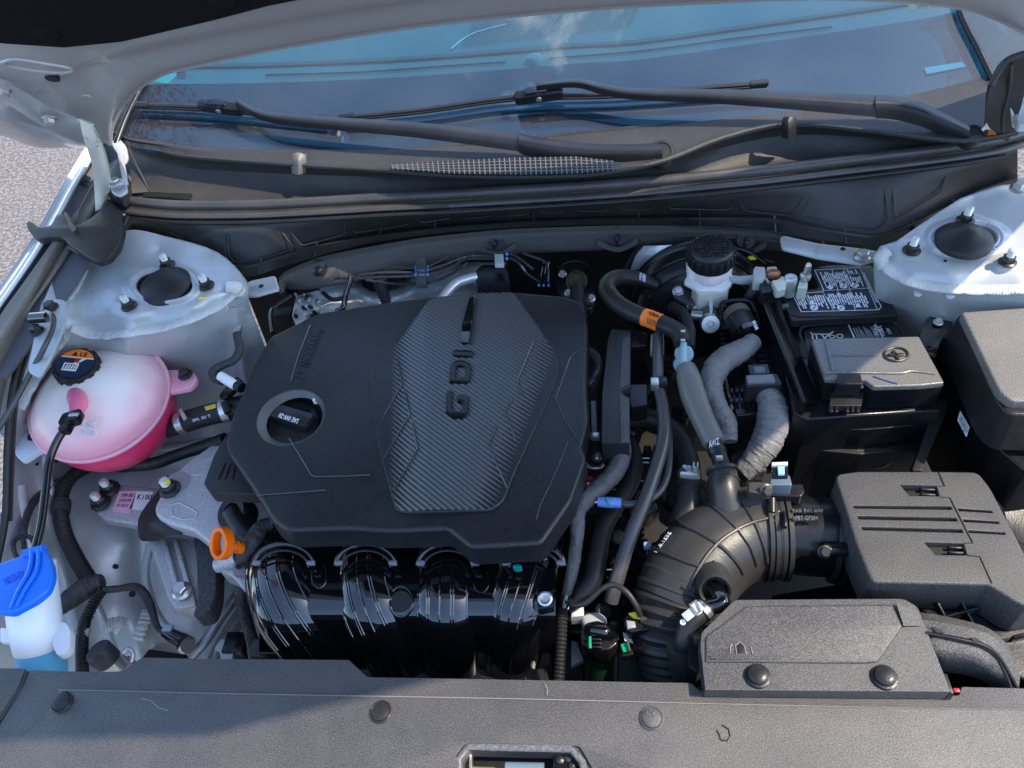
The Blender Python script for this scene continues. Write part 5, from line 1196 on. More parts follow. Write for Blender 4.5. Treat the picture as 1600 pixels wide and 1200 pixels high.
for i in range(5): lathe("bright_nut", W(1005 + i * 5, 968 + (i * 37) % 17, -.10), V((0, -.4, 1)), [(.004, -.004), (.004, .002), (.0002, .003)], (steel, dsteel)[i % 2], eb, 8)

ci = thing("harness_channel", "tall black plastic wiring channel with grained side standing right of the engine cover", "wiring channel", (962, 600, .0))
prism("channel_cover", rnd([(956, 514), (986, 516), (985, 604), (969, 611), (984, 622), (984, 692), (940, 692), (941, 612), (950, 530)], 2), .045, .045, satin, ci, bev=.002)
prism("grained_side", [(972, 530), (984, 522), (983, 598), (968, 606)], .047, .006, grain, ci, bev=.001); prism("grained_side", [(968, 614), (983, 625), (983, 690), (970, 690)], .047, .006, grain, ci, bev=.001)
line("channel_edge", [(958, 518), (952, 612), (952, 690)], 1.2, satin, ci, z=.0455)
prism("channel_arm", rnd([(984, 518), (1011, 519), (1011, 540), (985, 542)], 2), .035, .03, smooth_b, ci); prism("channel_arm", rnd([(972, 600), (1011, 600), (1012, 632), (986, 636), (984, 622), (970, 610)], 2), .035, .03, smooth_b, ci)
tw = thing("taped_harness", "thick grey taped harness bending out below the wiring channel toward the cover edge", "cable harness", (950, 750, -.02))
tube("taped_trunk", [(971, 688, .02), (972, 712, .012), (960, 738, .005), (935, 764, .0), (912, 784, .0), (903, 800, -.005), (902, 830, -.015), (898, 870, -.03), (890, 910, -.04), (882, 940, -.05)], [14, 15, 15, 15, 14, 12, 10, 10, 9, 6], tape, tw, res=16, wob=.05)
tube("taped_lead", [(908, 790, -.005), (896, 800, -.01), (893, 812, -.02)], [10, 9, 7], tapeD, tw, wob=.05)
tube("corrugated_drop", [(882, 938, -.05), (878, 960, -.06), (877, 1000, -.07), (873, 1070, -.09)], [8, 9, 8, 9], rubber, tw, ribs=(.0045, .0014)); tube("shiny_wrap", [(884, 930, -.046), (880, 950, -.052)], 8.5, gloss_b, tw, wob=.15)
# hoses
def hose(label, pts, r, m=hosem, cat="hose", name="hose", **k):
    t = thing(name, label, cat, pts[len(pts) // 2]); tube("hose_body", pts, r, m, t, res=20, **k); return t
h1 = hose("slim grey satin hose running straight down past the black clip to the bay's dark bottom", [(1028, 524, .045), (1028, 560, .045), (1029, 600, .042), (1036, 640, .035), (1036, 690, .028), (1014, 765, .012), (986, 835, -.01), (964, 905, -.04), (955, 940, -.06)], [9, 9, 9.5, 10, 10.5, 10.5, 11, 11.5, 11])
prism("end_clip", rnd([(1017, 522), (1037, 521), (1038, 545), (1016, 548)], 2), .040, .012, mat("grey_clip2", (.30, .31, .31), .4), h1); box("clip", (1023, 600, .048), (.010, .014, .012), steel, h1, bev=.001); box("clip", (1034, 600, .046), (.014, .016, .014), smooth_b, h1, bev=.002)
h2 = hose("thin grey hose looping down beside the slim hose to the blue connector", [(1038, 640, .02), (1045, 680, .015), (1045, 725, .010), (1036, 760, .005), (1012, 782, .0), (985, 788, .0), (972, 786, .0)], 6)
tube("blue_connector", [(934, 784, .002), (950, 785, .002), (971, 786, .002)], [7.5, 8.5, 8], mat("blue_tape", (.16, .30, .72), .35, var=.4, vs=150), h2, res=18); beam("green_stripe", (946, 778, .010), (952, 792, .010), .002, .002, green, h2); tube("metal_tip", [(925, 784, .0), (936, 784, .0)], 3, steel, h2)
h3 = hose("black vacuum hose with an orange label, looping to a pale blue valve", [(1026, 446, .02), (1005, 438, .03), (980, 433, .04), (958, 436, .048), (948, 450, .052), (962, 472, .055), (990, 489, .058), (1020, 500, .060), (1050, 513, .060), (1063, 524, .060), (1067, 538, .058)], [10, 12, 13, 13.5, 14, 14, 13.5, 13, 13, 13.5, 13], rubber, name="vacuum_hose")
q = [P(p) for p in [(990, 489, .058), (1020, 500, .060), (1050, 515, .060)]]
hp3 = [(1026, 446, .02), (1005, 438, .03), (980, 433, .04), (958, 436, .048), (948, 450, .052), (962, 472, .055), (990, 489, .058), (1020, 500, .060), (1050, 513, .060), (1063, 524, .060), (1067, 538, .058)]
lp3 = sub_path(hp3, .655, .735)
tube("orange_label", lp3, 14.2, orlab, h3, res=30, smooth=False)
fin([(1014, 492, .073), (1030, 497, .073), (1014, 486, .073)], "OBA", ink, h3, name="label_print", ext=.0004)
for i in range(8): 
    x = 1012 + i * 2.4; patch("bar_code", [(x, 497 + i * .9, .0738), (x + 1, 497.3 + i * .9, .0738), (x - .3, 506 + i * .9, .072), (x - 1.3, 505.7 + i * .9, .072)], ink, h3, .001)
tube("second_hose", [(1050, 480, .02), (1066, 490, .025), (1076, 515, .03), (1076, 545, .03)], 10, rubber, h3)
for v in (518, 532): box("clamp_tab", (1067, v, .071), (.006, .004, .003), steel, h3, bev=.0005)
fin([(998, 437, .04), (1008, 441, .04), (1000, 431, .04)], "SB", wink, h3, name="print", ext=.007)
vv = thing("check_valve", "pale blue plastic check valve between the vacuum hose and the grey sleeve", "valve", (1068, 550, .03))
tube("valve_stem", [(1068, 532, .060), (1068, 575, .052)], 5.5, ltblue, vv, res=16)
lathe("valve_disc", W(1069, 554, .045), V((0, -.9, .5)), [(.0001, -.006), (.0125, -.006), (.0125, 0), (.011, .002), (.0002, .002)], ltblue, vv, 28); lathe("valve_disc", W(1064, 570, .035), V((0, -.9, .5)), [(.0001, -.006), (.010, -.006), (.010, 0), (.0002, .001)], ltblue, vv, 28)
h4 = hose("fat grey foam sleeved hose angling down from the blue valve to the air intake neck", [(1072, 574, .05), (1076, 592, .048), (1084, 620, .042), (1098, 655, .035), (1116, 692, .028)], [15, 19, 20, 18, 17], foamh, name="sleeved_hose")
tube("rubber_end", [(1114, 685, .028), (1123, 712, .022), (1130, 735, .018)], [12, 13, 13], rubber, h4, res=18); box("clamp_ear", (1124, 716, .036), (.008, .006, .004), steel, h4, bev=.0005); tube("spring_clamp", [(1118, 700, .024), (1122, 709, .022)], 14.5, dsteel, h4, res=20); fin([(1108, 700, .04), (1124, 694, .04), (1107, 690, .04)], "AWZ", wink, h4, name="print", ext=.001)
h5 = hose("dark bypass hose curving behind the slim hose down to the silver clamp", [(980, 655, -.01), (1010, 652, -.01), (1040, 665, -.015), (1064, 690, -.02), (1075, 720, -.02), (1078, 748, -.02)], [14, 15, 16, 17, 17, 17], rubber, name="bypass_hose")
tube("spring_clamp", [(1077, 738, -.02), (1078, 752, -.02)], 18.5, steel, h5, res=24); beam("clamp_band", (1062, 742, .005), (1094, 745, .005), .009, .004, steel, h5); beam("clamp_ear", (1068, 727, .002), (1074, 735, .002), .006, .003, steel, h5)
fin([(1083, 724, .0), (1091, 724, .0), (1083, 731, .0)], "II", wink, h5, name="print", ext=.003)
h6 = hose("thick black hose snaking down below the taped harness into the dark", [(985, 690, -.03), (992, 720, -.03), (985, 755, -.03), (962, 790, -.035), (942, 830, -.04), (934, 870, -.045), (926, 905, -.05), (905, 932, -.06), (888, 948, -.07)], [12, 13, 14, 14, 14, 15, 15, 14, 12], rubber, name="radiator_hose")
h7 = hose("thin dark lead arching over the purge valve", [(890, 938, -.035), (898, 946, -.035), (918, 940, -.03), (940, 920, -.02), (960, 914, -.018), (980, 926, -.02), (995, 948, -.03), (1000, 962, -.04)], 4.6, rubber, name="lead", cat="lead")
pv = thing("purge_valve", "black and dark green purge valve with green and yellow locked plugs near the slam panel", "valve", (945, 1000, -.12))
tube("valve_body", [(940, 1000, -.10), (940, 1070, -.16)], [27, 26], mat("dark_green_plastic", (.006, .022, .012), .3, spec=.7), pv, res=30)
prism("valve_head", rnd([(906, 984), (916, 972), (935, 968), (950, 976), (962, 988), (966, 1006), (952, 1016), (925, 1016), (908, 1006)], 5), -.06, .03, smooth_b, pv, bev=.003)
tube("head_ring", [(914 + 0, 1006, -.088), (938, 1016, -.088), (964, 1008, -.088)], 3, gloss_b, pv); tube("head_dome", [(922, 984, -.055), (944, 988, -.058), (962, 1000, -.07)], [10, 14, 8], gloss_b, pv)
for i in range(4): box("head_fin", (931, 994 + i * 6, -.055), (.012, .002, .006), smooth_b, pv, bev=.0005)
box("green_tick", (922, 1004, -.052), (.003, .014, .003), green, pv, bev=.0005)
prism("upper_plug", rnd([(976, 962), (1000, 960), (1016, 970), (1014, 984), (984, 988), (976, 976)], 3), -.05, .02, smooth_b, pv); prism("plug_window", [(978, 968), (992, 970), (994, 980), (980, 982)], -.048, .004, mat("grey_plug", (.3, .3, .32), .4), pv)
patch("yellow_lock", [(982, 960, -.045), (992, 958, -.045), (1000, 968, -.045), (990, 966, -.045)], yellow, pv, .003); tube("plug_tail", [(1000, 968, -.05), (1018, 966, -.05)], 8, rubber, pv)
tube("lower_plug", [(984, 1012, -.08), (1008, 1012, -.08)], [11, 9], rubber, pv, ribs=(.004, .001)); prism("plug_face", rnd([(968, 1008), (986, 1004), (990, 1022), (972, 1026)], 2), -.07, .012, smooth_b, pv); patch("green_lock", [(970, 1008, -.068), (980, 1005, -.068), (984, 1018, -.068), (974, 1020, -.068)], green, pv, .002); patch("yellow_edge", [(980, 1005, -.068), (982, 1004, -.068), (986, 1017, -.068), (984, 1018, -.068)], yellow, pv, .002)
patch("white_tag", [(973, 988, -.07), (984, 994, -.07), (990, 1006, -.07), (976, 1002, -.07)], mat("grey_tag", (.4, .42, .46), .5), pv, .001)
prism("grey_dome", ell(928, 968, 20, 14, 0, 24), -.075, .02, mat("pale_grey_casting", (.33, .36, .38), .5), pv, bev=.006); prism("grey_tube", [(892, 946), (912, 946), (912, 962), (892, 964)], -.07, .02, aluS, pv); prism("pale_plate", [(892, 1000), (902, 1002), (912, 1030), (892, 1040)], -.11, .01, mat("grey_casting", (.2, .21, .22), .5), pv)
lathe("pulley", W(990, 1040, -.17), V((0, -.5, 1)), [(.040, -.02), (.040, 0), (.036, .002), (.034, -.001), (.02, -.002), (.0002, -.002)], smooth_b, pv, 40)
lc = thing("throttle_connector", "blue white plug poking through the dark below the intake elbow's left edge", "plug", (1012, 855, -.06)); box("plug", (1012, 853, -.06), (.010, .008, .008), mat("blue_white", (.35, .5, .75), .4), lc)

# ================================================================== INTAKE ELBOW AND AIR FLOW SENSOR
ie = thing("intake_hose", "large ribbed black rubber air intake elbow with bellows and two upright necks", "intake hose", (1110, 870, -.05))
ep = [(1216, 833, -.045), (1188, 833, -.045), (1150, 842, -.046), (1110, 866, -.048), (1078, 905, -.055), (1062, 945, -.068), (1058, 985, -.088), (1066, 1030, -.115)]
er = [70, 70, 71, 73, 73, 71, 68, 66]
rub2 = mat("elbow_rubber", (.030, .029, .028), .40, bump=.3, bs=300, dust=.04, spec=.55)
upv = V((0, -.4, 1)).normalized()
tube("elbow", ep[:6], er[:6], rub2, ie, res=48, per=10, up=upv)
tube("bellows", [(1090, 885, -.052), (1070, 920, -.06), (1060, 955, -.073), (1058, 990, -.09), (1066, 1035, -.118)], [72, 72, 70, 68, 66], rub2, ie, res=48, per=10, ribs=(.0098, .0055), rib_rng=(.12, 1), up=upv)
q = [P(p) for p in ep]; s_ = m_px(q[3], 1.0); path = spline(q, 10); fr = frames(path, upv); NN = len(fr)
def esurf(t, a, o=.0008):
    x = t * (NN - 1); i = min(int(x), NN - 2); c, T, Nn, Bn = fr[i]; c2 = fr[i + 1][0]; c = c.lerp(c2, x - i); r = lerpr(er, t) * s_
    return c + Nn * (math.cos(a) * (r + o)) + Bn * (math.sin(a) * (r + o))
sg = 1 if esurf(.3, 1.2).y > esurf(.3, -1.2).y else -1
for t in (.22, .33, .44, .55):
    tube("moulded_rib", [esurf(t + .02 * math.sin(a * 2), sg * a) for a in [1.5 - 2.3 * i / 16 for i in range(17)]], .0022, rub2, ie, px=False, res=8, smooth=False)
tube("moulded_rib", [esurf(.14 + .5 * i / 20, sg * (-.15 + .1 * math.sin(i))) if False else esurf(.14 + .5 * i / 20, sg * (.15 - .2 * i / 20)) for i in range(21)], .0022, rub2, ie, px=False, res=8, smooth=False)
for (t0, a0, t1, a1) in ((.50, -.15, .58, -.75), (.64, .1, .66, -.45), (.14, .15, .06, .30), (.14, .15, .06, 0.0)):
    tube("moulded_rib", [esurf(t0 + (t1 - t0) * i / 8, sg * (a0 + (a1 - a0) * i / 8)) for i in range(9)], .0018, rub2, ie, px=False, res=8, smooth=False)
tube("neck", [(1129, 738, .012), (1132, 765, .008), (1137, 800, -.01)], [22, 24, 28], rub2, ie, res=28); tube("neck_rim", [(1128, 733, .014), (1129, 738, .013)], 25, rub2, ie, res=30); tube("neck_ring", [(1131, 752, .010), (1131, 754, .010)], 25, rub2, ie, res=30)
tube("neck", [(1079, 758, -.02), (1076, 785, -.025), (1070, 820, -.04)], [20, 20, 26], rub2, ie, res=28); tube("neck_rim", [(1080, 752, -.018), (1079, 760, -.02)], 23, rub2, ie, res=28)
c = W(1117, 922, .005); pa = V((-.02, -.75, .62)).normalized(); r = m_px(c, 26)
lathe("side_port", c, pa, [(r * 1.15, -.04), (r * 1.05, -.012), (r * 1.0, .0), (r * .93, .003), (r * .80, .001), (r * .74, -.012), (.0002, -.013)], rub2, ie, 36)
tube("port_tube", [c - pa * .010, c + V((.006, -.014, .0)), W(1110, 948, .0)], [12, 13, 13], gloss_b, ie, res=18)
fin([esurf(.50, sg * .95, .002), esurf(.575, sg * .95, .002), esurf(.50, sg * 1.05, .002)], "2021.8.11", wink, ie, name="print", ext=.0006)
bh_ = thing("breather_hose", "short black elbow hose with a pale spring clamp leading off the intake port", "hose", (1085, 975, -.01))
tube("hose_body", [(1108, 950, .0), (1092, 962, -.002), (1077, 978, -.008), (1070, 1002, -.02), (1068, 1012, -.03)], [15, 16, 17, 17, 17], rubber, bh_, res=22)
tube("clamp", [(1104, 951, .001), (1097, 957, .0)], 18, steel, bh_, res=26, cap=False); beam("clamp_tongue", (1069, 966, .018), (1096, 945, .022), .010, .002, mat("pale_clamp", (.6, .66, .72), .35, metal=.3), bh_); prism("clamp_loop", [(1076, 944), (1088, 936), (1098, 956), (1090, 962)], .024, .002, steel, bh_, holes=[[(1081, 946), (1087, 942), (1093, 954), (1089, 957)]], bev=.0005)
lathe("white_dot", W(1067, 972, .012), V((0, -.6, .8)), [(.003, -.002), (.003, .001), (.0002, .001)], whlab, bh_, 14)
tube("boot", [(1068, 1008, -.03), (1072, 1035, -.05), (1078, 1060, -.07)], [26, 27, 24], rub2, bh_, res=24)
mf = thing("air_flow_sensor", "black sensor tube with clamp rings and pale blue plug beside the air box", "sensor tube", (1260, 835, -.04))
tube("sensor_tube", [(1200, 834, -.045), (1262, 836, -.045), (1308, 838, -.045)], 64, smooth_b, mf, res=56)
for u0, u1, r in ((1190, 1196, 75), (1199, 1205, 73.5), (1210, 1216, 73), (1219, 1226, 74)): tube("clamp_ring", [(u0, 833, -.045), (u1, 833, -.045)], r, rub2, mf, res=56)
tube("band", [(1204, 833, -.045), (1211, 833, -.045)], 72.5, satin, mf, res=56); tube("flange", [(1298, 837, -.045), (1306, 838, -.045)], 73, satin, mf, res=56)
prism("sensor_plate", rnd([(1196, 758), (1254, 756), (1258, 768), (1252, 776), (1198, 774)], 3), .022, .014, smooth_b, mf)
prism("plug", rnd([(1206, 742), (1234, 742), (1238, 758), (1203, 758)], 3), .040, .02, mat("grey_blue_plug", (.10, .14, .18), .35), mf); prism("plug_top", rnd([(1207, 724), (1231, 723), (1232, 744), (1208, 744)], 2), .046, .014, smooth_b, mf)
prism("white_lock", [(1206, 722), (1231, 721), (1231, 726), (1206, 727)], .050, .004, mat("grey_white", (.55, .56, .54), .4), mf, bev=.0008); prism("blue_tab", [(1215, 728), (1226, 728), (1226, 741), (1216, 741)], .0495, .003, mat("sky_tab", (.25, .48, .70), .35), mf, bev=.0005)
prism("clamp_block", rnd([(1170, 753), (1200, 753), (1207, 757), (1205, 770), (1190, 772), (1170, 768)], 2), .034, .012, mat("brown_steel", (.10, .09, .08), .4, metal=.6), mf); bolt("clamp_screw", (1197, 765, .036), 10, mat("brown_steel", (.10, .09, .08), .4), mf, axis=V((.2, -.75, .5)).normalized())
tube("clamp_strap", [W(1206, 778, .018), W(1206, 800, .014)], 6, smooth_b, mf, flat=.5)
bolt("flange_bolt", (1288, 862, .0), 10, dsteel, mf, axis=V((0, -.6, .8)).normalized()); tube("flange_lug", [(1290, 860, -.004), (1340, 858, -.006)], 11, smooth_b, mf)
zz = .0065
for s__, v0, hgt in (("FAK EV1 AW", 799, 4), (">PBT-GF30<", 813, 7)):
    a = W(1238, v0, zz); fin([(1238, v0, .0120), (1285 if hgt < 5 else 1277, v0, .0120), (1238, v0 - hgt, .0145)], s__, mat("relief_grey", (.16, .16, .16), .4), mf, name="relief_text", ext=.003)
prism("index_mark", [(1223, 797), (1229, 797), (1230, 822), (1224, 822)], .016, .006, smooth_b, mf)

# ================================================================== AIR FILTER BOX
ab = thing("air_filter_box", "coarse grained black air filter box with slots and two clip openings, sunlit on top", "air filter box", (1460, 850, -.02))
atop = [(1304, 741, 12), (1340, 736, 10), (1466, 736, 4), (1528, 737, 10), (1548, 762, 10), (1600, 862, 6), (1650, 940, 6), (1604, 948, 4), (1588, 941, 4), (1545, 914, 6), (1362, 910, 10), (1338, 850, 6), (1318, 785, 6)]
op1 = [(1406, 757), (1464, 759), (1468, 775), (1421, 774)]; op2 = [(1444, 847), (1506, 849), (1511, 867), (1462, 867)]
slots = [[(1333, 790), (1486, 791), (1488, 796), (1335, 794)], [(1340, 806), (1494, 809), (1496, 814), (1342, 811)], [(1346, 823), (1503, 827), (1505, 832), (1348, 828)]]
sl2 = [[(1497, 794), (1550, 798), (1551, 801), (1498, 798)], [(1505, 811), (1560, 815), (1561, 818), (1506, 815)], [(1513, 828), (1570, 832), (1571, 835), (1514, 832)]]
seam = [(1466, 736), (1475, 759), (1468, 759)]
prism("lid", rnd(atop, 6, 4), .030, .055, grain, ab, bev=.008, seg=5, holes=[op1, op2] + slots + sl2, hh=.012)
prism("inner_case", rnd([(1318, 770), (1530, 760), (1600, 890), (1590, 925), (1366, 900)], 6), .020, .05, deepb, ab)
for pts in ([(1466, 738), (1476, 760), (1468, 760)], [(1470, 777), (1484, 778), (1520, 849), (1508, 849)], [(1512, 868), (1531, 870), (1550, 912)]): line("lid_seam", pts, 1.3, ink, ab, z=.0300)
for (u, v) in ((1438, 761), (1482, 852)):
    for d in (0, 8): prism("latch_bar", [(u, v + d), (u + 23, v + d + 1), (u + 25, v + d + 5), (u + 2, v + d + 4)], .027, .006, satin, ab, bev=.001)
prism("lower_case", rnd([(1322, 800), (1560, 780), (1680, 960), (1640, 1080), (1480, 1010), (1372, 960)], 8), -.028, .12, smooth_b, ab, bev=.004)
for i, (u, v) in enumerate(((1462, 942), (1495, 932), (1529, 921))):
    beam("case_rib", (u, v, -.01), (u + 26, v + 50, -.03), .003, .01, smooth_b, ab)
beam("case_rib", (1470, 968, -.022), (1590, 935, -.012), .003, .012, smooth_b, ab); beam("case_rib", (1580, 998, -.022), (1640, 985, -.02), .003, .012, smooth_b, ab)
tube("inlet_neck", [(1304, 838, -.045), (1330, 838, -.045), (1370, 838, -.045)], [70, 72, 70], grain, ab, res=48); tube("neck_flange", [(1303, 838, -.045), (1311, 838, -.045)], 75, satin, ab, res=48)
prism("lower_shelf", rnd([(1205, 930), (1290, 916), (1330, 908), (1345, 940), (1345, 960), (1205, 960)], 4), -.10, .03, smooth_b, ab)
sheet("right_rib_panel", [[(1570, 800, .01), (1600, 796, .01), (1640, 790, .01)], [(1580, 840, .0), (1620, 860, .0), (1660, 880, .0)]], satin, ab)

# ================================================================== BATTERY
bz = .035
ba = thing("battery", "black car battery with a white printed warning label on its back half", "battery", (1320, 560, -.06))
prism("case", [(1190, 436), (1362, 416), (1424, 545), (1470, 640), (1262, 655), (1240, 645)], bz - .010, .17, smooth_b, ba, bev=.004)
prism("lid_plate", rnd([(1262, 419, 2), (1299, 414, 2), (1362, 415, 3), (1384, 458, 2), (1405, 493, 4), (1236, 501, 6), (1224, 466, 4), (1218, 456, 3), (1279, 451, 5), (1276, 440, 2)], 3), bz + .012, .012, satin, ba, bev=.002)
line("lid_edge", [(1228, 480), (1236, 492), (1250, 495), (1330, 494), (1380, 488), (1388, 482)], 1.4, satin, ba, z=bz + .0125)
zl = bz + .0122
def seg_(g, a, b, w_):
    A, Bp = W(a[0], a[1], zl), W(b[0], b[1], zl); d = (Bp - A); 
    if d.length < 1e-6: return
    d.normalize(); n = V((-d.y, d.x, 0)) * w_ / 2; g.add([A + n, Bp + n, Bp - n, A - n], [(0, 1, 2, 3)])
for q in g.v: pass
lab = [(1273, 422), (1343, 418), (1377, 479), (1373, 484), (1252, 487), (1238, 459), (1284, 456), (1287, 453)]
patch("dark_label", [(a, b, zl) for a, b in lab], mat("label_navy", (.012, .014, .03), .35), ba, .0003)
zl += .0006; g = B(); lw = .0011
for i in range(len(lab)): seg_(g, lab[i - 1], lab[i], lw)
for a, b in (((1287, 454), (1358, 450)), ((1300, 421), (1318, 485)), ((1319, 420), (1336, 484)), ((1322, 429), (1344, 427)), ((1344, 420), (1371, 484)), ((1257, 459), (1271, 487)), ((1286, 456), (1303, 486))): seg_(g, a, b, lw * .7)
rl = random.Random(4)
def rows(x0, x1, y0, y1, n, sh=.5):
    for i in range(n):
        u = x0 + (x1 - x0) * (i + .5) / n; a = y0 + rl.choice((0, 0, 2, 5)); b = y1 - rl.choice((0, 0, 0, 3, 6)); y = a
        while y < b - 2:
            l_ = rl.uniform(4, 11); e = min(b, y + l_); seg_(g, (u + (y - y0) * sh, y), (u + (e - y0) * sh, e), .0019); y = e + 1.0
rows(1280, 1304, 425, 447, 7, .42); rows(1303, 1322, 424, 447, 6, .42); rows(1326, 1344, 431, 447, 5, .42); rows(1322, 1341, 421, 427, 6, .45)
rows(1260, 1287, 461, 482, 7, .45); rows(1289, 1306, 459, 482, 5, .45); rows(1306, 1325, 458, 476, 5, .45); rows(1324, 1350, 457, 480, 7, .48); rows(1242, 1256, 462, 482, 4, .45); rows(1346, 1349, 424, 478, 2, .49)
for (u, v, kind) in ((1297, 450, 'd'), (1318, 448, 'c'), (1335, 447, 'c'), (1272, 482, 'c'), (1314, 482, 'c'), (1341, 479, 't'), (1269, 474, 't')):
    n = {'d': 4, 'c': 16, 't': 3}[kind]; cc_ = W(u, v - 1, zl + .0003); r_ = .0052
    g.add([cc_ + V((math.cos(2 * math.pi * i / n + (math.pi / 2 if kind == 't' else 0)) * r_, math.sin(2 * math.pi * i / n + (math.pi / 2 if kind == 't' else 0)) * r_, 0)) for i in range(n)], [tuple(range(n))])
g.mk("label_print", wink, ba, smooth=False)
for (u, v) in ((1318, 448), (1335, 447), (1272, 482), (1314, 482)):
    c = W(u, v - 1, zl + .0006); g = B(); g.v = [c + V((-.003, -.002, 0)), c + V((-.002, -.003, 0)), c + V((.003, .002, 0)), c + V((.002, .003, 0))]; g.f = [(0, 1, 2, 3)]; g.mk("pictogram", ink, ba, smooth=False)
for (a, b) in (((1218, 462), (1228, 462)), ((1222, 479), (1232, 479)), ((1373, 456), (1384, 456)), ((1382, 472), (1390, 474))): beam("lid_catch", (a[0], a[1], bz + .010), (b[0], b[1], bz + .010), .006, .006, mat("catch_grey", (.12, .15, .16), .3), ba)
# front half of lid with recess, lettering and the crossed bin
tube("recess_edge", [(1258, 560, bz + .002), (1254, 535, bz + .002), (1250, 520, bz + .002), (1260, 510, bz + .002), (1320, 505, bz + .002), (1380, 502, bz + .002), (1402, 507, bz + .002), (1415, 530, bz + .002), (1420, 545, bz + .002)], 2.0, satin, ba, res=8)
patch("recess_floor", [(1262, 560, bz - .009), (1256, 520, bz - .009), (1268, 512, bz - .009), (1396, 505, bz - .009), (1412, 530, bz - .009), (1424, 560, bz - .009)], mat("worn_lid", (.035, .034, .033), .4, bump=.5, bs=200, var=.4, vs=60), ba, .002)
zl = bz - .0062; g = B()
for a, b in (((1325, 506), (1336, 530)), ((1367, 505), (1380, 528)), ((1266, 519), (1272, 523)), ((1269, 521), (1270, 530)), ((1270, 522), (1296, 522)), ((1275, 523), (1277, 530)), ((1302, 518), (1286, 530)), ((1283, 522), (1290, 530))): seg_(g, a, b, .0016)
for (u, v, r_) in ((1300, 526, 4), (1312, 525, 5)):
    for i in range(12): 
        a = 2 * math.pi * i / 12; b = a + .5; seg_(g, (u + r_ * math.cos(a), v + r_ * .6 * math.sin(a)), (u + r_ * math.cos(b), v + r_ * .6 * math.sin(b)), .0012)
g.mk("bin_symbol", wink, ba, smooth=False)
for s__, q in (("70Ah", ((1374, 524), (1369, 508), 6)), ("720A", ((1383, 525), (1377, 509), 6)), ("12V", ((1393, 521), (1389, 513), 5))):
    O = W(q[0][0], q[0][1], zl); X = W(q[1][0], q[1][1], zl); Y = O + (W(q[0][0] - q[2], q[0][1], zl) - O); fin([O, X, Y], s__, wink, ba, name="rating_print", ext=.0005)
g = B(); rl = random.Random(9)
def rows2(): 
    for i in range(9):
        u = 1333 + i * 4; y = 510 + rl.random() * 6; seg_(g, (u, y), (u + 8, 528), .0016)
rows2(); g.mk("worn_print", mat("worn_ink", (.30, .31, .32), .5), ba, smooth=False)
# tray
bx = thing("battery_tray", "glossy black battery tray and insulating box around the battery sides", "battery tray", (1300, 690, -.1))
def wall3(name, pts, m=smooth_b): sheet(name, pts, m, bx, per=2, thick=.003)
wall3("left_wall", [[(1180, 436, .05), (1206, 500, .05), (1232, 565, .05), (1256, 628, .05)], [(1200, 434, .03), (1228, 500, .03), (1256, 565, .03), (1280, 628, .03)]], mat("tray_gloss", (.010, .010, .012), .22, spec=.6))
wall3("outer_wall", [[(1180, 436, .05), (1206, 500, .05), (1232, 565, .05), (1256, 628, .05)], [W(1180, 436, .05) + V((0, 0, -.2)), W(1206, 500, .05) + V((0, 0, -.2)), W(1232, 565, .05) + V((0, 0, -.2)), W(1256, 628, .05) + V((0, 0, -.2))]])
tube("wall_edge", [(1180, 436, .051), (1206, 500, .051), (1232, 565, .051), (1256, 628, .051)], 1.6, satin, bx)
prism("front_wall", rnd([(1254, 628), (1262, 640), (1350, 650), (1470, 632), (1478, 640), (1470, 660), (1350, 672), (1242, 668)], 3), -.002, .06, smooth_b, bx)
prism("front_step", rnd([(1246, 670), (1345, 680), (1350, 668), (1436, 668), (1450, 700), (1345, 710), (1243, 700)], 3), -.042, .12, satin, bx, bev=.002)
lathe("round_port", W(1372, 712, -.06), V((0, -1, .2)), [(.020, -.01), (.020, .004), (.016, .006), (.014, .002), (.0002, .002)], smooth_b, bx, 24)
prism("right_strap", rnd([(1462, 630), (1478, 618), (1480, 640), (1440, 735), (1425, 735)], 3), .0, .05, satin, bx)
tc2 = thing("terminal_cover", "grained positive terminal cover with a moulded plus in a circle, sunlit on the battery", "battery terminal cover", (1370, 580, .05))
ctop = [(1268, 529, 3), (1436, 525, 3), (1476, 598, 3), (1438, 602, 2), (1366, 604, 3), (1352, 594, 2), (1290, 592, 3)]
tgr = mat("terminal_grain", (.11, .108, .10), .26, bump=.8, bs=800, speck=.10, spec=.9, bdist=.0004)  # grey sheen of the cover top put into its base colour
prism("cover_top", rnd(ctop, 3, 3), .075, .007, tgr, tc2, bev=.004, seg=4)
prism("cover_side", rnd(ctop, 3, 3), .0685, .040, smooth_b, tc2, bev=.0015, flare=-.0008)
tube("moulded_edge", [(1292, 586, .0755), (1300, 582, .076), (1400, 583, .076), (1425, 580, .076), (1460, 584, .0755)], 2.2, tgr, tc2, res=8); tube("moulded_edge", [(1290, 532, .0755), (1302, 580, .076)], 3, tgr, tc2, res=8); tube("moulded_edge", [(1296, 555, .0755), (1370, 555, .0755)], 1.6, tgr, tc2, res=8)
ring = [(1400 + 18.5 * math.cos(t), 554 + 10.5 * math.sin(t), .0756) for t in [2 * math.pi * i / 32 for i in range(33)]]
tube("plus_ring", ring, 2.2, satin, tc2, res=8, smooth=False, cap=False)
beam("plus_bar", (1387, 555, .0762), (1412, 554, .0762), .0045, .003, satin, tc2); beam("plus_bar", (1395, 548, .0762), (1404, 561, .0762), .0045, .003, satin, tc2)
prism("left_skirt", [(1268, 532), (1288, 592), (1290, 600), (1352, 600), (1350, 590), (1292, 588)], .045, .05, smooth_b, tc2, bev=.002)
prism("front_box", rnd([(1362, 606), (1475, 602), (1470, 590), (1360, 592)], 2), .060, .045, smooth_b, tc2, bev=.002)
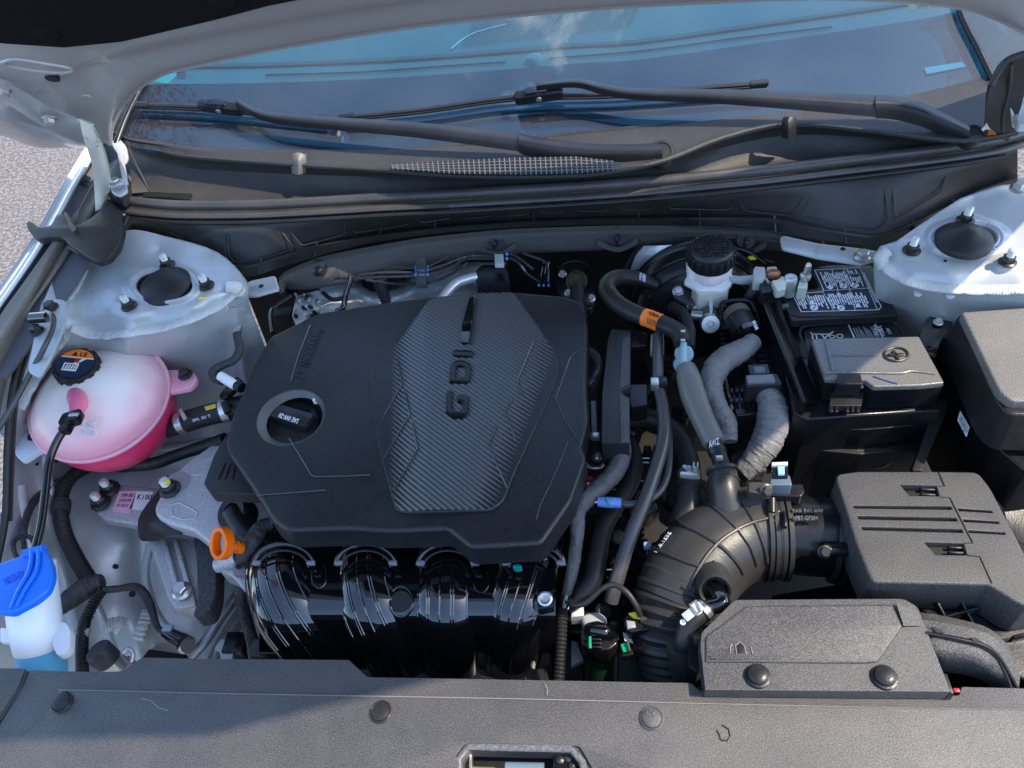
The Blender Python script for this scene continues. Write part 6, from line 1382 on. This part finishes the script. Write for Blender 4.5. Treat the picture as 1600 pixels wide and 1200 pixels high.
prism("lower_box", rnd([(1352, 640), (1464, 636), (1460, 622), (1354, 624)], 2), .022, .06, satin, tc2, bev=.002)
prism("latch", rnd([(1309, 584), (1345, 584), (1348, 600), (1307, 600)], 3), .078, .02, smooth_b, tc2, bev=.002)
tube("latch_hoop", [(1309, 606, .06), (1314, 598, .066), (1328, 595, .068), (1343, 598, .066), (1347, 606, .06)], 2.6, mat("latch_silver", (.30, .31, .32), .3, metal=.5), tc2)
prism("latch_tab", rnd([(1300, 612), (1350, 612), (1346, 634), (1296, 634)], 2), .052, .01, satin, tc2)
for i in range(6): 
    if i != 2: prism("comb_tooth", [(1297 + i * 8.4, 634), (1302 + i * 8.4, 634), (1301 + i * 8.4, 643), (1296 + i * 8.4, 643)], .05, .004, smooth_b, tc2, bev=.0005)
tube("blue_pen_mark", [(1364, 588, .0757), (1382, 594, .0757), (1402, 600, .0757)], 1.0, mat("pen_blue", (.02, .04, .22), .5), tc2, res=6)
tm = thing("battery_terminal", "zinc and copper clamp, bolt and current sensor on the battery's back left post", "battery terminal", (1225, 435, .06))
prism("sensor_box", rnd([(1186, 446), (1196, 430), (1214, 428), (1222, 452), (1190, 458)], 2), .070, .02, smooth_b, tm); fin([(1193, 434, .071), (1200, 443, .071), (1197, 432, .071)], "4H1", wink, tm, name="print")
prism("white_housing", rnd([(1177, 422), (1180, 416), (1195, 417), (1197, 430), (1192, 438), (1178, 438)], 2), .075, .018, mat("grey_white2", (.42, .43, .41), .45), tm); prism("white_housing", rnd([(1198, 417), (1213, 416), (1217, 426), (1200, 430)], 2), .072, .018, mat("grey_white2", (.42, .43, .41), .45), tm)
lathe("copper_screw", W(1209, 427, .076), UP, [(.009, -.004), (.009, .001), (.006, .003), (.0002, .003)], mat("copper", (.45, .2, .12), .35, metal=.9), tm, 20)
prism("clamp", rnd([(1205, 438), (1216, 436), (1222, 430), (1230, 436), (1228, 450), (1214, 454)], 3), .078, .014, mat("pale_zinc", (.62, .66, .54), .45, metal=.4), tm)
lathe("post", W(1236, 433, .080), UP, [(.0095, -.03), (.0095, -.003), (.008, 0), (.004, .0005), (.0002, -.0005)], mat("lead_post", (.55, .56, .56), .35, metal=.7), tm, 30)
prism("clamp_end", rnd([(1250, 436), (1262, 436), (1262, 450), (1246, 450)], 2), .074, .018, mat("pale_zinc", (.62, .66, .54), .45), tm); lathe("stud", W(1258, 434, .076), V((.05, 0, 1)), [(.0075, 0), (.0075, .005), (.0045, .006), (.0042, .022), (.003, .024), (.0002, .024)], steel, tm, 12)
cb_ = hose("thin grey taped ground cable dropping from the battery's back left terminal", [(1186, 432, .06), (1180, 448, .04), (1172, 462, .02), (1165, 475, -.01)], [6, 7, 8, 8], tape, name="ground_cable", cat="cable", wob=.06)

# ================================================================== ENGINE CONTROL UNIT and its looms
pc = thing("control_unit", "black engine control unit standing between looms and battery, two large plugs on it", "control unit", (1180, 560, -.03))
prism("unit_body", rnd([(1122, 472), (1178, 468), (1196, 520), (1236, 640), (1150, 650), (1130, 560)], 4), .0, .14, smooth_b, pc, bev=.003)
tube("plug_frame", [(1128, 500, .02), (1127, 480, .03), (1134, 472, .034), (1168, 470, .034), (1180, 482, .03), (1190, 520, .015)], 4, smooth_b, pc)
tube("round_plug", [(1152, 492, .03), (1160, 508, .03), (1170, 524, .03)], [20, 21, 20], satin, pc, res=28); tube("plug_band", [(1150, 489, .031), (1154, 497, .031)], 21, mat("tan_band", (.12, .095, .07), .5), pc, res=28); tube("plug_lip", [(1168, 520, .03), (1171, 526, .03)], 23, gloss_b, pc, res=28)
fin([(1175, 504, .052), (1180, 516, .052), (1180, 502, .052)], "H.04", wink, pc, name="print", ext=.002)
for i in range(10):
    box("pin_rib", (1131 + i * 1.6, 515 + i * 8, .004), (.016, .003, .006), smooth_b, pc, bev=.0005)
    box("pin_rib", (1180 + i * 3.5, 530 + i * 9, .004), (.012, .003, .006), satin, pc, bev=.0005)
prism("lever_plug", rnd([(1164, 586), (1214, 583), (1223, 600), (1166, 604)], 3), .040, .03, satin, pc, bev=.003); prism("lever_bar", rnd([(1166, 586), (1208, 584), (1212, 596), (1168, 598)], 2), .044, .006, mat("lever_grey", (.14, .15, .16), .28, spec=.7), pc)
prism("lever_arm", rnd([(1168, 570), (1200, 568), (1204, 584), (1172, 586)], 2), .034, .01, smooth_b, pc); prism("lever_window", [(1176, 572), (1195, 571), (1197, 582), (1179, 583)], .036, .004, mat("lever_blue", (.12, .15, .18), .3), pc)
tube("boot_ring", [(1178, 610, .028), (1196, 604, .03), (1214, 609, .028)], 4, satin, pc)
for i in range(14): box("relay_ridge", (1142 + (i % 7) * 9, 612 + (i // 7) * 16, .003), (.005, .010, .008), smooth_b, pc, bev=.0008)
beam("side_strip", (1132, 585, .002), (1144, 640, .002), .004, .004, mat("worn_strip", (.16, .14, .12), .5), pc)
tape2 = mat("pale_cloth_tape", (.21, .205, .20), .6, bump=.7, bs=200, waves=(40, .8), var=.2)
w1 = hose("pale crinkled taped loom curving from the round plug down beside the grey sleeve", [(1178, 532, .03), (1158, 548, .03), (1132, 562, .028), (1114, 585, .022), (1112, 612, .015), (1124, 640, .005), (1136, 662, -.005), (1138, 690, -.015)], [14, 18, 20, 20, 18, 16, 15, 14], tape2, name="wiring_loom", cat="wiring loom", wob=.12)
w2 = hose("pale crinkled taped loom hanging below the lever plug in front of the battery", [(1198, 612, .02), (1206, 634, .012), (1207, 662, .0), (1196, 694, -.015), (1176, 722, -.03), (1160, 738, -.04)], [18, 23, 25, 24, 20, 16], tape2, name="wiring_loom", cat="wiring loom", wob=.12)
for t_ in (w1, w2): t_['group'] = "taped looms of the control unit"
prism("tape_wrap", rnd([(1140, 712), (1160, 700), (1190, 712), (1200, 735), (1150, 742)], 6), -.04, .03, tapeD, w2, bev=.006)

# ================================================================== BRAKE FLUID RESERVOIR, MASTER CYLINDER, BOOSTER
br = thing("brake_fluid_reservoir", "white brake fluid reservoir with a large black engraved screw cap", "reservoir", (1108, 440, .02))
c = W(1112, 386, .105); r = m_px(c, 36)
capb = lathe("screw_cap", c, UP, [(.0001, -.028), (r * .96, -.028), (r * 1.0, -.022), (r * 1.0, -.004), (r * .96, -.001), (r * .9, .001), (r * .86, -.0002), (.0002, -.0002)], satin, br, 48)
g = B()
for k in range(20):
    t = 2 * math.pi * k / 20; d = V((math.cos(t), math.sin(t), 0)); b_ = box_geo(c + d * r - EZ * .015, d, EZ.cross(d), EZ, .004, .007, .016, .001); g.add(b_.v, b_.f)
g.mk("grip_ridge", satin, capb)
for i in range(8):
    y = -.021 + i * .006; half = math.sqrt(max(0, (r * .8) ** 2 - y * y)); s__ = ("FLUID ONLY", "USE ONLY BRAKE FLUID", "DOT 3 OR DOT 4 FROM A", "SEALED CONTAINER", "WARNING", "CLEAN FILLER CAP", "BEFORE REMOVING", "DOT 3")[i]
    O = c + V((-half, y, .0002)); fin([O, O + V((2 * half, 0, 0)), O + V((0, .0042, 0))], s__, satin, capb, name="cap_relief", ext=.0012)
prism("upper_tank", rnd([(1073, 384, 6), (1088, 372, 8), (1138, 374, 8), (1147, 392, 8), (1146, 408, 10), (1075, 408, 10)], 8), .078, .036, whitep, br, bev=.004)
prism("flange", rnd([(1068, 440, 4), (1076, 425, 5), (1144, 425, 5), (1146, 440, 5), (1135, 452), (1090, 452)], 5), .044, .006, whitep, br, bev=.002)
prism("lower_tank", rnd([(1080, 444), (1140, 444), (1138, 456), (1090, 460)], 4), .04, .030, mat("aged_white", (.66, .62, .52), .45, sss=.1), br, bev=.003)
tube("float_dome", [(1090, 430, .05), (1110, 434, .052), (1128, 430, .05)], [10, 16, 10], mat("pinkish_white", (.80, .70, .70), .4, sss=.2), br)
fin([(1097, 458, .03), (1111, 457, .03), (1097, 452, .034)], "ADR4M", ink, br, name="print", ext=.003)
tube("side_pipe", [(1143, 436, .045), (1160, 438, .045), (1178, 436, .04)], [6, 7, 7], mat("clear_grey_tube", (.42, .48, .50), .35), br); prism("pale_fin", [(1106, 458), (1116, 458), (1113, 488), (1109, 489)], .028, .004, mat("clear_grey_fin", (.55, .62, .66), .35), br)
mc = thing("master_cylinder", "bright cast master cylinder with round end cap below the white reservoir", "master cylinder", (1105, 495, .0))
tube("barrel", [(1092, 470, .0), (1104, 488, .0), (1110, 505, .0)], [18, 17, 15], mat("dull_casting", (.22, .22, .23), .45, metal=.6, bump=.5, bs=250), mc, res=24)
tube("side_boss", [(1080, 492, .008), (1098, 494, .008)], 8, steel, mc); tube("side_boss", [(1074, 478, .01), (1088, 480, .01)], 7, steel, mc)
lathe("end_cap", W(1110, 506, .015), V((0, -.85, .5)), [(.0001, -.01), (.0145, -.01), (.0145, .0), (.0125, .003), (.005, .003), (.004, .001), (.0002, .001)], steel, mc, 30)
prism("mount_flange", rnd([(1050, 448), (1064, 442), (1085, 460), (1092, 475), (1080, 478), (1052, 462)], 5), .018, .006, mat("grey_flange", (.10, .11, .125), .4, metal=.4), mc); bolt("flange_nut", (1060, 455, .020), 9, steel, mc, axis=V((0, -.6, .8)).normalized())
bo_ = thing("brake_booster", "large round black brake booster drum behind the master cylinder", "brake booster", (1090, 500, -.05))
c = W(1090, 490, -.035); bax = V((0, -1, .12)).normalized()
lathe("drum", c, bax, [(.0001, -.08), (.088, -.07), (.104, -.045), (.106, -.038), (.104, -.032), (.100, -.030), (.092, -.006), (.076, .008), (.05, .012), (.03, .018), (.0002, .018)], smooth_b, bo_, 72)
for rr_ in (.096, .080): 
    X_ = (EX - bax * EX.dot(bax)).normalized(); Y_ = bax.cross(X_); tube("pressed_ring", [c + bax * (-.012 if rr_ > .09 else .006) + X_ * (math.cos(t) * rr_) + Y_ * (math.sin(t) * rr_) for t in [2 * math.pi * i / 48 for i in range(49)]], .0022, smooth_b, bo_, px=False, smooth=False, cap=False, res=8)
sp_ = thing("bulkhead_shield", "curved pale metal plate on the bulkhead left of the white reservoir", "metal plate", (1030, 405, .03))
sheet("plate", [[(1003, 386, .045), (1030, 384, .048), (1058, 382, .05), (1080, 380, .05)], [(992, 402, .02), (1022, 402, .03), (1052, 402, .035), (1078, 398, .035)], [(984, 424, -.01), (1015, 418, .0), (1048, 422, .01), (1076, 418, .01)]], aluS, sp_, per=5, thick=.002)
tube("plate_edge", [(1002, 384, .047), (988, 400, .022), (978, 420, .0), (972, 440, -.02)], 3, satin, sp_); tube("dark_loop", [(1008, 424, .02), (1020, 414, .03), (1036, 410, .035), (1050, 416, .03)], 5, smooth_b, sp_)
yb = thing("yellow_tag_lead", "thin dark leads with a small yellow tag right of the reservoir", "lead", (1175, 405, .03))
tube("lead", [(1145, 386, .05), (1170, 394, .045), (1195, 412, .03)], 4, smooth_b, yb); tube("lead", [(1158, 416, .02), (1180, 404, .03), (1210, 410, .03)], 3, dsteel, yb); patch("yellow_tag", [(1168, 402, .045), (1176, 400, .045), (1182, 405, .045), (1172, 406, .045)], yellow, yb, .001)

# ================================================================== RIGHT STRUT TOWER
ctr = [(1385, 400, .12), (1420, 380, .13), (1450, 340, .14), (1520, 310, .145), (1600, 290, .15), (1508, 370, .132), (1600, 370, .135), (1450, 400, .13), (1480, 425, .128), (1560, 420, .128), (1600, 425, .128), (1390, 420, .11), (1420, 440, .112), (1490, 450, .115), (1600, 455, .115), (1700, 300, .15), (1700, 450, .115),
       (1385, 460, .07), (1410, 475, .05), (1450, 480, .07), (1500, 485, .075), (1600, 490, .08), (1400, 520, -.03), (1440, 540, -.02), (1500, 560, -.02), (1600, 560, -.02), (1420, 600, -.15), (1500, 640, -.2), (1600, 660, -.2), (1700, 600, -.1), (1380, 560, -.15)]
ZRt = rbf(ctr)
rw = thing("inner_wing", "pale silver strut tower panel on the right side of the bay beside the battery", "body panel", (1500, 420, .12))
def ztr(u, v):
    z = ZRt(u, v); d = math.hypot((u - 1510) / 55, (v - 372) / 26)
    if d < 1.7: z += .006 * math.exp(-((d - 1.02) / .16) ** 2)
    for (a, b) in ((1424, 392), (1508, 345), (1574, 408)): z += .003 * math.exp(-(((u - a) / 24) ** 2 + ((v - b) / 14) ** 2) ** 2)
    return z
rpoly = [(1366, 400), (1376, 385), (1400, 378), (1440, 350), (1500, 310), (1560, 290), (1760, 270), (1760, 700), (1380, 700), (1368, 470)]
hfield("wing_panel", ztr, (1360, 280, 1760, 700), 2.8, paint, rw, inpoly(rpoly), edge=rpoly, cut=[ellp(1510, 373, 50, 24)])
tube('rolled_lip', [W(u, v, ztr(u, v) + .001) for u, v in ellp(1510, 373, 50, 24) + ellp(1510, 373, 50, 24)[:1]], 3.5, paint, rw, res=8, smooth=False, cap=False)
prism('strut_well', ellp(1510, 373, 58, 30), .108, .03, ink, rw)
lathe("strut_cap", W(1508, 370, .150), V((.0, -.02, 1)), [(.0001, -.012), (.033, -.010), (.034, -.004), (.032, -.001), (.028, .001), (.022, .004), (.018, .005), (.012, .009), (.004, .0105), (.0003, .0105)], rubber, rw, 44)
for (u, v) in ((1424, 392), (1508, 345), (1574, 410)): bolt("strut_nut", (u, v, ztr(u, v) + .002), 13, dsteel, rw, studh=.011)
bead([(1380, 405), (1400, 428), (1440, 444), (1500, 451), (1560, 452), (1640, 450)], 12, rw, ztr)
tube("sealer_blob", [(1388, 392, ztr(1388, 392) + .004), (1378, 402, ztr(1378, 402) + .006), (1378, 420, ztr(1378, 420) + .006)], [9, 11, 7], sealer, rw, wob=.2)
lathe("drain_hole", W(1477, 408, ztr(1477, 408) + .001), UP, [(.0001, 0), (.0022, 0), (.0022, .0008)], ink, rw, 10)
patch("paint_mark", [(1566, 411, ztr(1566, 411) + .002), (1572, 417, ztr(1570, 416) + .002), (1563, 415, ztr(1563, 415) + .002)], yellow, rw, .001)
for (u, v) in ((1435, 457), (1485, 460)): lathe("dimple", W(u, v, ztr(u, v) + .001), V((0, -.6, .8)), [(.0001, .0), (.006, 0), (.004, .0012), (.0002, .0015)], paint, rw, 16)
bolt("wing_bolt", (1594, 296, .165), 15, steel, rw)
bk = thing("fuse_box_bracket", "glossy black bracket tab with a pale bolt between battery and fuse box", "bracket", (1462, 515, .03))
prism("tab", rnd([(1445, 500), (1462, 486), (1486, 492), (1488, 510), (1470, 535), (1462, 560), (1438, 545), (1437, 520)], 6), .055, .006, gloss_b, bk, bev=.002); bolt("bolt", (1466, 504, .058), 7, stud, bk)
tube("hook", [(1470, 530, .03), (1478, 545, .02), (1488, 560, .01), (1492, 600, -.03)], 4, smooth_b, bk)
fb = thing("fuse_box", "large black fuse box with a grained sunlit lid at the right edge of the picture", "fuse box", (1560, 600, .02))
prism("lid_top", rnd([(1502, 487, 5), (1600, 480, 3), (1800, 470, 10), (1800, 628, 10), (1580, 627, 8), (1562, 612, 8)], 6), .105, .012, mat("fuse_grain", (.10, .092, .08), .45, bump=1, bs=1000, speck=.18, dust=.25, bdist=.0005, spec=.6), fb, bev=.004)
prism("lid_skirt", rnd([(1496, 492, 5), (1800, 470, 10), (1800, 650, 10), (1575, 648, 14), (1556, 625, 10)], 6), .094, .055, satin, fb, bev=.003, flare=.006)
prism("lid_flange", rnd([(1470, 520), (1488, 505), (1800, 470), (1800, 700), (1580, 690), (1545, 660)], 10), .045, .016, satin, fb, bev=.003)
prism("box_body", rnd([(1466, 535), (1490, 530), (1800, 480), (1800, 760), (1600, 735), (1560, 700)], 8), .028, .16, smooth_b, fb, bev=.003)
patch("white_tag", [(1500, 642, .0295), (1515, 668, .0295), (1510, 683, .0295), (1496, 656, .0295)], whlab, fb, .0006)
for i in range(2): fin([(1509 - i * 4, 678 - i * 1, .0298), (1498 - i * 2 + 2, 655, .0298), (1512 - i * 4, 674 - i, .0298)], ("91950-N", "A 0142")[i], mat("faint_ink", (.35, .35, .36), .5), fb, name="tag_print", ext=.0008)
prism("clip_window", rnd([(1556, 720), (1575, 720), (1570, 745), (1550, 745)], 2), -.02, .01, satin, fb)

# ================================================================== FRONT: DUCT COVER, SNORKEL, RADIATOR COVER
dc = thing("air_duct_cover", "grained black air duct cover with two push clips and a small house mark, front right", "duct cover", (1280, 1010, .03))
dtop = [(1148, 937, 6), (1412, 935, 8), (1434, 948, 8), (1446, 980, 4), (1486, 1081, 2), (1102, 1078, 2), (1094, 1010, 4), (1096, 988, 6)]
prism("cover_panel", rnd(dtop, 5, 4), .020, .018, slamp, dc, bev=.006, seg=5)
prism("raised_field", rnd([(1102, 994, 4), (1166, 946, 5), (1394, 943, 6), (1411, 978, 3), (1372, 1034, 3), (1350, 1036, 3), (1102, 1034, 3)], 4), .0225, .004, slamp, dc, bev=.0025)
patch("pale_slope", [(1400, 942, .0235), (1428, 950, .022), (1440, 978, .0215), (1412, 978, .0232)], slamp, dc, .0002)
for (u, v) in ((1184, 1057), (1382, 1059)):
    c = W(u, v, .0205); pc_ = lathe("push_clip", c, UP, [(.0115, -.002), (.0125, .001), (.0120, .0025), (.0098, .003), (.0095, .0058), (.008, .0072), (.004, .008), (.0003, .0082)], satin, dc, 34)
for pts in ([(1141, 1022), (1141, 1010), (1144, 1006)], [(1151, 1022), (1149, 1008), (1156, 1003), (1163, 1009), (1166, 1022)], [(1173, 1010), (1176, 1022)]): line("house_mark", pts, .9, mat("mark_edge", (.22, .2, .18), .35), dc, z=.0232)
prism("house_fill", [(1152, 1021), (1151, 1009), (1157, 1005), (1163, 1010), (1165, 1021)], .0232, .001, satin, dc, bev=.0002)
tube("side_edge", [(1096, 990, .013), (1094, 1020, .010), (1100, 1076, .008)], 3.5, smooth_b, dc); prism("side_box", rnd([(1078, 990), (1096, 984), (1098, 1040), (1088, 1050), (1076, 1040)], 3), .0, .03, smooth_b, dc)
sn = thing("air_snorkel", "rounded grained air snorkel with a slotted strap, right of the duct cover", "air snorkel", (1530, 1020, -0.03))
sgr = mat("snorkel_grain", (.04, .039, .037), .42, bump=.9, bs=800, speck=.10, dust=.06, bdist=.001)
sheet("snorkel_body", [[(1420, 965, -0.01), (1438, 957, 0.005), (1500, 968, 0.005), (1545, 982, 0.0), (1575, 1010, -0.012), (1590, 1050, -0.03)],
                       [(1430, 985, 0.005), (1450, 978, 0.015), (1500, 990, 0.016), (1540, 1004, 0.012), (1570, 1030, -0.002), (1592, 1075, -0.022)],
                       [(1445, 1015, 0.005), (1462, 1020, 0.012), (1505, 1026, 0.012), (1540, 1038, 0.006), (1565, 1056, -0.008), (1588, 1095, -0.03)],
                       [(1455, 1045, -0.03), (1475, 1050, -0.025), (1505, 1054, -0.025), (1535, 1064, -0.03), (1560, 1085, -0.04), (1585, 1110, -0.06)]], sgr, sn, per=5, thick=.003)
sheet("strap", [[(1442, 968, 0.018), (1500, 978, 0.02), (1545, 992, 0.016), (1572, 1014, 0.004), (1594, 1056, -0.016)], [(1446, 986, 0.02), (1500, 995, 0.022), (1540, 1006, 0.018), (1566, 1028, 0.006), (1592, 1074, -0.014)]], sgr, sn, per=5, thick=.003)
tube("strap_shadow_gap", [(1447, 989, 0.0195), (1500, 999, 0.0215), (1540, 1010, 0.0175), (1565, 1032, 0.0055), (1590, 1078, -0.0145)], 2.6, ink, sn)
for q in ([(1455, 979), (1462, 981), (1475, 989), (1464, 989)], [(1516, 996), (1525, 997), (1535, 1004), (1521, 1003)]): patch("strap_slot", [(u, v, .0225) for u, v in q], ink, sn, .0006)
prism("upright_flange", [(1471, 1050), (1480, 1052), (1492, 1084), (1484, 1084)], .016, .016, satin, sn); box("red_piece", (1494, 1079, .0), (.006, .004, .004), mat("red_plastic", (.55, .02, .03), .4), sn, bev=.001)

rc = thing("radiator_cover", "wide grained black radiator cover across the front with push clips and a latch opening", "radiator cover", (800, 1140, .0))
rtop = [(30, 1240, 2), (-40, 1190, 4), (10, 1130, 10), (34, 1070, 6), (46, 1047, 4), (150, 1050, 6), (190, 1049, 8), (222, 1027, 5), (300, 1029, 4), (545, 1031, 3), (574, 1058, 4), (700, 1060, 4), (1080, 1067, 5), (1094, 1080, 4), (1300, 1083, 4), (1486, 1087, 3), (1499, 1086, 2), (1502, 1073, 3), (1700, 1078, 4), (1760, 1500, 4), (-300, 1500, 4)]
rtop = [q for q in rtop if q[:2] not in ((30, 1240), (-40, 1190))]
latch = [(722, 1205, 3), (724, 1186, 3), (735, 1172, 4), (760, 1173, 3), (890, 1176, 4), (904, 1192, 4), (912, 1215, 4), (912, 1330, 4), (722, 1330, 4)]
rtop = [(-420, 1500, 4), (-60, 1200, 8), (8, 1130, 10), (30, 1090, 8), (46, 1047, 4)] + rtop[3 - 0:] if False else [(-420, 1500, 4), (-30, 1180, 8), (12, 1112, 10), (32, 1080, 8), (46, 1047, 4), (150, 1050, 6), (190, 1049, 8), (222, 1027, 5), (300, 1029, 4), (545, 1031, 3), (574, 1058, 4), (700, 1060, 4), (1080, 1067, 5), (1094, 1080, 4), (1300, 1083, 4), (1486, 1087, 3), (1499, 1086, 2), (1502, 1073, 3), (1760, 1079, 4), (1860, 1500, 4)]
prism("cover_panel", rnd(rtop, 4, 3), .0, .022, slamp, rc, bev=.003, seg=4, holes=[rnd(latch, 3, 3)], hh=.02)
# step: front field slightly raised behind a double line
prism("front_field", rnd([(84, 1092, 10), (96, 1078, 6), (400, 1085, 3), (800, 1092, 3), (1200, 1102, 3), (1760, 1112, 4), (1860, 1480, 4), (930, 1480, 4), (925, 1200, 3), (906, 1166, 6), (760, 1161, 5), (728, 1161, 5), (712, 1180, 5), (708, 1480, 3), (-300, 1480, 4), (70, 1120, 8)], 4), .0035, .004, slamp, rc, bev=.0022)
for dv in (0, 3.2): tube("double_line", [(92, 1078 + dv, .0026), (400, 1085 + dv, .0026), (800, 1092 + dv, .0026), (1200, 1102 + dv, .0026), (1700, 1112 + dv, .0026)], 1.2, mat("pale_edge", (.20, .20, .20), .35, spec=.8), rc, res=8)  # double line in a lighter grey than the cover
for (u, v) in ((97, 1098), (595, 1113), (1018, 1123)):
    c = W(u, v, .0037); lathe("push_clip", c, UP, [(.0115, -.001), (.0118, .0012), (.0105, .0022), (.0098, .0018), (.0092, .0036), (.006, .0046), (.0003, .0048)], satin if u < 900 else slamp, rc, 34)
tube("latch_bevel", [W(u, v, .002) for u, v in ((716, 1230), (716, 1186), (732, 1166), (760, 1167), (892, 1170), (910, 1190), (918, 1230))], 5.5, mat("bevel_plastic", (.10, .10, .105), .4, bump=.8, bs=400, speck=.08), rc, res=12, flat=.6, smooth=False)
line("moulding_mark", [(1128, 1133), (1138, 1139), (1141, 1150), (1136, 1158), (1126, 1156), (1124, 1148), (1120, 1141)], 1.2, ink, rc, z=.0038)
for pts in ([(220, 1091), (236, 1095), (248, 1106), (262, 1110)], [(851, 1068), (856, 1076), (855, 1086)]): line("stray_fibre", pts, .35, mat("fibre", (.35, .35, .35), .8) if pts[0][0] < 1000 else ink, rc, z=.0042)
hl = thing("hood_latch", "hood latch mechanism with pale cross bar inside the radiator cover opening", "hood latch", (815, 1190, -.03))
prism("latch_plate", [(724, 1180), (905, 1185), (912, 1330), (722, 1330)], -.035, .006, deepb, hl)
tube("cross_bar", [(790, 1200, -.005), (850, 1201, -.005)], 9, mat("pale_blue_bar", (.13, .18, .22), .4), hl); tube("yellowish_bar", [(738, 1204, -.02), (782, 1205, -.02)], 6, mat("brass_zinc", (.45, .40, .25), .4, metal=.6), hl)
beam("upright", (736, 1178, -.015), (736, 1230, -.015), .003, .01, steel, hl); prism("latch_guide", rnd([(864, 1180), (890, 1180), (902, 1196), (902, 1260), (862, 1260)], 4), -.008, .01, smooth_b, hl)
for (u, v) in ((875, 1187), (888, 1184), (895, 1196)): lathe("rivet", W(u, v, -.007), UP, [(.004, -.002), (.004, .001), (.0002, .0025)], dsteel, hl, 12)
hc = thing("headlight_cover", "narrow grained side cover at the bottom left corner beyond the seal gap", "side cover", (10, 1070, .0))
prism("cover_panel", rnd([(-200, 1042, 4), (40, 1044, 4), (28, 1076, 6), (6, 1108, 8), (-36, 1172, 6), (-300, 1300, 4)], 4), .0, .02, slamp, hc, bev=.004); tube("edge_seal", [(44, 1050, -.001), (32, 1078, -.001), (10, 1110, -.001), (-34, 1178, -.001)], 3.2, rubber, hc)
dl_ = thing("dry_leaf", "curled brown dry leaf lying in the cowl's right corner by the wiper pivot", "leaf", (1545, 208, .2))
sheet("blade", [[W(1534, 202, .215), W(1540, 193, .225), W(1547, 204, .212)], [W(1538, 208, .208), W(1546, 203, .216), W(1556, 208, .212)], [W(1542, 214, .205), W(1549, 211, .208), W(1555, 213, .206)]], leafm, dl_, per=4, thick=.0006); sheet("pale_tip", [[W(1533, 202, .2165), W(1538, 197, .222), W(1541, 192, .228)], [W(1536, 205, .216), W(1541, 202, .2185), W(1548, 203, .217)]], mat("pale_leaf", (.75, .6, .5), .6), dl_, per=3, thick=.0006)
# right hinge behind the cowl end wall
rh = thing("hood_support", "pale blue painted hood hinge base behind the right end wall of the cowl", "hinge", (1590, 160, .2))
prism("hinge_base_or_gap", rnd([(1582, 130), (1640, 100), (1640, 190), (1592, 195), (1580, 160)], 5), .24, .01, paint, rh); bolt("hinge_bolt", (1594, 148, .245), 9, steel, rh); beam("link", (1578, 158, .26), (1584, 198, .22), .004, .004, stud, rh)
tube("dark_gap", [(1582, 165, .235), (1592, 180, .23), (1604, 186, .23)], 8, ink, rh)
bpy.context.view_layer.update()

rt = random.Random(11)
tr_ = thing("red_leaved_tree", "small tree with sparse red autumn leaves, mirrored in the windscreen's left corner", "tree", (-1000, 0, -.9))
tr_.location = V((-5.6, 2.6, -.9)); LOC[tr_.name] = V((-5.6, 2.6, -.9))
tube("trunk", [V((-5.6, 2.6, -.9)), V((-5.5, 2.5, 2)), V((-5.0, 2.3, 4.5)), V((-4.6, 2.1, 6.2))], [.11, .09, .06, .03], mat("bark", (.10, .08, .07), .85, bump=1, bs=30), tr_, px=False, res=10)
lv = B()
for i in range(14):
    a = rt.uniform(0, 6.28); b0_ = V((-5.1, 2.35, 4.2)).lerp(V((-4.6, 2.1, 6.2)), rt.random()); e_ = b0_ + V((math.cos(a) * .8, math.sin(a) * .8, rt.uniform(.2, 1.0)))
    g_ = tube_geo([b0_, b0_.lerp(e_, .5) + V((0, 0, .1)), e_], [.02, .014, .006], 6, 4, False); lv.add(g_.v, g_.f)
lv.mk("branches", MATS["bark"], tr_)
lv = B()
for i in range(5200):
    d = V((rt.gauss(0, 1), rt.gauss(0, 1), rt.gauss(0, 1))).normalized() * 1.0 * rt.random() ** .5; c = V((-4.7, 2.1, 6.0)) + d; r = rt.uniform(.012, .03); a = V((rt.gauss(0, 1), rt.gauss(0, 1), rt.gauss(0, 1))).normalized(); b = a.orthogonal().normalized()
    lv.add([c - a * r, c + b * r * .5, c + a * r, c - b * r * .5], [(0, 1, 2, 3)])
lv.mk("crown", mat("red_leaves", (.42, .07, .05), .6), tr_, smooth=False)
tl = B(); rt = random.Random(3)
for i in range(9000):
    x = rt.uniform(-40, 40); hmax = 5.5 + 1.6 * math.sin(x * .35) + 1.2 * math.sin(x * .9 + 1) + .6 * math.sin(x * 2.3)
    z = -.9 + rt.random() ** .7 * hmax; y = -24 + rt.uniform(-2, 2); c = V((x, y, z)); r = rt.uniform(.15, .5); a = rt.uniform(0, 6.3)
    tl.add([c + V((math.cos(a + k * 2.1) * r, rt.uniform(-.3, .3), math.sin(a + k * 2.1) * r)) for k in range(3)], [(0, 1, 2)])
for i in range(60):
    x = -40 + i * 1.35; c = V((x, -24, -.9)); g_ = lathe_geo(c, UP, [(.25, 0), (.18, 2.5), (.05, 4.5)], 8); tl.add(g_.v, g_.f)
tl.mk("tree_line", mat("foliage", (.04, .06, .025), .7), kind='stuff', smooth=False, label="ragged dark tree line behind the photographer, mirrored in the gloss black manifold", cat="trees")
bpy.context.view_layer.update()
